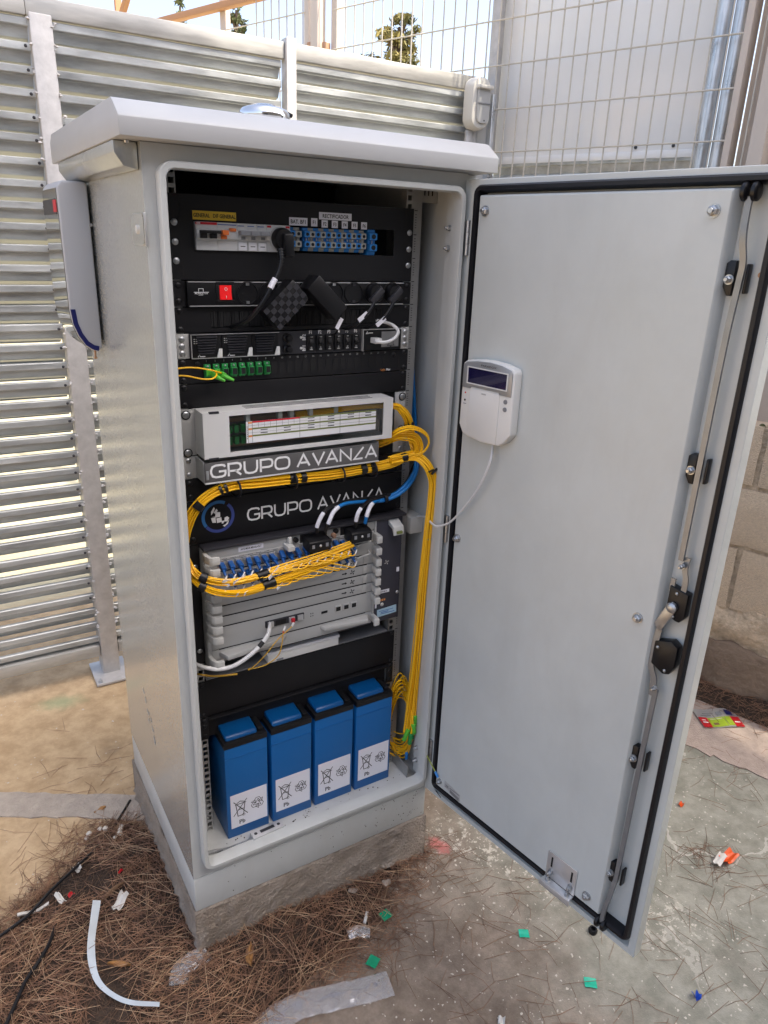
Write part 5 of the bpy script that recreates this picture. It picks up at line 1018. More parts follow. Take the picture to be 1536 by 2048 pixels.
# --- optical line terminal chassis (6 units)
ol = thing('line_terminal', 'grey optical line terminal chassis full of cards and blue connectors', 'network chassis', (0, 0, zu(20)))
OT, OB_ = zu(14)-0.0008, zu(20)+0.0008
ob('chassis', MB().box(-0.2225, 0.2395, -0.004, 0.22, OB_, OT), 'black', ol)
for s in (-1, 1): ob('ear', MB().box(min(s*EX, s*0.2235), max(s*EX, s*0.2235), FRY-0.001, -0.001, OB_, OT), 'black', ol)
ear_screws(ol, (15.05, 19.3), 'zinc', FRY-0.001, 0.0052)
ob('side_rib', MB().box(-0.2225, -0.2145, -0.0285, -0.0041, OB_, OT-0.006), 'olt_grey', ol, bevel=0.0006)
ob('side_rib', MB().box(0.1615, 0.1655, -0.0285, -0.0041, OB_+0.01, OT-0.006), 'light_grey', ol, bevel=0.0006)
ob('top_cover', MB().box(-0.2225, 0.2395, -0.034, -0.0041, OT-0.0055, OT), 'dark_grey', ol, bevel=0.0006)
OY = -0.0270
CZ = [0.9560, 0.9330, 0.9060, 0.8770, 0.8535, 0.8300, 0.8065, 0.7835, 0.7330, 0.7020]
for i in range(len(CZ)-1):
    c = ob('card', MB().box(-0.2135, 0.1605, OY, -0.0041, CZ[i+1]+0.0011, CZ[i]-0.0011), 'olt_grey', ol, bevel=0.0005)
    if 3 <= i <= 7:
        zc = (CZ[i]+CZ[i+1])/2 if i < 7 else CZ[i]-0.012
        if i < 7:
            ic = MB(); ic.prism([(0.082, OY-0.0004, zc-0.0012), (0.090, OY-0.0004, zc-0.0012), (0.090, OY-0.0004, zc-0.003), (0.095, OY-0.0004, zc), (0.090, OY-0.0004, zc+0.003), (0.090, OY-0.0004, zc+0.0012), (0.082, OY-0.0004, zc+0.0012)], (0, 0.0003, 0))
            for a in range(4):
                an = math.radians(90*a+20); u_ = np.array([math.cos(an), math.sin(an)]); v_ = np.array([-u_[1], u_[0]]); o_ = np.array([0.108, zc])
                pts = [o_, o_+u_*0.003+v_*0.0018, o_+u_*0.0062+v_*0.0014, o_+u_*0.0062-v_*0.0006, o_+u_*0.003-v_*0.0004]; ic.add([(p[0], OY-0.0005, p[1]) for p in pts], [(0, 1, 2, 3, 4)])
            ob('card_symbol', ic, 'ink', c)
            ob('card_corner', MB().box(0.134, 0.1445, OY-0.002, OY+0.0003, CZ[i+1]+0.003, CZ[i]-0.004), 'light_grey', c, bevel=0.0006)
    for x0, sg in ((-0.2235, 1), (0.1435, 1)):
        if i in (0,) and x0 > 0: continue
        zc = (CZ[i]+CZ[i+1])/2 if i not in (7,) else CZ[7]-0.012
        hd = MB(); hd.prism([(x0, OY+0.001, zc-0.0075), (x0, OY-0.016, zc-0.0075), (x0+0.004, OY-0.030, zc-0.0075), (x0+0.009, OY-0.034, zc-0.0075), (x0+0.0235, OY-0.034, zc-0.0075), (x0+0.0235, OY-0.028, zc-0.0075), (x0+0.010, OY-0.026, zc-0.0075), (x0+0.008, OY-0.016, zc-0.0075), (x0+0.008, OY+0.001, zc-0.0075)] if x0 < 0 else
                 [(x0+0.0235, OY+0.001, zc-0.0075), (x0+0.0235, OY-0.020, zc-0.0075), (x0+0.021, OY-0.030, zc-0.0075), (x0+0.008, OY-0.030, zc-0.0075), (x0+0.008, OY-0.024, zc-0.0075), (x0+0.014, OY-0.022, zc-0.0075), (x0+0.014, OY+0.001, zc-0.0075)], (0, 0, 0.0150))
        ob('card_handle', hd, 'olt_handle', c, bevel=0.0008)
        if x0 < 0: ob('handle_grip', MB().box(x0-0.0002, x0+0.0006, OY-0.012, OY-0.004, zc-0.004, zc+0.004), 'light_grey', c)
for z in CZ[1:-1]: ob('card_gap', MB().box(-0.2000, 0.1440, OY-0.0002, OY+0.0006, z-0.0012, z+0.0012), 'void', ol)
ob('port_strip', MB().box(-0.196, 0.094, OY-0.0026, OY-0.0002, 0.9305, 0.9350), 'light_grey', ol)
ps_ = MB()
for i in range(16):
    for q in range(4): ps_.box(-0.186+0.0178*i+0.0028*q, -0.1845+0.0178*i+0.0028*q, OY-0.0030, OY-0.0025, 0.932, 0.9335)
ob('strip_print', ps_, 'ink', ol)
tag_label(ol, 'AVZ-MUR-MS-02-OLT', -0.1510, -0.0985, 0.9405, 0.9505, OY-0.0002, 'white_label', 0.0062, 0.75, 0.02)
ob('extractor', MB().box(-0.056, -0.041, OY-0.028, OY, 0.9325, 0.9425).box(-0.048, -0.041, OY-0.012, OY, 0.9425, 0.9560), 'olt_handle', ol, bevel=0.0008)
ob('thumb_screw', MB().lathe((-0.0285, OY, 0.9450), (0, -1, 0), [(0.0055, 0), (0.0055, 0.006), (0.003, 0.007)], 16), 'black_plastic', ol, smooth=True); ob('thumb_screw', MB().lathe((0.0640, OY, 0.9490), (0, -1, 0), [(0.0055, 0), (0.0055, 0.006), (0.003, 0.007)], 16), 'black_plastic', ol, smooth=True)
ob('thumb_screw', MB().lathe((0.0535, OY-0.010, 0.9440), (0, -1, 0), [(0.0055, 0), (0.0055, 0.006), (0.004, 0.008)], 16), 'copper_brown', ol, smooth=True)
ob('power_bay', MB().box(-0.018, 0.0440, OY-0.001, OY, 0.9340, 0.9560).box(0.0760, 0.1420, OY-0.001, OY, 0.9340, 0.9560), 'void', ol)
for i, (x0, zc) in enumerate(((-0.0130, 0.9370), (0.0850, 0.9395))):
    k_ = ob('power_connector', MB().prism([(x0, OY-0.001, zc-0.013), (x0, OY-0.036, zc-0.013), (x0, OY-0.036, zc+0.009), (x0, OY-0.026, zc+0.013), (x0, OY-0.001, zc+0.013)], (0.049, 0, 0)), 'black_plastic', ol, bevel=0.0015)
    screw(k_, x0+0.025, OY-0.036, zc, 0.0028, 'silver'); ob('lettering', MB().box(x0+0.006, x0+0.012, OY-0.0365, OY-0.0358, zc-0.004, zc+0.004).box(x0+0.037, x0+0.043, OY-0.0365, OY-0.0358, zc-0.004, zc+0.004), 'grey_plastic', k_)
# blue duplex connectors in two rows
lc = None
for row, (zc, x0, n) in enumerate(((0.9205, -0.1880, 17), (0.8935, -0.1700, 16))):
    for i in range(n):
        x = x0+0.0178*i; zz = zc+RNG.normal(0, 0.0006)
        if lc is None:
            mb = MB(); mb.obox((x, OY-0.012, zz), X, (0, 1, 0.28), (0, -0.28, 1), 0.0092, 0.020, 0.0092); mb.obox((x-0.002, OY-0.026, zz-0.006), (1, 0.2, 0), (0, 1, 0.45), (0, -0.45, 1), 0.0050, 0.018, 0.0050)
            lc = ob('fibre_connector', mb, 'lc_blue', ol, bevel=0.0008); lc0 = np.array((x, 0, zz))
        else: l = WL[lc.name]; o = share(lc, l+np.array((x, 0, zz))-lc0, ol, 'fibre_connector'); o.rotation_euler = (RNG.normal(0, 0.06), RNG.normal(0, 0.08), RNG.normal(0, 0.08))
        ob('port_cage', MB().box(x-0.0068, x+0.0068, OY-0.004, OY-0.0003, zz+0.0030, zz+0.0085), 'silver', ol)
for (x0, zc) in ((0.098, 0.917), (0.098, 0.888)):
    ob('pull_loop', MB().tube([(0.146, OY-0.004, zc), (0.140, OY-0.020, zc), (0.104, OY-0.026, zc-0.002), (0.102, OY-0.022, zc-0.002)], 0.0022, 8), 'light_grey', ol, smooth=True)
ob('bottom_pull', MB().prism([(-0.200, OY, 0.728), (-0.190, OY-0.026, 0.728), (-0.060, OY-0.010, 0.728), (-0.050, OY, 0.728)], (0, 0, -0.010)), 'light_grey', ol, bevel=0.0015); ob('bottom_pull', MB().prism([(0.030, OY, 0.728), (0.036, OY-0.012, 0.728), (0.138, OY-0.024, 0.728), (0.150, OY, 0.728)], (0, 0, -0.009)), 'light_grey', ol, bevel=0.0015)
ob('bottom_lip', MB().box(-0.2135, 0.1605, OY+0.006, -0.0041, 0.6965, 0.7010), 'dark_grey', ol, bevel=0.0008)
# control card ports
for x in (0.0735, 0.0935, 0.1130): p_ = ob('network_port', MB().box(x-0.0075, x+0.0075, OY-0.002, OY+0.0005, 0.7540, 0.7690), 'silver', ol, bevel=0.0004); ob('port_mouth', MB().box(x-0.0055, x+0.0055, OY-0.0025, OY-0.0019, 0.7555, 0.7655), 'void', p_)
ob('usb_port', MB().box(0.0325, 0.0470, OY-0.0012, OY+0.0003, 0.7575, 0.7625), 'void', ol); ob('led_dots', MB().box(0.006, 0.008, OY-0.0006, OY, 0.763, 0.765).box(0.011, 0.013, OY-0.0006, OY, 0.763, 0.765).box(0.006, 0.008, OY-0.0006, OY, 0.757, 0.759).box(0.011, 0.013, OY-0.0006, OY, 0.757, 0.759), 'dark_grey', ol)
sf = ob('module_bay', MB().box(-0.0985, -0.0105, OY-0.004, OY+0.0003, 0.7570, 0.7720), 'dark_grey', ol, bevel=0.0005)
for x, m_ in ((-0.0880, 'silver'), (-0.070, 'void'), (-0.0585, 'void'), (-0.0400, 'silver'), (-0.0200, 'silver')): ob('module_cage', MB().box(x-0.0065, x+0.0065, OY-0.0075 if m_ == 'silver' else OY-0.0044, OY-0.0035, 0.7585, 0.7705), m_, sf, bevel=0.0005)
ob('pull_tag', MB().box(-0.0425, -0.0355, OY-0.012, OY-0.0075, 0.760, 0.769), 'red_ink', sf); 
tag_label(ol, '', -0.1990, -0.1905, 0.7690, 0.7745, OY-0.034, 'white_label') if False else None
# fan module on the right
fa = ob('fan_module', MB().box(0.1662, 0.2340, -0.0265, -0.0041, OB_+0.004, OT-0.0062), 'olt_fan', ol, bevel=0.0012)
fx = MB()
for a in range(4):
    an = math.radians(90*a+20); u_ = np.array([math.cos(an), math.sin(an)]); v_ = np.array([-u_[1], u_[0]]); o_ = np.array([0.1960, 0.8480]); pts = [o_, o_+u_*0.003+v_*0.0018, o_+u_*0.0062+v_*0.0014, o_+u_*0.0062-v_*0.0006, o_+u_*0.003-v_*0.0004]; fx.add([(p[0], -0.0270, p[1]) for p in pts], [(0, 1, 2, 3, 4)])
ob('fan_symbol', fx, 'light_grey', fa)
h_ = ob('fan_handle', MB().prism([(0.196, -0.0266, 0.951), (0.196, -0.050, 0.940), (0.196, -0.054, 0.922), (0.196, -0.050, 0.921), (0.196, -0.044, 0.934), (0.196, -0.0266, 0.939)], (0.026, 0, 0)), 'olt_handle', fa, bevel=0.001)
ob('handle_window', MB().box(0.2025, 0.2160, -0.0560, -0.0505, 0.9255, 0.9310), 'olive_ink', fa)
tag_label(fa, 'AVZ-MUR-MS-02', 0.1680, 0.2060, 0.7720, 0.7800, -0.0265, 'white_label', 0.004, 0.9)
ob('sticker', MB().box(0.2235, 0.2305, -0.0272, -0.0266, 0.8190, 0.8300), 'white_label', fa); ob('sticker', MB().box(0.1690, 0.1735, -0.0272, -0.0266, 0.737, 0.752), 'white_label', fa)
screw(fa, 0.2280, -0.0265, 0.7660, 0.004); screw(fa, 0.1880, -0.0265, 0.7430, 0.0045, 'silver'); ob('lettering', MB().box(0.182, 0.1860, -0.0270, -0.0265, 0.7520, 0.7570).box(0.1875, 0.1910, -0.0270, -0.0265, 0.7520, 0.7570).box(0.1925, 0.1960, -0.0270, -0.0265, 0.7520, 0.7570), 'orange_ink', fa)
mat('pale_blue', (0.36, 0.52, 0.62), 0.5)
bt = ob('warranty_tag', MB().obox((0.2010, -0.0275, 0.7235), (1, 0, 0.06), (0, 1, 0), (-0.06, 0, 1), 0.0520, 0.0008, 0.0190), 'pale_blue', fa); ob('lettering', MB().box(0.180, 0.218, -0.0283, -0.0278, 0.7265, 0.7275).box(0.184, 0.222, -0.0283, -0.0278, 0.7190, 0.7203).box(0.185, 0.205, -0.0283, -0.0278, 0.7225, 0.7240), 'blue_ink', bt)

# --- slot below: shelf plate with a white box on it
sh = thing('rack_shelf', 'flat grey shelf plate in the gap under the line terminal', 'shelf', (0, 0.1, zu(21)))
ob('shelf_plate', MB().box(-0.222, 0.222, -0.002, 0.26, zu(21)+0.0004, zu(21)+0.0024), 'grey_plastic', sh)
wb = thing('white_box', 'flat white plastic box lying in the gap under the line terminal', 'box', (0.0, 0.05, zu(21)+0.0025))
ob('box_body', MB().box(-0.086, 0.088, -0.0065, 0.12, zu(21)+0.0026, zu(21)+0.022), 'white_plastic', wb, bevel=0.002); ob('box_lid', MB().box(-0.088, 0.090, -0.0085, 0.122, zu(21)+0.0222, zu(21)+0.030), 'paper', wb, bevel=0.002); ob('box_notch', MB().box(-0.066, -0.050, -0.0075, -0.0064, zu(21)+0.005, zu(21)+0.009), 'grey_plastic', wb)
bk2 = thing('blank_panel', 'plain black two-unit blank panel above the batteries', 'rack panel', (0, 0, zu(23)))
ob('face_plate', MB().box(-EX, EX, FRY, -0.001, zu(23)+0.001, zu(21)-0.001), 'black', bk2, bevel=0.001); ear_screws(bk2, (21.15, 22.85), 'black_plastic')
bkt = thing('battery_bracket', 'black angle bracket across the rack above the blue batteries', 'bracket', (0, 0, zu(24.2)))
ob('ear', MB().box(-EX, -0.2235, FRY, -0.001, zu(24.25), zu(23)-0.001), 'black', bkt, bevel=0.0006); ob('ear', MB().box(0.2235, EX, FRY, -0.001, zu(24.25), zu(23)-0.001), 'black', bkt, bevel=0.0006)
ob('bar', MB().box(-0.2230, 0.2230, 0.006, 0.0085, zu(24.3), zu(23.05)).box(-0.2230, 0.2230, -0.012, 0.0058, zu(23.12), zu(23.05)), 'black', bkt, bevel=0.0008); ear_screws(bkt, (23.2, 23.5, 24.05), 'black_plastic')

# --- batteries
BYF, BZ = -0.046, 0.2545
def battery_parts(x0, x1, b):
    ob('case', MB().box(x0, x1, BYF, 0.30, BZ, 0.4965), 'battery_blue', b, bevel=0.002)
    ob('rib', MB().box(x0+0.0005, x1-0.0005, BYF-0.0012, BYF, 0.4700, 0.4712), 'battery_blue', b)
    ob('rim', MB().box(x0-0.0005, x1+0.0005, BYF-0.0012, 0.302, 0.4968, 0.5110), 'black_plastic', b, bevel=0.0015)
    ob('cover', MB().prism([(x0+0.006, BYF+0.005, 0.5112), (x0+0.006, BYF+0.011, 0.5210), (x0+0.006, BYF+0.080, 0.5290), (x0+0.006, BYF+0.086, 0.5112)], (0.073, 0, 0)), 'battery_blue_lid', b, bevel=0.004, seg=3)
    ob('terminal_cover', MB().box(x1-0.017, x1-0.004, BYF+0.010, BYF+0.080, 0.5112, 0.5200), 'black_plastic', b, bevel=0.002)
    lx0 = x0+0.0085; lb_ = ob('warning_label', MB().box(lx0, lx0+0.0855, BYF-0.0004, BYF-0.0001, 0.2800, 0.3710), 'white_label', b)
    O = (lx0, BYF-0.0004, 0.2800); mb = MB(); sw_ = 0.0018
    for st_ in ([(0.012, 0.062), (0.016, 0.030), (0.029, 0.030), (0.033, 0.062)], [(0.010, 0.063), (0.036, 0.063)], [(0.014, 0.066), (0.022, 0.070), (0.031, 0.066)], [(0.006, 0.033), (0.038, 0.072)], [(0.007, 0.072), (0.039, 0.030)], [(0.016, 0.0475), (0.030, 0.0475)]): mb.stroke(st_, sw_, O, X, Z, NF, 0.0003)
    mb.stroke([(0.0295+0.003*math.cos(a), 0.030+0.003*math.sin(a)) for a in np.linspace(0, 6.283, 11)[:-1]], 0.001, O, X, Z, NF, 0.0003, True)
    for a in range(3):                                  # recycling arrows
        an = math.radians(120*a); ca_, sa_ = math.cos(an), math.sin(an); c_ = np.array([0.0625, 0.049])
        def R_(p): return (c_[0]+p[0]*ca_-p[1]*sa_, c_[1]+p[0]*sa_+p[1]*ca_)
        mb.stroke([R_(p) for p in ((-0.0095, 0.004), (-0.0035, 0.0145), (0.0045, 0.0145), (0.0085, 0.0075), (0.0125, 0.0098), (0.0105, 0.0005), (0.0015, 0.0035), (0.0048, 0.0055), (0.0018, 0.0105), (-0.0042, 0.0005))], 0.0013, O, X, Z, NF, 0.0003, True)
    ob('lettering', mb, 'ink', lb_); text('lettering', 'Pb', 0.0155, (lx0+0.0255, BYF-0.0004, 0.2920), X, Z, 'ink', lb_, 0.95, 'CENTER', 0.0003, 0.02)
for x0, x1, lbl in ((-0.2060, -0.1080, 'blue lead battery standing leftmost in the cabinet'), (-0.0985, 0.0000, 'blue lead battery second from the left'), (0.0090, 0.1085, 'blue lead battery third from the left'), (0.1170, 0.2160, 'blue lead battery standing rightmost beside the yellow cables')):
    b = thing('battery', lbl, 'battery', ((x0+x1)/2, 0.12, BZ), 'batteries on the cabinet floor'); battery_parts(x0, x1, b)

# --- door contact with steel conduit on the sill
dc = thing('door_contact', 'small aluminium door contact with coiled steel conduit on the sill', 'sensor', (-0.125, -0.075, 0.2545))
cz = 0.2545; u_ = np.array([0.995, 0.05, 0]); v_ = np.array([-0.05, 0.995, 0])
ob('body', MB().obox((-0.124, -0.074, cz+0.0085), u_, v_, Z, 0.076, 0.024, 0.016), 'silver', dc, bevel=0.0015)
ob('recess', MB().obox((-0.124, -0.074, cz+0.0168), u_, v_, Z, 0.034, 0.008, 0.0008), 'dark_grey', dc); 
for d in (-0.028, 0.028): ob('screw', MB().lathe(np.array((-0.124, -0.074, cz+0.0166))+u_*d, (0, 0, 1), [(0.004, 0), (0.003, 0.0008)], 12), 'dark_grey', dc)
cp = smooth_path([(-0.161, -0.076, cz+0.008), (-0.18, -0.078, cz+0.006), (-0.215, -0.076, cz+0.0045), (-0.245, -0.068, cz+0.0045), (-0.285, -0.060, cz+0.0045)], 16)
ob('conduit', MB().tube(cp, [0.0038+0.0006*(i % 2) for i in range(len(cp))], 10), 'zinc', dc)
# --- white junction box on the inner right wall
jb = thing('junction_box', 'small cream junction box on the inner right wall behind the yellow cables', 'junction box', (0.283, 0.02, 0.897))
ob('box_cover', MB().box(0.266, 0.3010, -0.012, 0.052, 0.8975, 0.9370), 'cream_plastic', jb, bevel=0.002)
for yy in (0.036, 0.014): ob('screw_hole', MB().lathe((0.266, yy, 0.916), (-1, 0, 0), [(0.002, 0), (0.002, 0.0004)], 10), 'void', jb)
ob('adhesive_mount', MB().box(0.279, 0.3005, YF+0.0245, YF+0.028, 1.035, 1.085), 'cream_plastic', jb, bevel=0.001)
# ================================================================== cables
def bundle(name, label, path, n, r, spread, m='fibre', group=None, seed=1, k=8, fan=None, loc=None, wobble=0.25):
    P = smooth_path(path, k); rg = np.random.default_rng(seed); M_ = len(P)
    b = thing(name, label, 'cable', tuple(P.mean(0)) if loc is None else loc, group)
    T = np.gradient(P, axis=0); T /= np.linalg.norm(T, axis=1)[:, None]
    u = np.cross(T, np.array([0.15, 1.0, 0.1])); u /= np.linalg.norm(u, axis=1)[:, None]; v = np.cross(T, u)
    s = np.linspace(0, 1, M_)
    for i in range(n):
        a = 2.399*i; rr = spread*math.sqrt((i+0.5)/n); ph = rg.uniform(0, 6.28); dr = rr*(1+wobble*np.sin(s*6+ph)); aa = a+0.7*np.sin(s*3+ph)
        sc = np.ones(M_) if fan is None else np.interp(s, [f[0] for f in fan], [f[1] for f in fan])
        Q = P+u*(dr*np.cos(aa)*sc)[:, None]+v*(dr*np.sin(aa)*sc)[:, None]*0.8
        ob('fibre_cable', MB().tube(Q, r, 6), m, b, smooth=True)
    return b, P
def tie(b, P, i, r, w_=3, m='black_plastic', name='cable_tie'): return ob(name, MB().tube(P[max(0, i):i+w_], r, 12), m, b, smooth=True)
GRP = 'yellow fibre bundles'
b, P = bundle('fibre_bundle', 'yellow fibre bundle leaving the window tray at its upper right end', PATHS['fdf_out'], 20, 0.00135, 0.0085, group=GRP, seed=2, fan=[(0, 0.5), (0.3, 0.6), (0.5, 1.0), (1, 1.0)]); tie(b, P, 43, 0.0115, 4)
b, P = bundle('fibre_bundle', 'tight yellow fibre loop beside the label tray', PATHS['loop_small'], 18, 0.00135, 0.0085, group=GRP, seed=3, fan=[(0, 1.3), (0.45, 1.25), (1, 0.7)])
b, P = bundle('fibre_bundle', 'loose outer yellow fibre loop bulging to the right of the window tray', PATHS['loop_big'], 4, 0.0016, 0.006, group=GRP, seed=4, fan=[(0, 1), (0.45, 1.2), (1, 0.5)])
b, P = bundle('fibre_bundle', 'long yellow fibre bundle hanging down the right inner wall', PATHS['run_down'], 24, 0.00140, 0.0105, group=GRP, seed=5, fan=[(0, 1.0), (0.3, 0.9), (0.6, 0.85), (0.85, 1.2), (1, 1.6)]); tie(b, P, 7, 0.0100, 4); tie(b, P, 30, 0.0096, 2); 
ob('cable_tie', MB().tube([P[31]+np.array([-0.004, -0.012, -0.002]), P[31]+np.array([0.014, -0.006, 0.006])], 0.0028, 6), 'black_plastic', b)
E1 = P[-1]
for i, (dx, dy, dz, tx_, tz_, m_) in enumerate(((0.012, -0.006, 0.030, 0.10, -1, 'green_lime'), (0.006, -0.012, 0.012, 0.2, -1, 'green_lime'), (-0.010, -0.004, -0.005, -0.3, -1, 'green_lime'), (0.000, -0.008, -0.018, 0.0, -1, 'green'), (0.010, 0.0, -0.012, 0.1, -1, 'green'), (0.014, 0.006, 0.0, 0.1, -1, 'green'))):
    p = E1+np.array([dx, dy, dz]); d = np.array([tx_, 0.1, tz_]); ax2 = np.cross(d, (0, 1, 0.1))
    ob('fibre_connector', MB().obox(p, ax2, np.cross(d, ax2), d, 0.009, 0.007, 0.034), m_, b, bevel=0.001); ob('fibre_cable', MB().tube(smooth_path([P[-8], p-d*0.03, p-d*0.015], 5), 0.0014, 6), 'fibre', b, smooth=True)
b, P = bundle('fibre_bundle', 'horizontal yellow fibre bundle running left beneath the label tray', PATHS['run_left'], 26, 0.00135, 0.0098, group=GRP, seed=6, fan=[(0, 0.8), (0.1, 0.9), (0.4, 0.95), (1, 0.95)]); tie(b, P, 6, 0.0105, 4)
for f in (24, 40, 58): 
    for q in (0, 2): tie(b, P, f+q, 0.0110, 2, name='hook_strap')
tie(b, P, 70, 0.0112, 4)
b, P = bundle('fibre_bundle', 'upper yellow fibre bundle sweeping across the line terminal', PATHS['olt_up'], 21, 0.00135, 0.0088, group=GRP, seed=7, fan=[(0, 0.9), (0.3, 0.85), (0.62, 0.8), (1, 0.9)]); tie(b, P, 14, 0.0105, 4); tie(b, P, 34, 0.0095, 4)
UP = P
b2, P = bundle('fibre_bundle', 'lower yellow fibre bundle sagging across the line terminal', PATHS['olt_low'], 21, 0.00135, 0.0085, group=GRP, seed=8, fan=[(0, 0.9), (0.3, 0.9), (0.62, 0.85), (1, 0.9)]); tie(b2, P, 15, 0.0105, 4); tie(b2, P, 37, 0.0095, 4)
LO = P
# single fibres that fan out of the two bundles into the blue connectors, with white boots
for row, (bb_, PP, zc, x0, n, i0) in enumerate(((b, UP, 0.9135, -0.1895, 17, 18), (b2, LO, 0.8860, -0.1715, 16, 24))):
    for i in range(n):
        x = x0+0.0178*i; e_ = np.array([x, OY-0.040, zc]); j = int(np.clip(np.argmin(np.abs(PP[:, 0]-(x-0.07))), i0-8, len(PP)-2)); a_ = PP[j]+RNG.normal(0, 0.003, 3)
        if a_[0] > x-0.02: a_ = a_+np.array([x-0.045-a_[0], 0, 0])
        mid = (a_+e_)/2+np.array([0.006, -0.012, -0.006]); q = smooth_path([a_, mid, e_+np.array([-0.012, -0.010, -0.006]), e_], 6)
        ob('fibre_cable', MB().tube(q[:-5], 0.0014, 6), 'fibre', bb_, smooth=True); ob('boot', MB().tube(q[-8:], np.linspace(0.0011, 0.0016, 8), 6), 'white_cable', bb_, smooth=True)
        if i in (0, 1, 2, 6): ob('cable_tag', MB().obox(q[-9], q[-8]-q[-10], (0, 1, 0.2), np.cross(q[-8]-q[-10], (0, 1, 0.2)), 0.034, 0.0008, 0.0065), 'white_label', bb_)
cl = thing('fibre_coil', 'coil of spare yellow fibre in the lower right corner by the batteries', 'cable', (0.27, 0.0, 0.26), GRP)
rgc = np.random.default_rng(31)
for i in range(20):
    cx, cy, cz_ = 0.262+rgc.normal(0, 0.004), -0.012+rgc.normal(0, 0.008), 0.400+rgc.normal(0, 0.014); a_, b_ = 0.028+rgc.uniform(-0.012, 0.008), 0.098+rgc.uniform(-0.035, 0.018); tilt = rgc.normal(0, 0.15)
    th = np.linspace(0, 6.283, 34); Q = np.stack([cx+a_*np.cos(th+tilt), cy-0.02*np.cos(th)+0.008*np.sin(2*th+tilt), cz_+b_*np.sin(th)], 1); ob('fibre_cable', MB().tube(Q, 0.0015, 6, cap=False), 'fibre', cl, smooth=True)

def cable(name, label, path, r, m, cat='cable', group=None, extra=None, k=8):
    P = smooth_path(path, k); c = thing(name, label, cat, tuple(P[len(P)//2]), group); ob('cable', MB().tube(P, r, 10), m, c, smooth=True); return c, P
def sleeve(c, P, i0, i1, r, m='white_label'): return ob('cable_tag', MB().tube(P[i0:i1], r, 10), m, c, smooth=True)
GP = 'power cables of the line terminal'
c, P = cable('power_cable', 'blue power cable ending at the left power connector', PATHS['blue1'], 0.0039, 'blue_cable', group=GP); sleeve(c, P, 76, 90, 0.0045); ob('heat_shrink', MB().tube(P[89:], 0.0044, 10), 'black_plastic', c, smooth=True)
c, P = cable('power_cable', 'blue power cable ending at the right power connector', PATHS['blue2'], 0.0039, 'blue_cable', group=GP); sleeve(c, P, 70, 83, 0.0045)
ob('cable_tie', MB().tube([P[57], P[59]], 0.0105, 12), 'black_plastic', c)
c, P = cable('power_cable', 'black power cable ending at the left power connector', PATHS['black1'], 0.0038, 'black_plastic', group=GP); sleeve(c, P, 47, 58, 0.0044)
c, P = cable('power_cable', 'black power cable ending at the right power connector', PATHS['black2'], 0.0038, 'black_plastic', group=GP); sleeve(c, P, 38, 50, 0.0044)
c, P = cable('network_cable', 'thick white network cable curving left from the control card', PATHS['olt_white'], 0.0044, 'white_cable')
ob('connector', MB().obox(P[2], P[6]-P[0], (0, 1, 0.3), np.cross(P[6]-P[0], (0, 1, 0.3)), 0.030, 0.011, 0.012), 'white_cable', c, bevel=0.002); ob('lettering', MB().tube(P[14:19], 0.0046, 10), 'ink', c, smooth=True)
c, P = cable('loose_fibre', 'thin dull yellow twin fibre dangling from the control card', PATHS['thin1'], 0.0011, 'fibre_dull'); P2 = smooth_path(PATHS['thin2'], 8); ob('fibre', MB().tube(P2, 0.0011, 8), 'fibre_dull', c, smooth=True)
for Q in (P, P2): ob('boot', MB().tube(Q[0:7], 0.0024, 8), 'white_cable', c, smooth=True)
ob('boot', MB().tube(P2[7:9], 0.0022, 8), 'red_ink', c, smooth=True); ob('sleeve', MB().tube([P[-1], P[-3]], 0.0024, 8), 'fibre_dull', c)
cable('loose_fibre', 'short cut yellow fibre end poking out left above the blank panel', PATHS['thin3'], 0.0021, 'fibre_dull')
# keypad cable across the hinge and the earth strap
kc, P = cable('keypad_cable', 'thin white cable sagging from the keypad across the hinge', [(0.300, -0.232, 1.168), (0.289, -0.241, 1.129), (0.282, -0.218, 1.066), (0.276, -0.182, 1.012), (0.272, -0.150, 0.975), (0.266, -0.125, 0.959), (0.262, -0.108, 0.955), (0.275, -0.06, 0.953), (0.285, -0.03, 0.945), (0.285, -0.010, 0.938)], 0.0024, 'white_cable')
ew, P = cable('earth_strap', 'thin green and yellow earth wire from cabinet to door bottom', [(0.292, -0.06, 0.342), (0.284, -0.090, 0.353), (0.284, -0.115, 0.338), (0.288, -0.140, 0.316), (0.2895, -0.154, 0.304)], 0.0015, 'earth_green')
ob('cable_lug', MB().tube(P[-8:], [0.003]*8, 8), 'terminal_blue', ew, smooth=True); nut(ew, dp(0.046, 0.0085, 0.292), DN, 0.007)
ob('blue_lug', MB().obox((0.268, -0.045, 0.30), (1, 0, 0.2), (0, 1, 0), (0, 0, 1), 0.006, 0.006, 0.02), 'terminal_blue', ew, bevel=0.001)

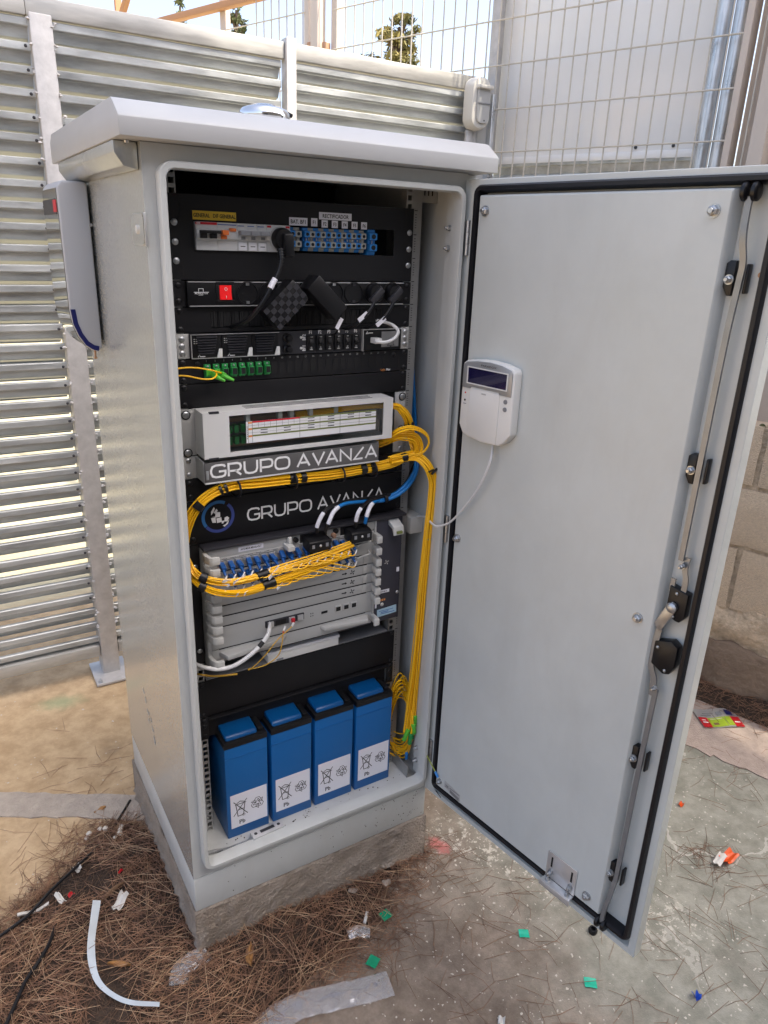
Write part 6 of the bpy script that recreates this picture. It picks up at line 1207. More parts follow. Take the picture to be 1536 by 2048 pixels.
# ================================================================== keypad on the door
def KD(V): V = np.array(V, float); V[:, 0] += 0.012; return D(V)
kp = thing('alarm_keypad', 'white alarm keypad with dark blue display mounted on the door', 'keypad', tuple(dp(0.109, 0.009, 1.165)))
ol_ = [(0.031, 1.310), (0.040, 1.3165), (0.070, 1.3210), (0.100, 1.3225), (0.130, 1.3205), (0.156, 1.3150), (0.1615, 1.308), (0.1625, 1.192), (0.150, 1.176), (0.136, 1.166), (0.090, 1.1635), (0.055, 1.168), (0.040, 1.173), (0.030, 1.190)]
mb = MB(KD); mb.prism([(a, 0.0086, b_) for a, b_ in ol_], (0, 0.022, 0)); ob('housing', mb, 'white_plastic', kp, bevel=0.003, seg=3)
bz_ = [(0.034, 1.308), (0.042, 1.3140), (0.070, 1.3185), (0.100, 1.3200), (0.130, 1.3180), (0.154, 1.3125), (0.158, 1.306), (0.158, 1.264), (0.130, 1.264), (0.128, 1.268), (0.058, 1.268), (0.055, 1.264), (0.034, 1.264)]
mb = MB(KD); mb.prism([(a, 0.0308, b_) for a, b_ in bz_], (0, 0.0022, 0)); ob('bezel', mb, 'silver_plastic', kp, bevel=0.0008)
mb = MB(KD); frame_plate(mb, 0.046, 0.149, 1.2735, 1.3065, 0.0485, 0.1465, 1.2755, 1.3045, 0.0331, 0.0346); ob('display_frame', mb, 'white_plastic', kp)
ob('display', MB(KD).box(0.0486, 0.1464, 0.0328, 0.0337, 1.2756, 1.3044), 'lcd', kp)
text('lettering', 'PARADOX', 0.0055, tuple(dp(0.111, 0.0331, 1.3118)), DE, Z, 'ink', kp, 1.5, 'CENTER', 0.0003, 0.0)
mb = MB(KD); mb.prism([(0.054, 0.0308, 1.262), (0.057, 0.0308, 1.266), (0.129, 0.0308, 1.266), (0.131, 0.0308, 1.262), (0.131, 0.0308, 1.168), (0.054, 0.0308, 1.171)], (0, 0.0018, 0)); ob('flap', mb, 'white_plastic', kp, bevel=0.0006)
for z in (1.2535, 1.2390): ob('button', MB(KD).lathe((0.1455, 0.0307, z), (0, 1, 0), [(0.0045, 0), (0.0042, 0.0016), (0.002, 0.0018)], 16), 'grey_plastic', kp, smooth=True)
ob('indicator', MB(KD).lathe((0.042, 0.0307, 1.2395), (0, 1, 0), [(0.0022, 0), (0.002, 0.0006)], 12), 'ink', kp); ob('indicator', MB(KD).lathe((0.042, 0.0307, 1.2540), (0, 1, 0), [(0.0018, 0), (0.0016, 0.0006)], 12), 'red_ink', kp); ob('lettering', MB(KD).box(0.038, 0.046, 0.0307, 0.0310, 1.2318, 1.2330), 'grey_plastic', kp)
ob('flap_notch', MB(KD).box(0.086, 0.097, 0.0326, 0.0331, 1.2575, 1.2600), 'light_grey', kp)

# ================================================================== siren on the left side, detector on the fence, ashtray on the roof
sr = thing('alarm_siren', 'alarm siren box with mirror face and navy corner band on the cabinet side', 'siren', (-0.333, 0.40, 1.29))
SY0, SY1 = 0.312, 0.500
def sp_(x, z, y): return (x, y, z)
prof = [(-0.309, 1.612), (-0.352, 1.612), (-0.3615, 1.600), (-0.3615, 1.372), (-0.358, 1.345), (-0.350, 1.322), (-0.338, 1.303), (-0.325, 1.294), (-0.312, 1.291), (-0.306, 1.300), (-0.306, 1.604)]
mb = MB(); mb.prism([(a, SY0, b_) for a, b_ in prof], (0, SY1-SY0, 0)); ob('housing', mb, 'siren_plastic', sr, bevel=0.004, seg=3)
mp = [(-0.3620, 1.5985), (-0.3620, 1.3720), (-0.3585, 1.3445), (-0.3505, 1.3215), (-0.3385, 1.3022), (-0.3255, 1.2932)]
mb = MB(); mb.loops([[(a, SY0+0.004, b_), (a, SY1-0.004, b_), (a-0.0006, SY1-0.004, b_), (a-0.0006, SY0+0.004, b_)] for a, b_ in mp], close=False); ob('mirror_face', mb, 'mirror', sr, smooth=True)
bd = MB(); bd.loops([[(a+0.0002, SY0-0.0008, b_), (a+0.0095*c1, SY0-0.0008, b_+0.0095*c2), (a+0.0095*c1, SY0+0.004, b_+0.0095*c2), (a+0.0002, SY0+0.004, b_)] for (a, b_), c1, c2 in zip([(-0.3605, 1.376), (-0.3575, 1.347), (-0.3495, 1.324), (-0.3378, 1.305), (-0.3250, 1.2955), (-0.3140, 1.2925)], (1, 0.95, 0.8, 0.6, 0.4, 0.2), (0, 0.25, 0.55, 0.8, 0.92, 1))], close=False); ob('corner_band', bd, 'navy', sr)
ob('logo_panel', MB().box(-0.3632, -0.3628, SY0+0.02, SY1-0.004, 1.552, 1.580), 'dark_grey', sr); ob('logo_panel', MB().box(-0.3634, -0.3631, SY0+0.012, SY0+0.05, 1.556, 1.578), 'red_ink', sr)
ob('wall_spacer', MB().box(-0.3055, -0.3015, SY0+0.03, SY1-0.03, 1.31, 1.37).box(-0.3055, -0.3015, SY0+0.03, SY1-0.03, 1.54, 1.58), 'light_grey', sr); ob('spacer_pin', MB().cyl((-0.307, SY0+0.012, 1.535), (-0.3012, SY0+0.012, 1.535), 0.0035, 10), 'white_plastic', sr)
ob('bottom_screw', MB().cyl((-0.318, SY0+0.02, 1.291), (-0.318, SY0+0.02, 1.276), 0.0018, 8).lathe((-0.318, SY0+0.02, 1.277), (0, 0, -1), [(0.004, 0), (0.003, 0.003)], 10), 'brown_paint', sr)

pir = thing('motion_detector', 'cream outdoor motion detector at the fence corner above the cabinet', 'motion detector', (1.236, FY-0.02, 1.93))
ppf = [(a, b_) for a, b_ in rrect(1.192, 1.280, 1.925, 2.098, 0.040, 7)]
mb = MB(); mb.loops([[(a, FY-0.013, b_) for a, b_ in ppf], [(1.236+(a-1.236)*1.0, FY-0.045, 2.012+(b_-2.012)*1.0) for a, b_ in ppf], [(1.236+(a-1.236)*0.90, FY-0.062, 2.012+(b_-2.012)*0.95) for a, b_ in ppf], [(1.240+(a-1.236)*0.74, FY-0.064, 2.008+(b_-2.012)*0.86) for a, b_ in ppf]], close=False)
L_ = [(1.240+(a-1.236)*0.74, FY-0.064, 2.008+(b_-2.012)*0.86) for a, b_ in ppf]; mb.add(L_, [tuple(range(len(L_)))]); ob('housing', mb, 'cream_plastic', pir, smooth=True)
wf = [(a, b_) for a, b_ in rrect(1.213, 1.268, 1.945, 2.066, 0.020, 6)]
mb = MB(); mb.loops([[(a, FY-0.066, b_) for a, b_ in wf], [(1.2405+(a-1.2405)*0.94, FY-0.072, 2.005+(b_-2.005)*0.97) for a, b_ in wf]], close=False); L_ = [(1.2405+(a-1.2405)*0.94, FY-0.072, 2.005+(b_-2.005)*0.97) for a, b_ in wf]; mb.add(L_, [tuple(range(len(L_)))]); ob('lens_window', mb, 'light_grey', pir, smooth=True)
ob('hood', MB().box(1.209, 1.272, FY-0.086, FY-0.060, 2.056, 2.068), 'cream_plastic', pir, bevel=0.003); ob('lens_bar', MB().box(1.212, 1.269, FY-0.075, FY-0.070, 2.008, 2.012), 'grey_plastic', pir); ob('screw_hole', MB().lathe((1.246, FY-0.0722, 1.955), (0, -1, 0), [(0.0028, 0), (0.0028, 0.0005)], 10), 'void', pir)
ob('conduit', MB().box(1.205, 1.232, FY-0.028, FY-0.013, 1.0, 1.926), 'galv_post', pir, bevel=0.003)

at = thing('ashtray', 'round chrome ashtray standing on the cabinet roof', 'ashtray', (-0.055, 0.03, 1.704))
ob('bowl', MB().lathe((-0.055, 0.03, 1.704), (0, 0, 1), [(0.030, 0), (0.040, 0.004), (0.0445, 0.012), (0.044, 0.020), (0.039, 0.0265), (0.030, 0.030), (0.026, 0.030), (0.024, 0.026)], 40), 'chrome', at, smooth=True)
ob('lid_knob', MB().lathe((-0.055, 0.03, 1.7335), (0, 0, 1), [(0.024, 0), (0.026, 0.0015), (0.020, 0.004), (0.006, 0.0045)], 30), 'chrome', at, smooth=True); ob('hinge_clip', MB().obox((-0.016, 0.02, 1.727), (1, 0, -0.35), (0, 1, 0), (0.35, 0, 1), 0.018, 0.008, 0.006), 'black_plastic', at, bevel=0.001)
ob('vent_hole', MB().lathe((-0.0400, -0.0115, 1.7170), (0.33, -0.94, 0), [(0.0018, 0), (0.0018, 0.0008)], 8), 'void', at)
# ================================================================== pine needle litter
mat('needle', (0.11, 0.056, 0.036), 0.7, col2=(0.36, 0.20, 0.118), vscale=35, detail=3)
mat('needle_dark', (0.06, 0.034, 0.022), 0.8, col2=(0.16, 0.095, 0.06), vscale=35, detail=3)
PILE = np.array([(-0.30, 0.30), (-0.34, 0.42), (-0.42, 0.40), (-0.50, 0.36), (-0.60, 0.27), (-0.72, 0.20), (-1.1, 0.12), (-1.1, -0.8), (-0.45, -0.62), (-0.28, -0.40), (-0.17, -0.30), (-0.06, -0.272), (0.03, -0.262), (0.10, -0.225), (0.17, -0.165), (0.25, -0.125), (0.315, -0.085), (0.30, -0.06), (-0.30, -0.06)])
def inside(p, poly):
    x, y = p; c = False; n = len(poly); j = n-1
    for i in range(n):
        xi, yi = poly[i]; xj, yj = poly[j]
        if (yi > y) != (yj > y) and x < (xj-xi)*(y-yi)/(yj-yi)+xi: c = not c
        j = i
    return c
def edge_dist(P, poly):
    A = poly; B = np.roll(poly, -1, 0); d = np.full(len(P), 9.0)
    for a, b_ in zip(A, B):
        ab = b_-a; t = np.clip(((P-a)@ab)/(ab@ab), 0, 1); d = np.minimum(d, np.linalg.norm(P-(a+t[:, None]*ab), axis=1))
    return d
OUT = PILE[1:17]                                       # the free edge (not the cabinet sides)
def free_dist(P):
    d = np.full(len(P), 9.0)
    for a, b_ in zip(OUT[:-1], OUT[1:]):
        ab = b_-a; t = np.clip(((P-a)@ab)/(ab@ab), 0, 1); d = np.minimum(d, np.linalg.norm(P-(a+t[:, None]*ab), axis=1))
    return d
from mathutils import noise as mnoise
def hgt(x, y, d): return max(0.0, min(0.030, d*0.22))*(0.75+0.5*mnoise.noise((x*9, y*9, 0.3)))+0.004*mnoise.noise((x*40, y*40, 2.0))*min(1, d*20)
gx = np.arange(-1.10, 0.36, 0.014); gy = np.arange(-0.80, 0.46, 0.014)
GP_ = np.array([(x, y) for y in gy for x in gx]); ins = np.array([inside(p, PILE) for p in GP_]); fd_ = free_dist(GP_)-np.array([0.020+0.022*mnoise.noise((a*14, b_*14, 1.7)) for a, b_ in GP_]); ins &= fd_ > 0
hz = np.array([hgt(x, y, d) if k_ else -0.006 for (x, y), d, k_ in zip(GP_, fd_, ins)])
sm = MB(); nx = len(gx); keep = [(j*nx+i, j*nx+i+1, (j+1)*nx+i+1, (j+1)*nx+i) for j in range(len(gy)-1) for i in range(nx-1) if ins[j*nx+i] or ins[j*nx+i+1] or ins[(j+1)*nx+i+1] or ins[(j+1)*nx+i]]
sm.add(np.column_stack([GP_, hz+0.001]), keep); ob('leaf_litter', sm, 'soil', smooth=True, kind='stuff', label='dark crumbly litter bed beneath the pine needles around the base', cat='litter')
def needles(pos, zz, length, width, seed, yaw=None, bend=0.10, lift=0.10):
    rg = np.random.default_rng(seed); n = len(pos); yaw = rg.uniform(0, 6.283, n) if yaw is None else yaw; Ls = length*rg.uniform(0.55, 1.25, n); pit = rg.normal(0, lift, n); bd = rg.normal(0, bend, n)
    d = np.stack([np.cos(yaw), np.sin(yaw), pit], 1); s_ = np.stack([-np.sin(yaw), np.cos(yaw), np.zeros(n)], 1); C = np.column_stack([pos, zz])
    ts = np.array([-0.5, 0.0, 0.5]); Vs = []
    for k_, t in enumerate(ts):
        c = C+d*(Ls*t)[:, None]+s_*(bd*Ls*(t*t-0.1))[:, None]; c[:, 2] = np.maximum(c[:, 2], 0.0012); wd = width*(1.0 if k_ == 1 else 0.7)
        Vs += [c-s_*wd/2, c+s_*wd/2, c+np.array([0, 0, wd*0.8])]
    V = np.stack(Vs, 1).reshape(-1, 3); F = []
    base = np.arange(n)*9
    for a in (0, 3):
        for (i, j) in ((0, 1), (1, 2), (2, 0)): F.append(np.stack([base+a+i, base+a+j, base+a+3+j, base+a+3+i], 1))
    mb = MB(); mb.v.append(V); mb.n = len(V); mb.f = np.concatenate(F).tolist(); return mb
def sample_pile(n, seed, pw=1.0):
    rg = np.random.default_rng(seed); out = []
    while len(out) < n:
        p = np.column_stack([rg.uniform(-1.0, 0.34, 4000), rg.uniform(-0.75, 0.44, 4000)]); out += [q for q in p if inside(q, PILE)]
    return np.array(out[:n])
p = sample_pile(6800, 1); fd2 = free_dist(p); z_ = np.array([hgt(a, b_, d) for (a, b_), d in zip(p, fd2)])
clump = np.array([mnoise.noise((a*7, b_*7, 5.0)) for a, b_ in p]); kp_ = clump > -0.22-0.25*np.random.default_rng(3).uniform(0, 1, len(p)); p, z_ = p[kp_], z_[kp_]
yaw = np.array([3.1*mnoise.noise((a*3, b_*3, 9.0)) for a, b_ in p])+np.random.default_rng(4).normal(0, 0.9, len(p))
mat('needle_tan', (0.30, 0.19, 0.11), 0.7, col2=(0.50, 0.34, 0.21), vscale=35, detail=3)
rt = np.random.default_rng(41); kt = rt.uniform(0, 1, len(p)) < 0.13
ob('pine_needles', needles(p[kt], z_[kt]+0.010+rt.uniform(0, 0.006, kt.sum()), 0.095, 0.0013, 43, yaw[kt]), 'needle_tan', kind='stuff', label='pale tan pine needles lying on top of the heap', cat='pine needles')
p, z_, yaw = p[~kt], z_[~kt], yaw[~kt]
ob('pine_needles', needles(p, z_+0.003+np.random.default_rng(5).uniform(0, 0.010, len(p)), 0.085, 0.0013, 6, yaw), 'needle', kind='stuff', label='reddish brown pine needles heaped around the cabinet base', cat='pine needles')
p = sample_pile(3600, 2); fd2 = free_dist(p); z_ = np.array([hgt(a, b_, d) for (a, b_), d in zip(p, fd2)])
ob('pine_needles', needles(p, z_+0.001, 0.07, 0.0013, 7), 'needle_dark', kind='stuff', label='dark older pine needles under the fresh heap', cat='pine needles')
# loose needles on the open ground, gathered in loose clumps, and the drift along the block wall
rg = np.random.default_rng(12); q_ = []
for cx, cy, n, s_ in ((0.35, -0.12, 60, 0.05), (0.20, -0.22, 80, 0.08), (0.40, -0.36, 46, 0.07), (0.47, -0.34, 24, 0.05), (0.28, -0.56, 50, 0.09), (0.52, -0.66, 60, 0.08), (0.95, -0.47, 70, 0.030), (1.0, -0.52, 40, 0.05), (0.90, -0.62, 50, 0.10), (0.75, -0.75, 70, 0.10), (1.25, -0.30, 60, 0.10), (1.40, -0.20, 50, 0.06), (1.10, -0.65, 50, 0.08), (0.65, -0.55, 30, 0.06), (-0.40, 0.50, 40, 0.06), (-0.36, 0.60, 30, 0.06), (-0.45, 0.70, 24, 0.09), (-0.52, 0.42, 36, 0.06), (0.12, -0.42, 40, 0.09), (1.5, -0.28, 40, 0.07)):
    q_.append(rg.normal((cx, cy), s_, (int(n*0.45), 2)))
fr_ = rg.integers(0, len(OUT)-1, 900); ft_ = rg.uniform(0, 1, 900)[:, None]; fp_ = OUT[fr_]*(1-ft_)+OUT[fr_+1]*ft_+rg.normal(0, 0.035, (900, 2)); q_.append(fp_)
q_.append(np.column_stack([rg.uniform(0.0, 1.7, 50), rg.uniform(-1.0, 0.1, 50)])); p = np.concatenate(q_); p = p[~((p[:, 0] > -0.30) & (p[:, 0] < 0.305) & (p[:, 1] > -0.09) & (p[:, 1] < 0.485))]
ob('loose_needles', needles(p, np.full(len(p), 0.0016)+rg.uniform(0, 0.003, len(p)), 0.085, 0.0010, 13, lift=0.012, bend=0.22), 'needle', kind='stuff', label='loose pine needles scattered over the concrete', cat='pine needles')
t_ = rg.uniform(-0.1, 2.8, 2600); o_ = OFFW+0.028+np.abs(rg.normal(0, 0.055, 2600))+0.01*np.sin(t_*5); pp3 = S(np.column_stack([t_, o_, np.zeros(2600)])); zz3 = np.maximum(0.002, 0.045*(1-(o_-OFFW-0.028)/0.10))+rg.uniform(0, 0.012, 2600)
ob('needle_drift', needles(pp3[:, :2], zz3, 0.085, 0.0014, 15, lift=0.12), 'needle', kind='stuff', label='drift of pine needles along the foot of the block wall', cat='pine needles')
dm = MB(S); tt = np.linspace(-0.1, 2.9, 60); L_ = [[(t, OFFW+0.04, -0.01), (t, OFFW+0.04, 0.052+0.01*math.sin(t*9)), (t, OFFW+0.07+0.008*math.sin(t*6), 0.026+0.006*math.sin(t*11)), (t, OFFW+0.11+0.012*math.sin(t*5+1), 0.006), (t, OFFW+0.125+0.012*math.sin(t*5+1), -0.005)] for t in tt]
V = np.array([q for l in L_ for q in l]); dm.add(V, [(i*5+j, i*5+j+1, (i+1)*5+j+1, (i+1)*5+j) for i in range(59) for j in range(4)]); ob('soil_drift', dm, 'soil', smooth=True, kind='stuff', label='dark soil drift under the needles along the block wall', cat='soil')

# ================================================================== litter, one object each
mat('green_film', (0.01, 0.26, 0.13), 0.25, var=0.15, vscale=60); mat('mint_film', (0.02, 0.42, 0.27), 0.25, var=0.1, vscale=60)
mat('orange_wrap', (0.75, 0.10, 0.015), 0.35); mat('red_wrap', (0.50, 0.012, 0.02), 0.35); mat('lime_wrap', (0.30, 0.42, 0.03), 0.4); mat('blue_scrap', (0.01, 0.07, 0.48), 0.35)
mat('dry_leaf', (0.34, 0.17, 0.055), 0.7, var=0.25, vscale=50); mat('dark_leaf', (0.15, 0.085, 0.045), 0.75, var=0.25, vscale=50); mat('pale_leaf', (0.30, 0.25, 0.21), 0.75, var=0.2, vscale=50); mat('old_paper', (0.62, 0.60, 0.56), 0.8, var=0.08, vscale=40)
mat('receipt', (0.52, 0.56, 0.58), 0.6, var=0.06, vscale=30); mat('stone_chip', (0.58, 0.52, 0.44), 0.9, var=0.15, vscale=80)
def gz(x, y):
    pt = np.array([(x, y)]); return hgt(x, y, free_dist(pt)[0])+0.008 if inside((x, y), PILE) else 0.0015
def scrap(name, label, cat, x, y, sx, sy, ang, m, curl=0.004, group=None, n=6, tilt=0.0, th=0.0004, z0=None, outline=None):
    zb = gz(x, y) if z0 is None else z0; ca, sa = math.cos(ang), math.sin(ang); rg = np.random.default_rng(int(abs(x*1e4))+int(abs(y*1e4)))
    ph = rg.uniform(0, 6.28, 2); V = []
    for j in range(n+1):
        for i in range(n+1):
            a, b_ = (i/n-0.5), (j/n-0.5); w_ = 1.0
            if outline == 'leaf': w_ = max(0.02, math.sin(math.pi*(i/n))**0.8)
            lx, ly = a*sx, b_*sy*w_+(0.08*sx*math.sin(math.pi*i/n) if outline == 'leaf' else 0); h = curl*(math.sin(3*a*2+ph[0])+math.cos(4*b_*2+ph[1])+1.2*(a*a+b_*b_)*2)+tilt*a*sx
            V.append((x+lx*ca-ly*sa, y+lx*sa+ly*ca, zb+max(0.0, h+curl*0.8)))
    m1 = n+1; V = np.array(V); F = [(j*m1+i, j*m1+i+1, (j+1)*m1+i+1, (j+1)*m1+i) for j in range(n) for i in range(n)]; k_ = len(V)
    V2 = np.vstack([V+[0, 0, th], V]); F2 = F+[tuple(q+k_ for q in f)[::-1] for f in F]
    bd = [i for i in range(m1)]+[j*m1+n for j in range(1, m1)]+[n*m1+i for i in range(n-1, -1, -1)]+[j*m1 for j in range(n-1, 0, -1)]
    F2 += [(bd[i], bd[i-1], bd[i-1]+k_, bd[i]+k_) for i in range(len(bd))]
    mb = MB(); mb.add(V2, F2); return ob(name, mb, m, smooth=True, label=label, cat=cat, group=group)
GS = 'green plastic squares'
scrap('plastic_square', 'dark green plastic square lying by the edge of the needle heap', 'plastic piece', 0.115, -0.214, 0.026, 0.024, 0.2, 'green_film', 0.0006, GS, z0=0.012)
scrap('plastic_square', 'mint green plastic square under the middle of the open door', 'plastic piece', 0.381, -0.410, 0.024, 0.022, -0.55, 'mint_film', 0.0006, GS)
scrap('plastic_square', 'dark green plastic square next to the clear plastic sleeve', 'plastic piece', 0.030, -0.301, 0.027, 0.025, 0.55, 'green_film', 0.0006, GS, z0=0.010)
scrap('plastic_square', 'mint green plastic square in front of the door tip', 'plastic piece', 0.428, -0.577, 0.027, 0.023, -0.65, 'mint_film', 0.0008, GS)
bs_ = thing('blue_scrap', 'crumpled bright blue plastic scrap at the lower right', 'plastic piece', (0.605, -0.716, 0.0))
for i in range(5): a = i*1.3; ob('petal', MB().add([(0.605, -0.716, 0.002), (0.605+0.011*math.cos(a), -0.716+0.011*math.sin(a), 0.006), (0.605+0.012*math.cos(a+0.6), -0.716+0.012*math.sin(a+0.6), 0.013), (0.605+0.004*math.cos(a+1.2), -0.716+0.004*math.sin(a+1.2), 0.011)], [(0, 1, 2, 3)]), 'blue_scrap', bs_)
ow = scrap('orange_wrapper', 'torn orange and white wrapper lying on a tuft of needles', 'wrapper', 1.012, -0.512, 0.052, 0.030, 0.05, 'orange_wrap', 0.004, z0=0.006)
scrap('white_wrapper', 'white inner part of the torn orange wrapper', 'wrapper', 0.985, -0.505, 0.050, 0.020, 0.25, 'old_paper', 0.003, z0=0.012)
# seed sachet with red, green and silver print
sc_ = thing('sachet', 'flat red, lime and silver snack sachet near the block wall', 'packet', (1.53, -0.09, 0.004))
sa, sb = np.array([0.903, -0.43, 0]), np.array([0.50, 0.866, 0]); SO = np.array([1.540, -0.110, 0.0065])
def sq(u0, u1, v0, v1, h=0.0): 
    nU = max(4, int((u1-u0)/0.004)); mb = MB(); V = []
    for v in (v0, v1):
        for i in range(nU+1):
            u = u0+(u1-u0)*i/nU; V.append(SO+sa*u+sb*v+np.array([0, 0, h+0.0022*math.sin(u*60)+0.002]))
    mb.add(V, [(i, i+1, nU+2+i, nU+1+i) for i in range(nU)]); return mb
ob('foil', sq(-0.075, 0.075, -0.045, 0.060), 'silver', sc_, smooth=True); ob('print_panel', sq(-0.074, -0.042, -0.044, 0.012, 0.0012), 'red_wrap', sc_); ob('print_panel', sq(-0.041, 0.018, -0.040, 0.010, 0.0012), 'lime_wrap', sc_); ob('print_panel', sq(0.020, 0.042, -0.038, 0.012, 0.0012), 'lime_wrap', sc_); ob('print_panel', sq(0.043, 0.074, -0.044, 0.012, 0.0012), 'red_wrap', sc_)
for k_, (u0, u1, v0, v1, m_) in enumerate(((-0.068, -0.048, -0.020, -0.014, 'white_ink'), (-0.066, -0.052, -0.006, -0.002, 'white_ink'), (-0.030, -0.012, -0.030, -0.018, 'dark_leaf'), (-0.034, 0.010, 0.000, 0.003, 'old_paper'), (0.048, 0.068, -0.022, -0.016, 'white_ink'), (-0.06, -0.02, 0.02, 0.024, 'grey_plastic'), (-0.05, -0.01, 0.030, 0.034, 'grey_plastic'), (0.0, 0.02, 0.018, 0.04, 'grey_plastic'), (0.035, 0.06, 0.020, 0.05, 'navy'))): ob('print', sq(u0, u1, v0, v1, 0.0020), m_, sc_)
# long curled white strip (receipt or plan paper)
rs = smooth_path([(-0.475, 0.115, 0.062), (-0.488, 0.080, 0.052), (-0.503, 0.040, 0.038), (-0.512, -0.008, 0.036), (-0.512, -0.062, 0.038), (-0.497, -0.107, 0.040), (-0.465, -0.150, 0.040), (-0.412, -0.186, 0.040)], 8)
mb = MB(); T = np.gradient(rs, axis=0); T /= np.linalg.norm(T, axis=1)[:, None]; nR = len(rs); f_ = np.linspace(0, 1, nR)
side = np.stack([np.cos(0.15+1.1*f_), np.sin(0.15+1.1*f_)*0.9, -0.25+2.6*np.clip(f_-0.3, 0, 1)], 1); side -= T*(side*T).sum(1)[:, None]; side /= np.linalg.norm(side, axis=1)[:, None]
wd = np.interp(f_, [0, 0.45, 0.7, 1], [0.0092, 0.0080, 0.0050, 0.0045])[:, None]; V = np.concatenate([rs-side*wd, rs+side*wd]); mb.add(V, [(i, i+1, nR+i+1, nR+i) for i in range(nR-1)]); st_ = ob('paper_strip', mb, 'receipt', smooth=True, label='long curled white paper strip standing in the needles', cat='paper')
# clear plastic sleeve and small clear bags
def film(name, label, path, wd, seed, m='film'):
    rg = np.random.default_rng(seed); P = smooth_path(path, 10); n = len(P); T = np.gradient(P, axis=0); T[:, 2] = 0; T /= np.linalg.norm(T, axis=1)[:, None]; sd = np.stack([-T[:, 1], T[:, 0], np.zeros(n)], 1); V = []; K = 9
    for i in range(n):
        for j in range(K): f = j/(K-1)-0.5; V.append(P[i]+sd[i]*wd*f+np.array([0, 0, 0.004*math.cos(f*3.1)+0.003*mnoise.noise((i*0.35, j*0.9, seed))]))
    mb = MB(); mb.add(V, [(i*K+j, i*K+j+1, (i+1)*K+j+1, (i+1)*K+j) for i in range(n-1) for j in range(K-1)]); mb.add(np.array(V)-np.array([0, 0, 0.0028]), [(i*K+j, i*K+j+1, (i+1)*K+j+1, (i+1)*K+j) for i in range(n-1) for j in range(K-1)])
    return ob(name, mb, m, smooth=True, label=label, cat='plastic bag')
film('plastic_sleeve', 'long clear plastic sleeve lying at the bottom of the needle heap', [(0.040, -0.360, 0.006), (-0.02, -0.347, 0.008), (-0.09, -0.328, 0.010), (-0.16, -0.312, 0.013), (-0.225, -0.318, 0.016), (-0.265, -0.345, 0.016)], 0.058, 3)
film('plastic_bag', 'crumpled clear bag beside the front left corner of the base', [(-0.285, -0.104, 0.018), (-0.310, -0.108, 0.022), (-0.345, -0.118, 0.022), (-0.362, -0.150, 0.020)], 0.045, 5)
film('plastic_bag', 'small clear plastic scrap near the cigarette end', [(0.012, -0.215, 0.012), (0.035, -0.219, 0.014), (0.062, -0.232, 0.010)], 0.030, 7)
ob('cigarette_end', MB().cyl((0.062, -0.207, 0.012), (0.082, -0.184, 0.010), 0.0038, 12), 'white_plastic', smooth=True, label='white cigarette end at the edge of the needle heap', cat='cigarette end')
ob('black_cap', MB().lathe((0.529, -0.487, 0.0), (0, 0, 1), [(0.010, 0), (0.011, 0.008), (0.009, 0.012), (0.006, 0.012), (0.005, 0.004)], 14), 'black_plastic', smooth=True, label='small black plastic cap under the door tip', cat='plastic cap')
GL = 'fallen leaves'
scrap('fallen_leaf', 'orange brown leaf in the needles right of the paper strip', 'leaf', -0.464, -0.053, 0.050, 0.016, -0.55, 'dry_leaf', 0.003, GL, 8, outline='leaf'); scrap('fallen_leaf', 'long dull brown leaf behind the top of the paper strip', 'leaf', -0.433, 0.150, 0.075, 0.014, 0.45, 'dark_leaf', 0.003, GL, 8, outline='leaf')
scrap('fallen_leaf', 'small orange leaf on the pale concrete band', 'leaf', -0.404, 0.474, 0.034, 0.020, 0.2, 'dry_leaf', 0.003, GL, 8, outline='leaf'); scrap('fallen_leaf', 'pale round leaf below the cabinet front', 'leaf', 0.167, -0.137, 0.028, 0.024, 0.6, 'pale_leaf', 0.002, GL, 8, outline='leaf')
scrap('fallen_leaf', 'broad straw coloured leaf at the foot of the base front', 'leaf', -0.205, -0.165, 0.060, 0.016, 1.2, 'dry_leaf', 0.004, GL, 8, outline='leaf'); scrap('fallen_leaf', 'pale leaf half buried beside the concrete base', 'leaf', 0.075, -0.125, 0.026, 0.020, -0.2, 'pale_leaf', 0.002, GL, 8, outline='leaf')
GPp = 'paper scraps'
scrap('paper_scrap', 'torn white paper scrap beside the long brown leaf', 'paper', -0.425, 0.112, 0.042, 0.020, 0.75, 'old_paper', 0.005, GPp, tilt=0.2); scrap('paper_scrap', 'narrow white paper scrap left of the paper strip top', 'paper', -0.547, 0.194, 0.038, 0.014, -1.2, 'old_paper', 0.004, GPp)
scrap('paper_scrap', 'long flat white paper strip at the left edge of the heap', 'paper', -0.605, 0.197, 0.068, 0.012, 0.0, 'old_paper', 0.004, GPp); scrap('paper_scrap', 'small white crumb of paper halfway up the heap', 'paper', -0.495, 0.272, 0.016, 0.014, 0.3, 'old_paper', 0.005, GPp)
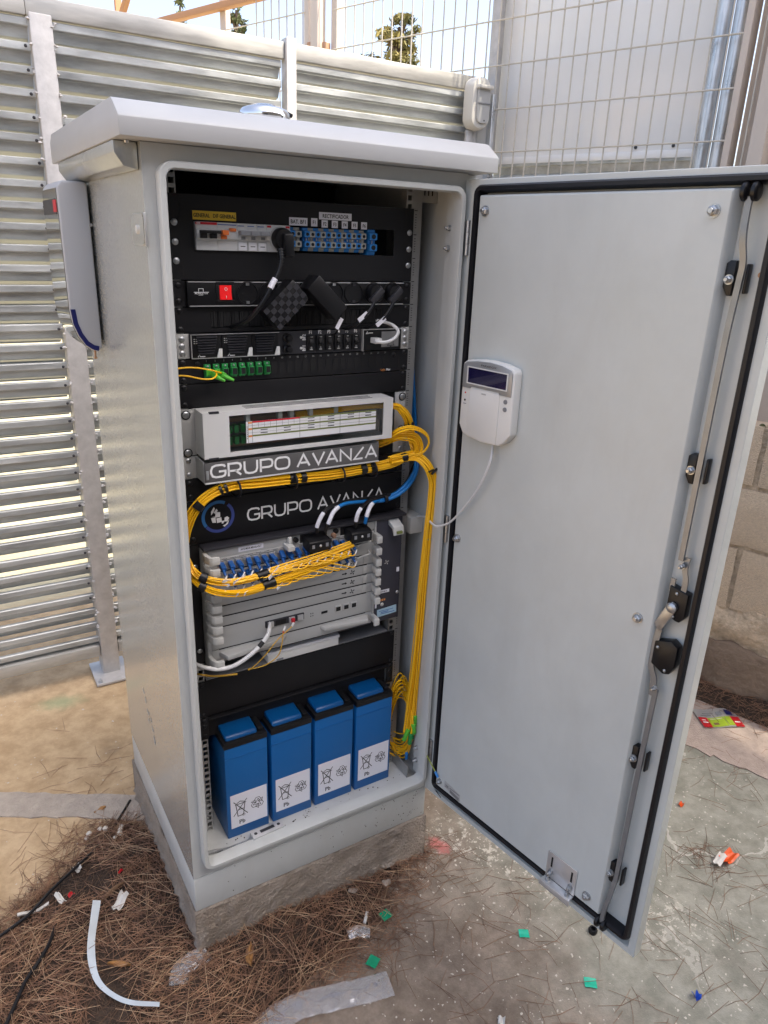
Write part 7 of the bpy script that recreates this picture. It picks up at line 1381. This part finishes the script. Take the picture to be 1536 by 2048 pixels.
scrap('paper_scrap', 'small red and white scrap left of the heap centre', 'paper', -0.522, 0.188, 0.013, 0.010, 0.6, 'red_wrap', 0.003, GPp); scrap('paper_scrap', 'tiny pink scrap near the cabinet side', 'paper', -0.405, 0.205, 0.012, 0.009, 0.2, 'red_wrap', 0.003, GPp)
scrap('paper_scrap', 'pale star shaped scrap at the bottom edge of the picture', 'paper', 0.20, -0.545, 0.018, 0.014, 0.8, 'old_paper', 0.003, GPp); scrap('paper_scrap', 'brown and orange scrap on the right ground near the door edge', 'paper', 1.075, -0.315, 0.020, 0.014, 0.4, 'orange_wrap', 0.004, GPp)
# stone chips by the corner of the base
stp = [(-0.418, 0.395, 0.007), (-0.406, 0.385, 0.009), (-0.372, 0.360, 0.007), (-0.368, 0.372, 0.006), (-0.378, 0.342, 0.008), (-0.392, 0.330, 0.006), (-0.445, 0.398, 0.009), (-0.455, 0.385, 0.007)]
for i, (x, y, r) in enumerate(stp):
    a = RNG.uniform(0.7, 1.2, 6); mb = MB(); mb.lathe((x, y, gz(x, y)-0.002), (RNG.normal(0, 0.3), RNG.normal(0, 0.3), 1), [(r*0.7, 0), (r*a[0], r*0.5), (r*0.75, r*1.0), (r*0.2, r*1.2)], 6)
    ob('stone_chip', mb, 'stone_chip', smooth=False, label='small pale stone chip among the needles by the cabinet side', cat='stone', group='stone chips by the cabinet side')
# old black cable on the ground
P_ = smooth_path([(-0.322, 0.472, 0.004), (-0.36, 0.42, 0.006), (-0.400, 0.37, 0.010), (-0.44, 0.325, 0.016), (-0.50, 0.27, 0.030), (-0.56, 0.225, 0.034), (-0.617, 0.179, 0.032), (-0.68, 0.150, 0.032), (-0.80, 0.10, 0.03)], 8)
ob('ground_cable', MB().tube(P_, 0.0038, 8), 'black_plastic', smooth=True, label='black cable crossing the needle heap from the cabinet corner', cat='cable')
P_ = smooth_path([(-0.565, 0.130, 0.028), (-0.580, 0.085, 0.036), (-0.605, 0.045, 0.038), (-0.640, 0.005, 0.038), (-0.66, -0.03, 0.038), (-0.70, -0.10, 0.036)], 8)
ob('ground_cable', MB().tube(P_, 0.0042, 8), 'black_plastic', smooth=True, label='short thick black cable at the bottom left corner', cat='cable')
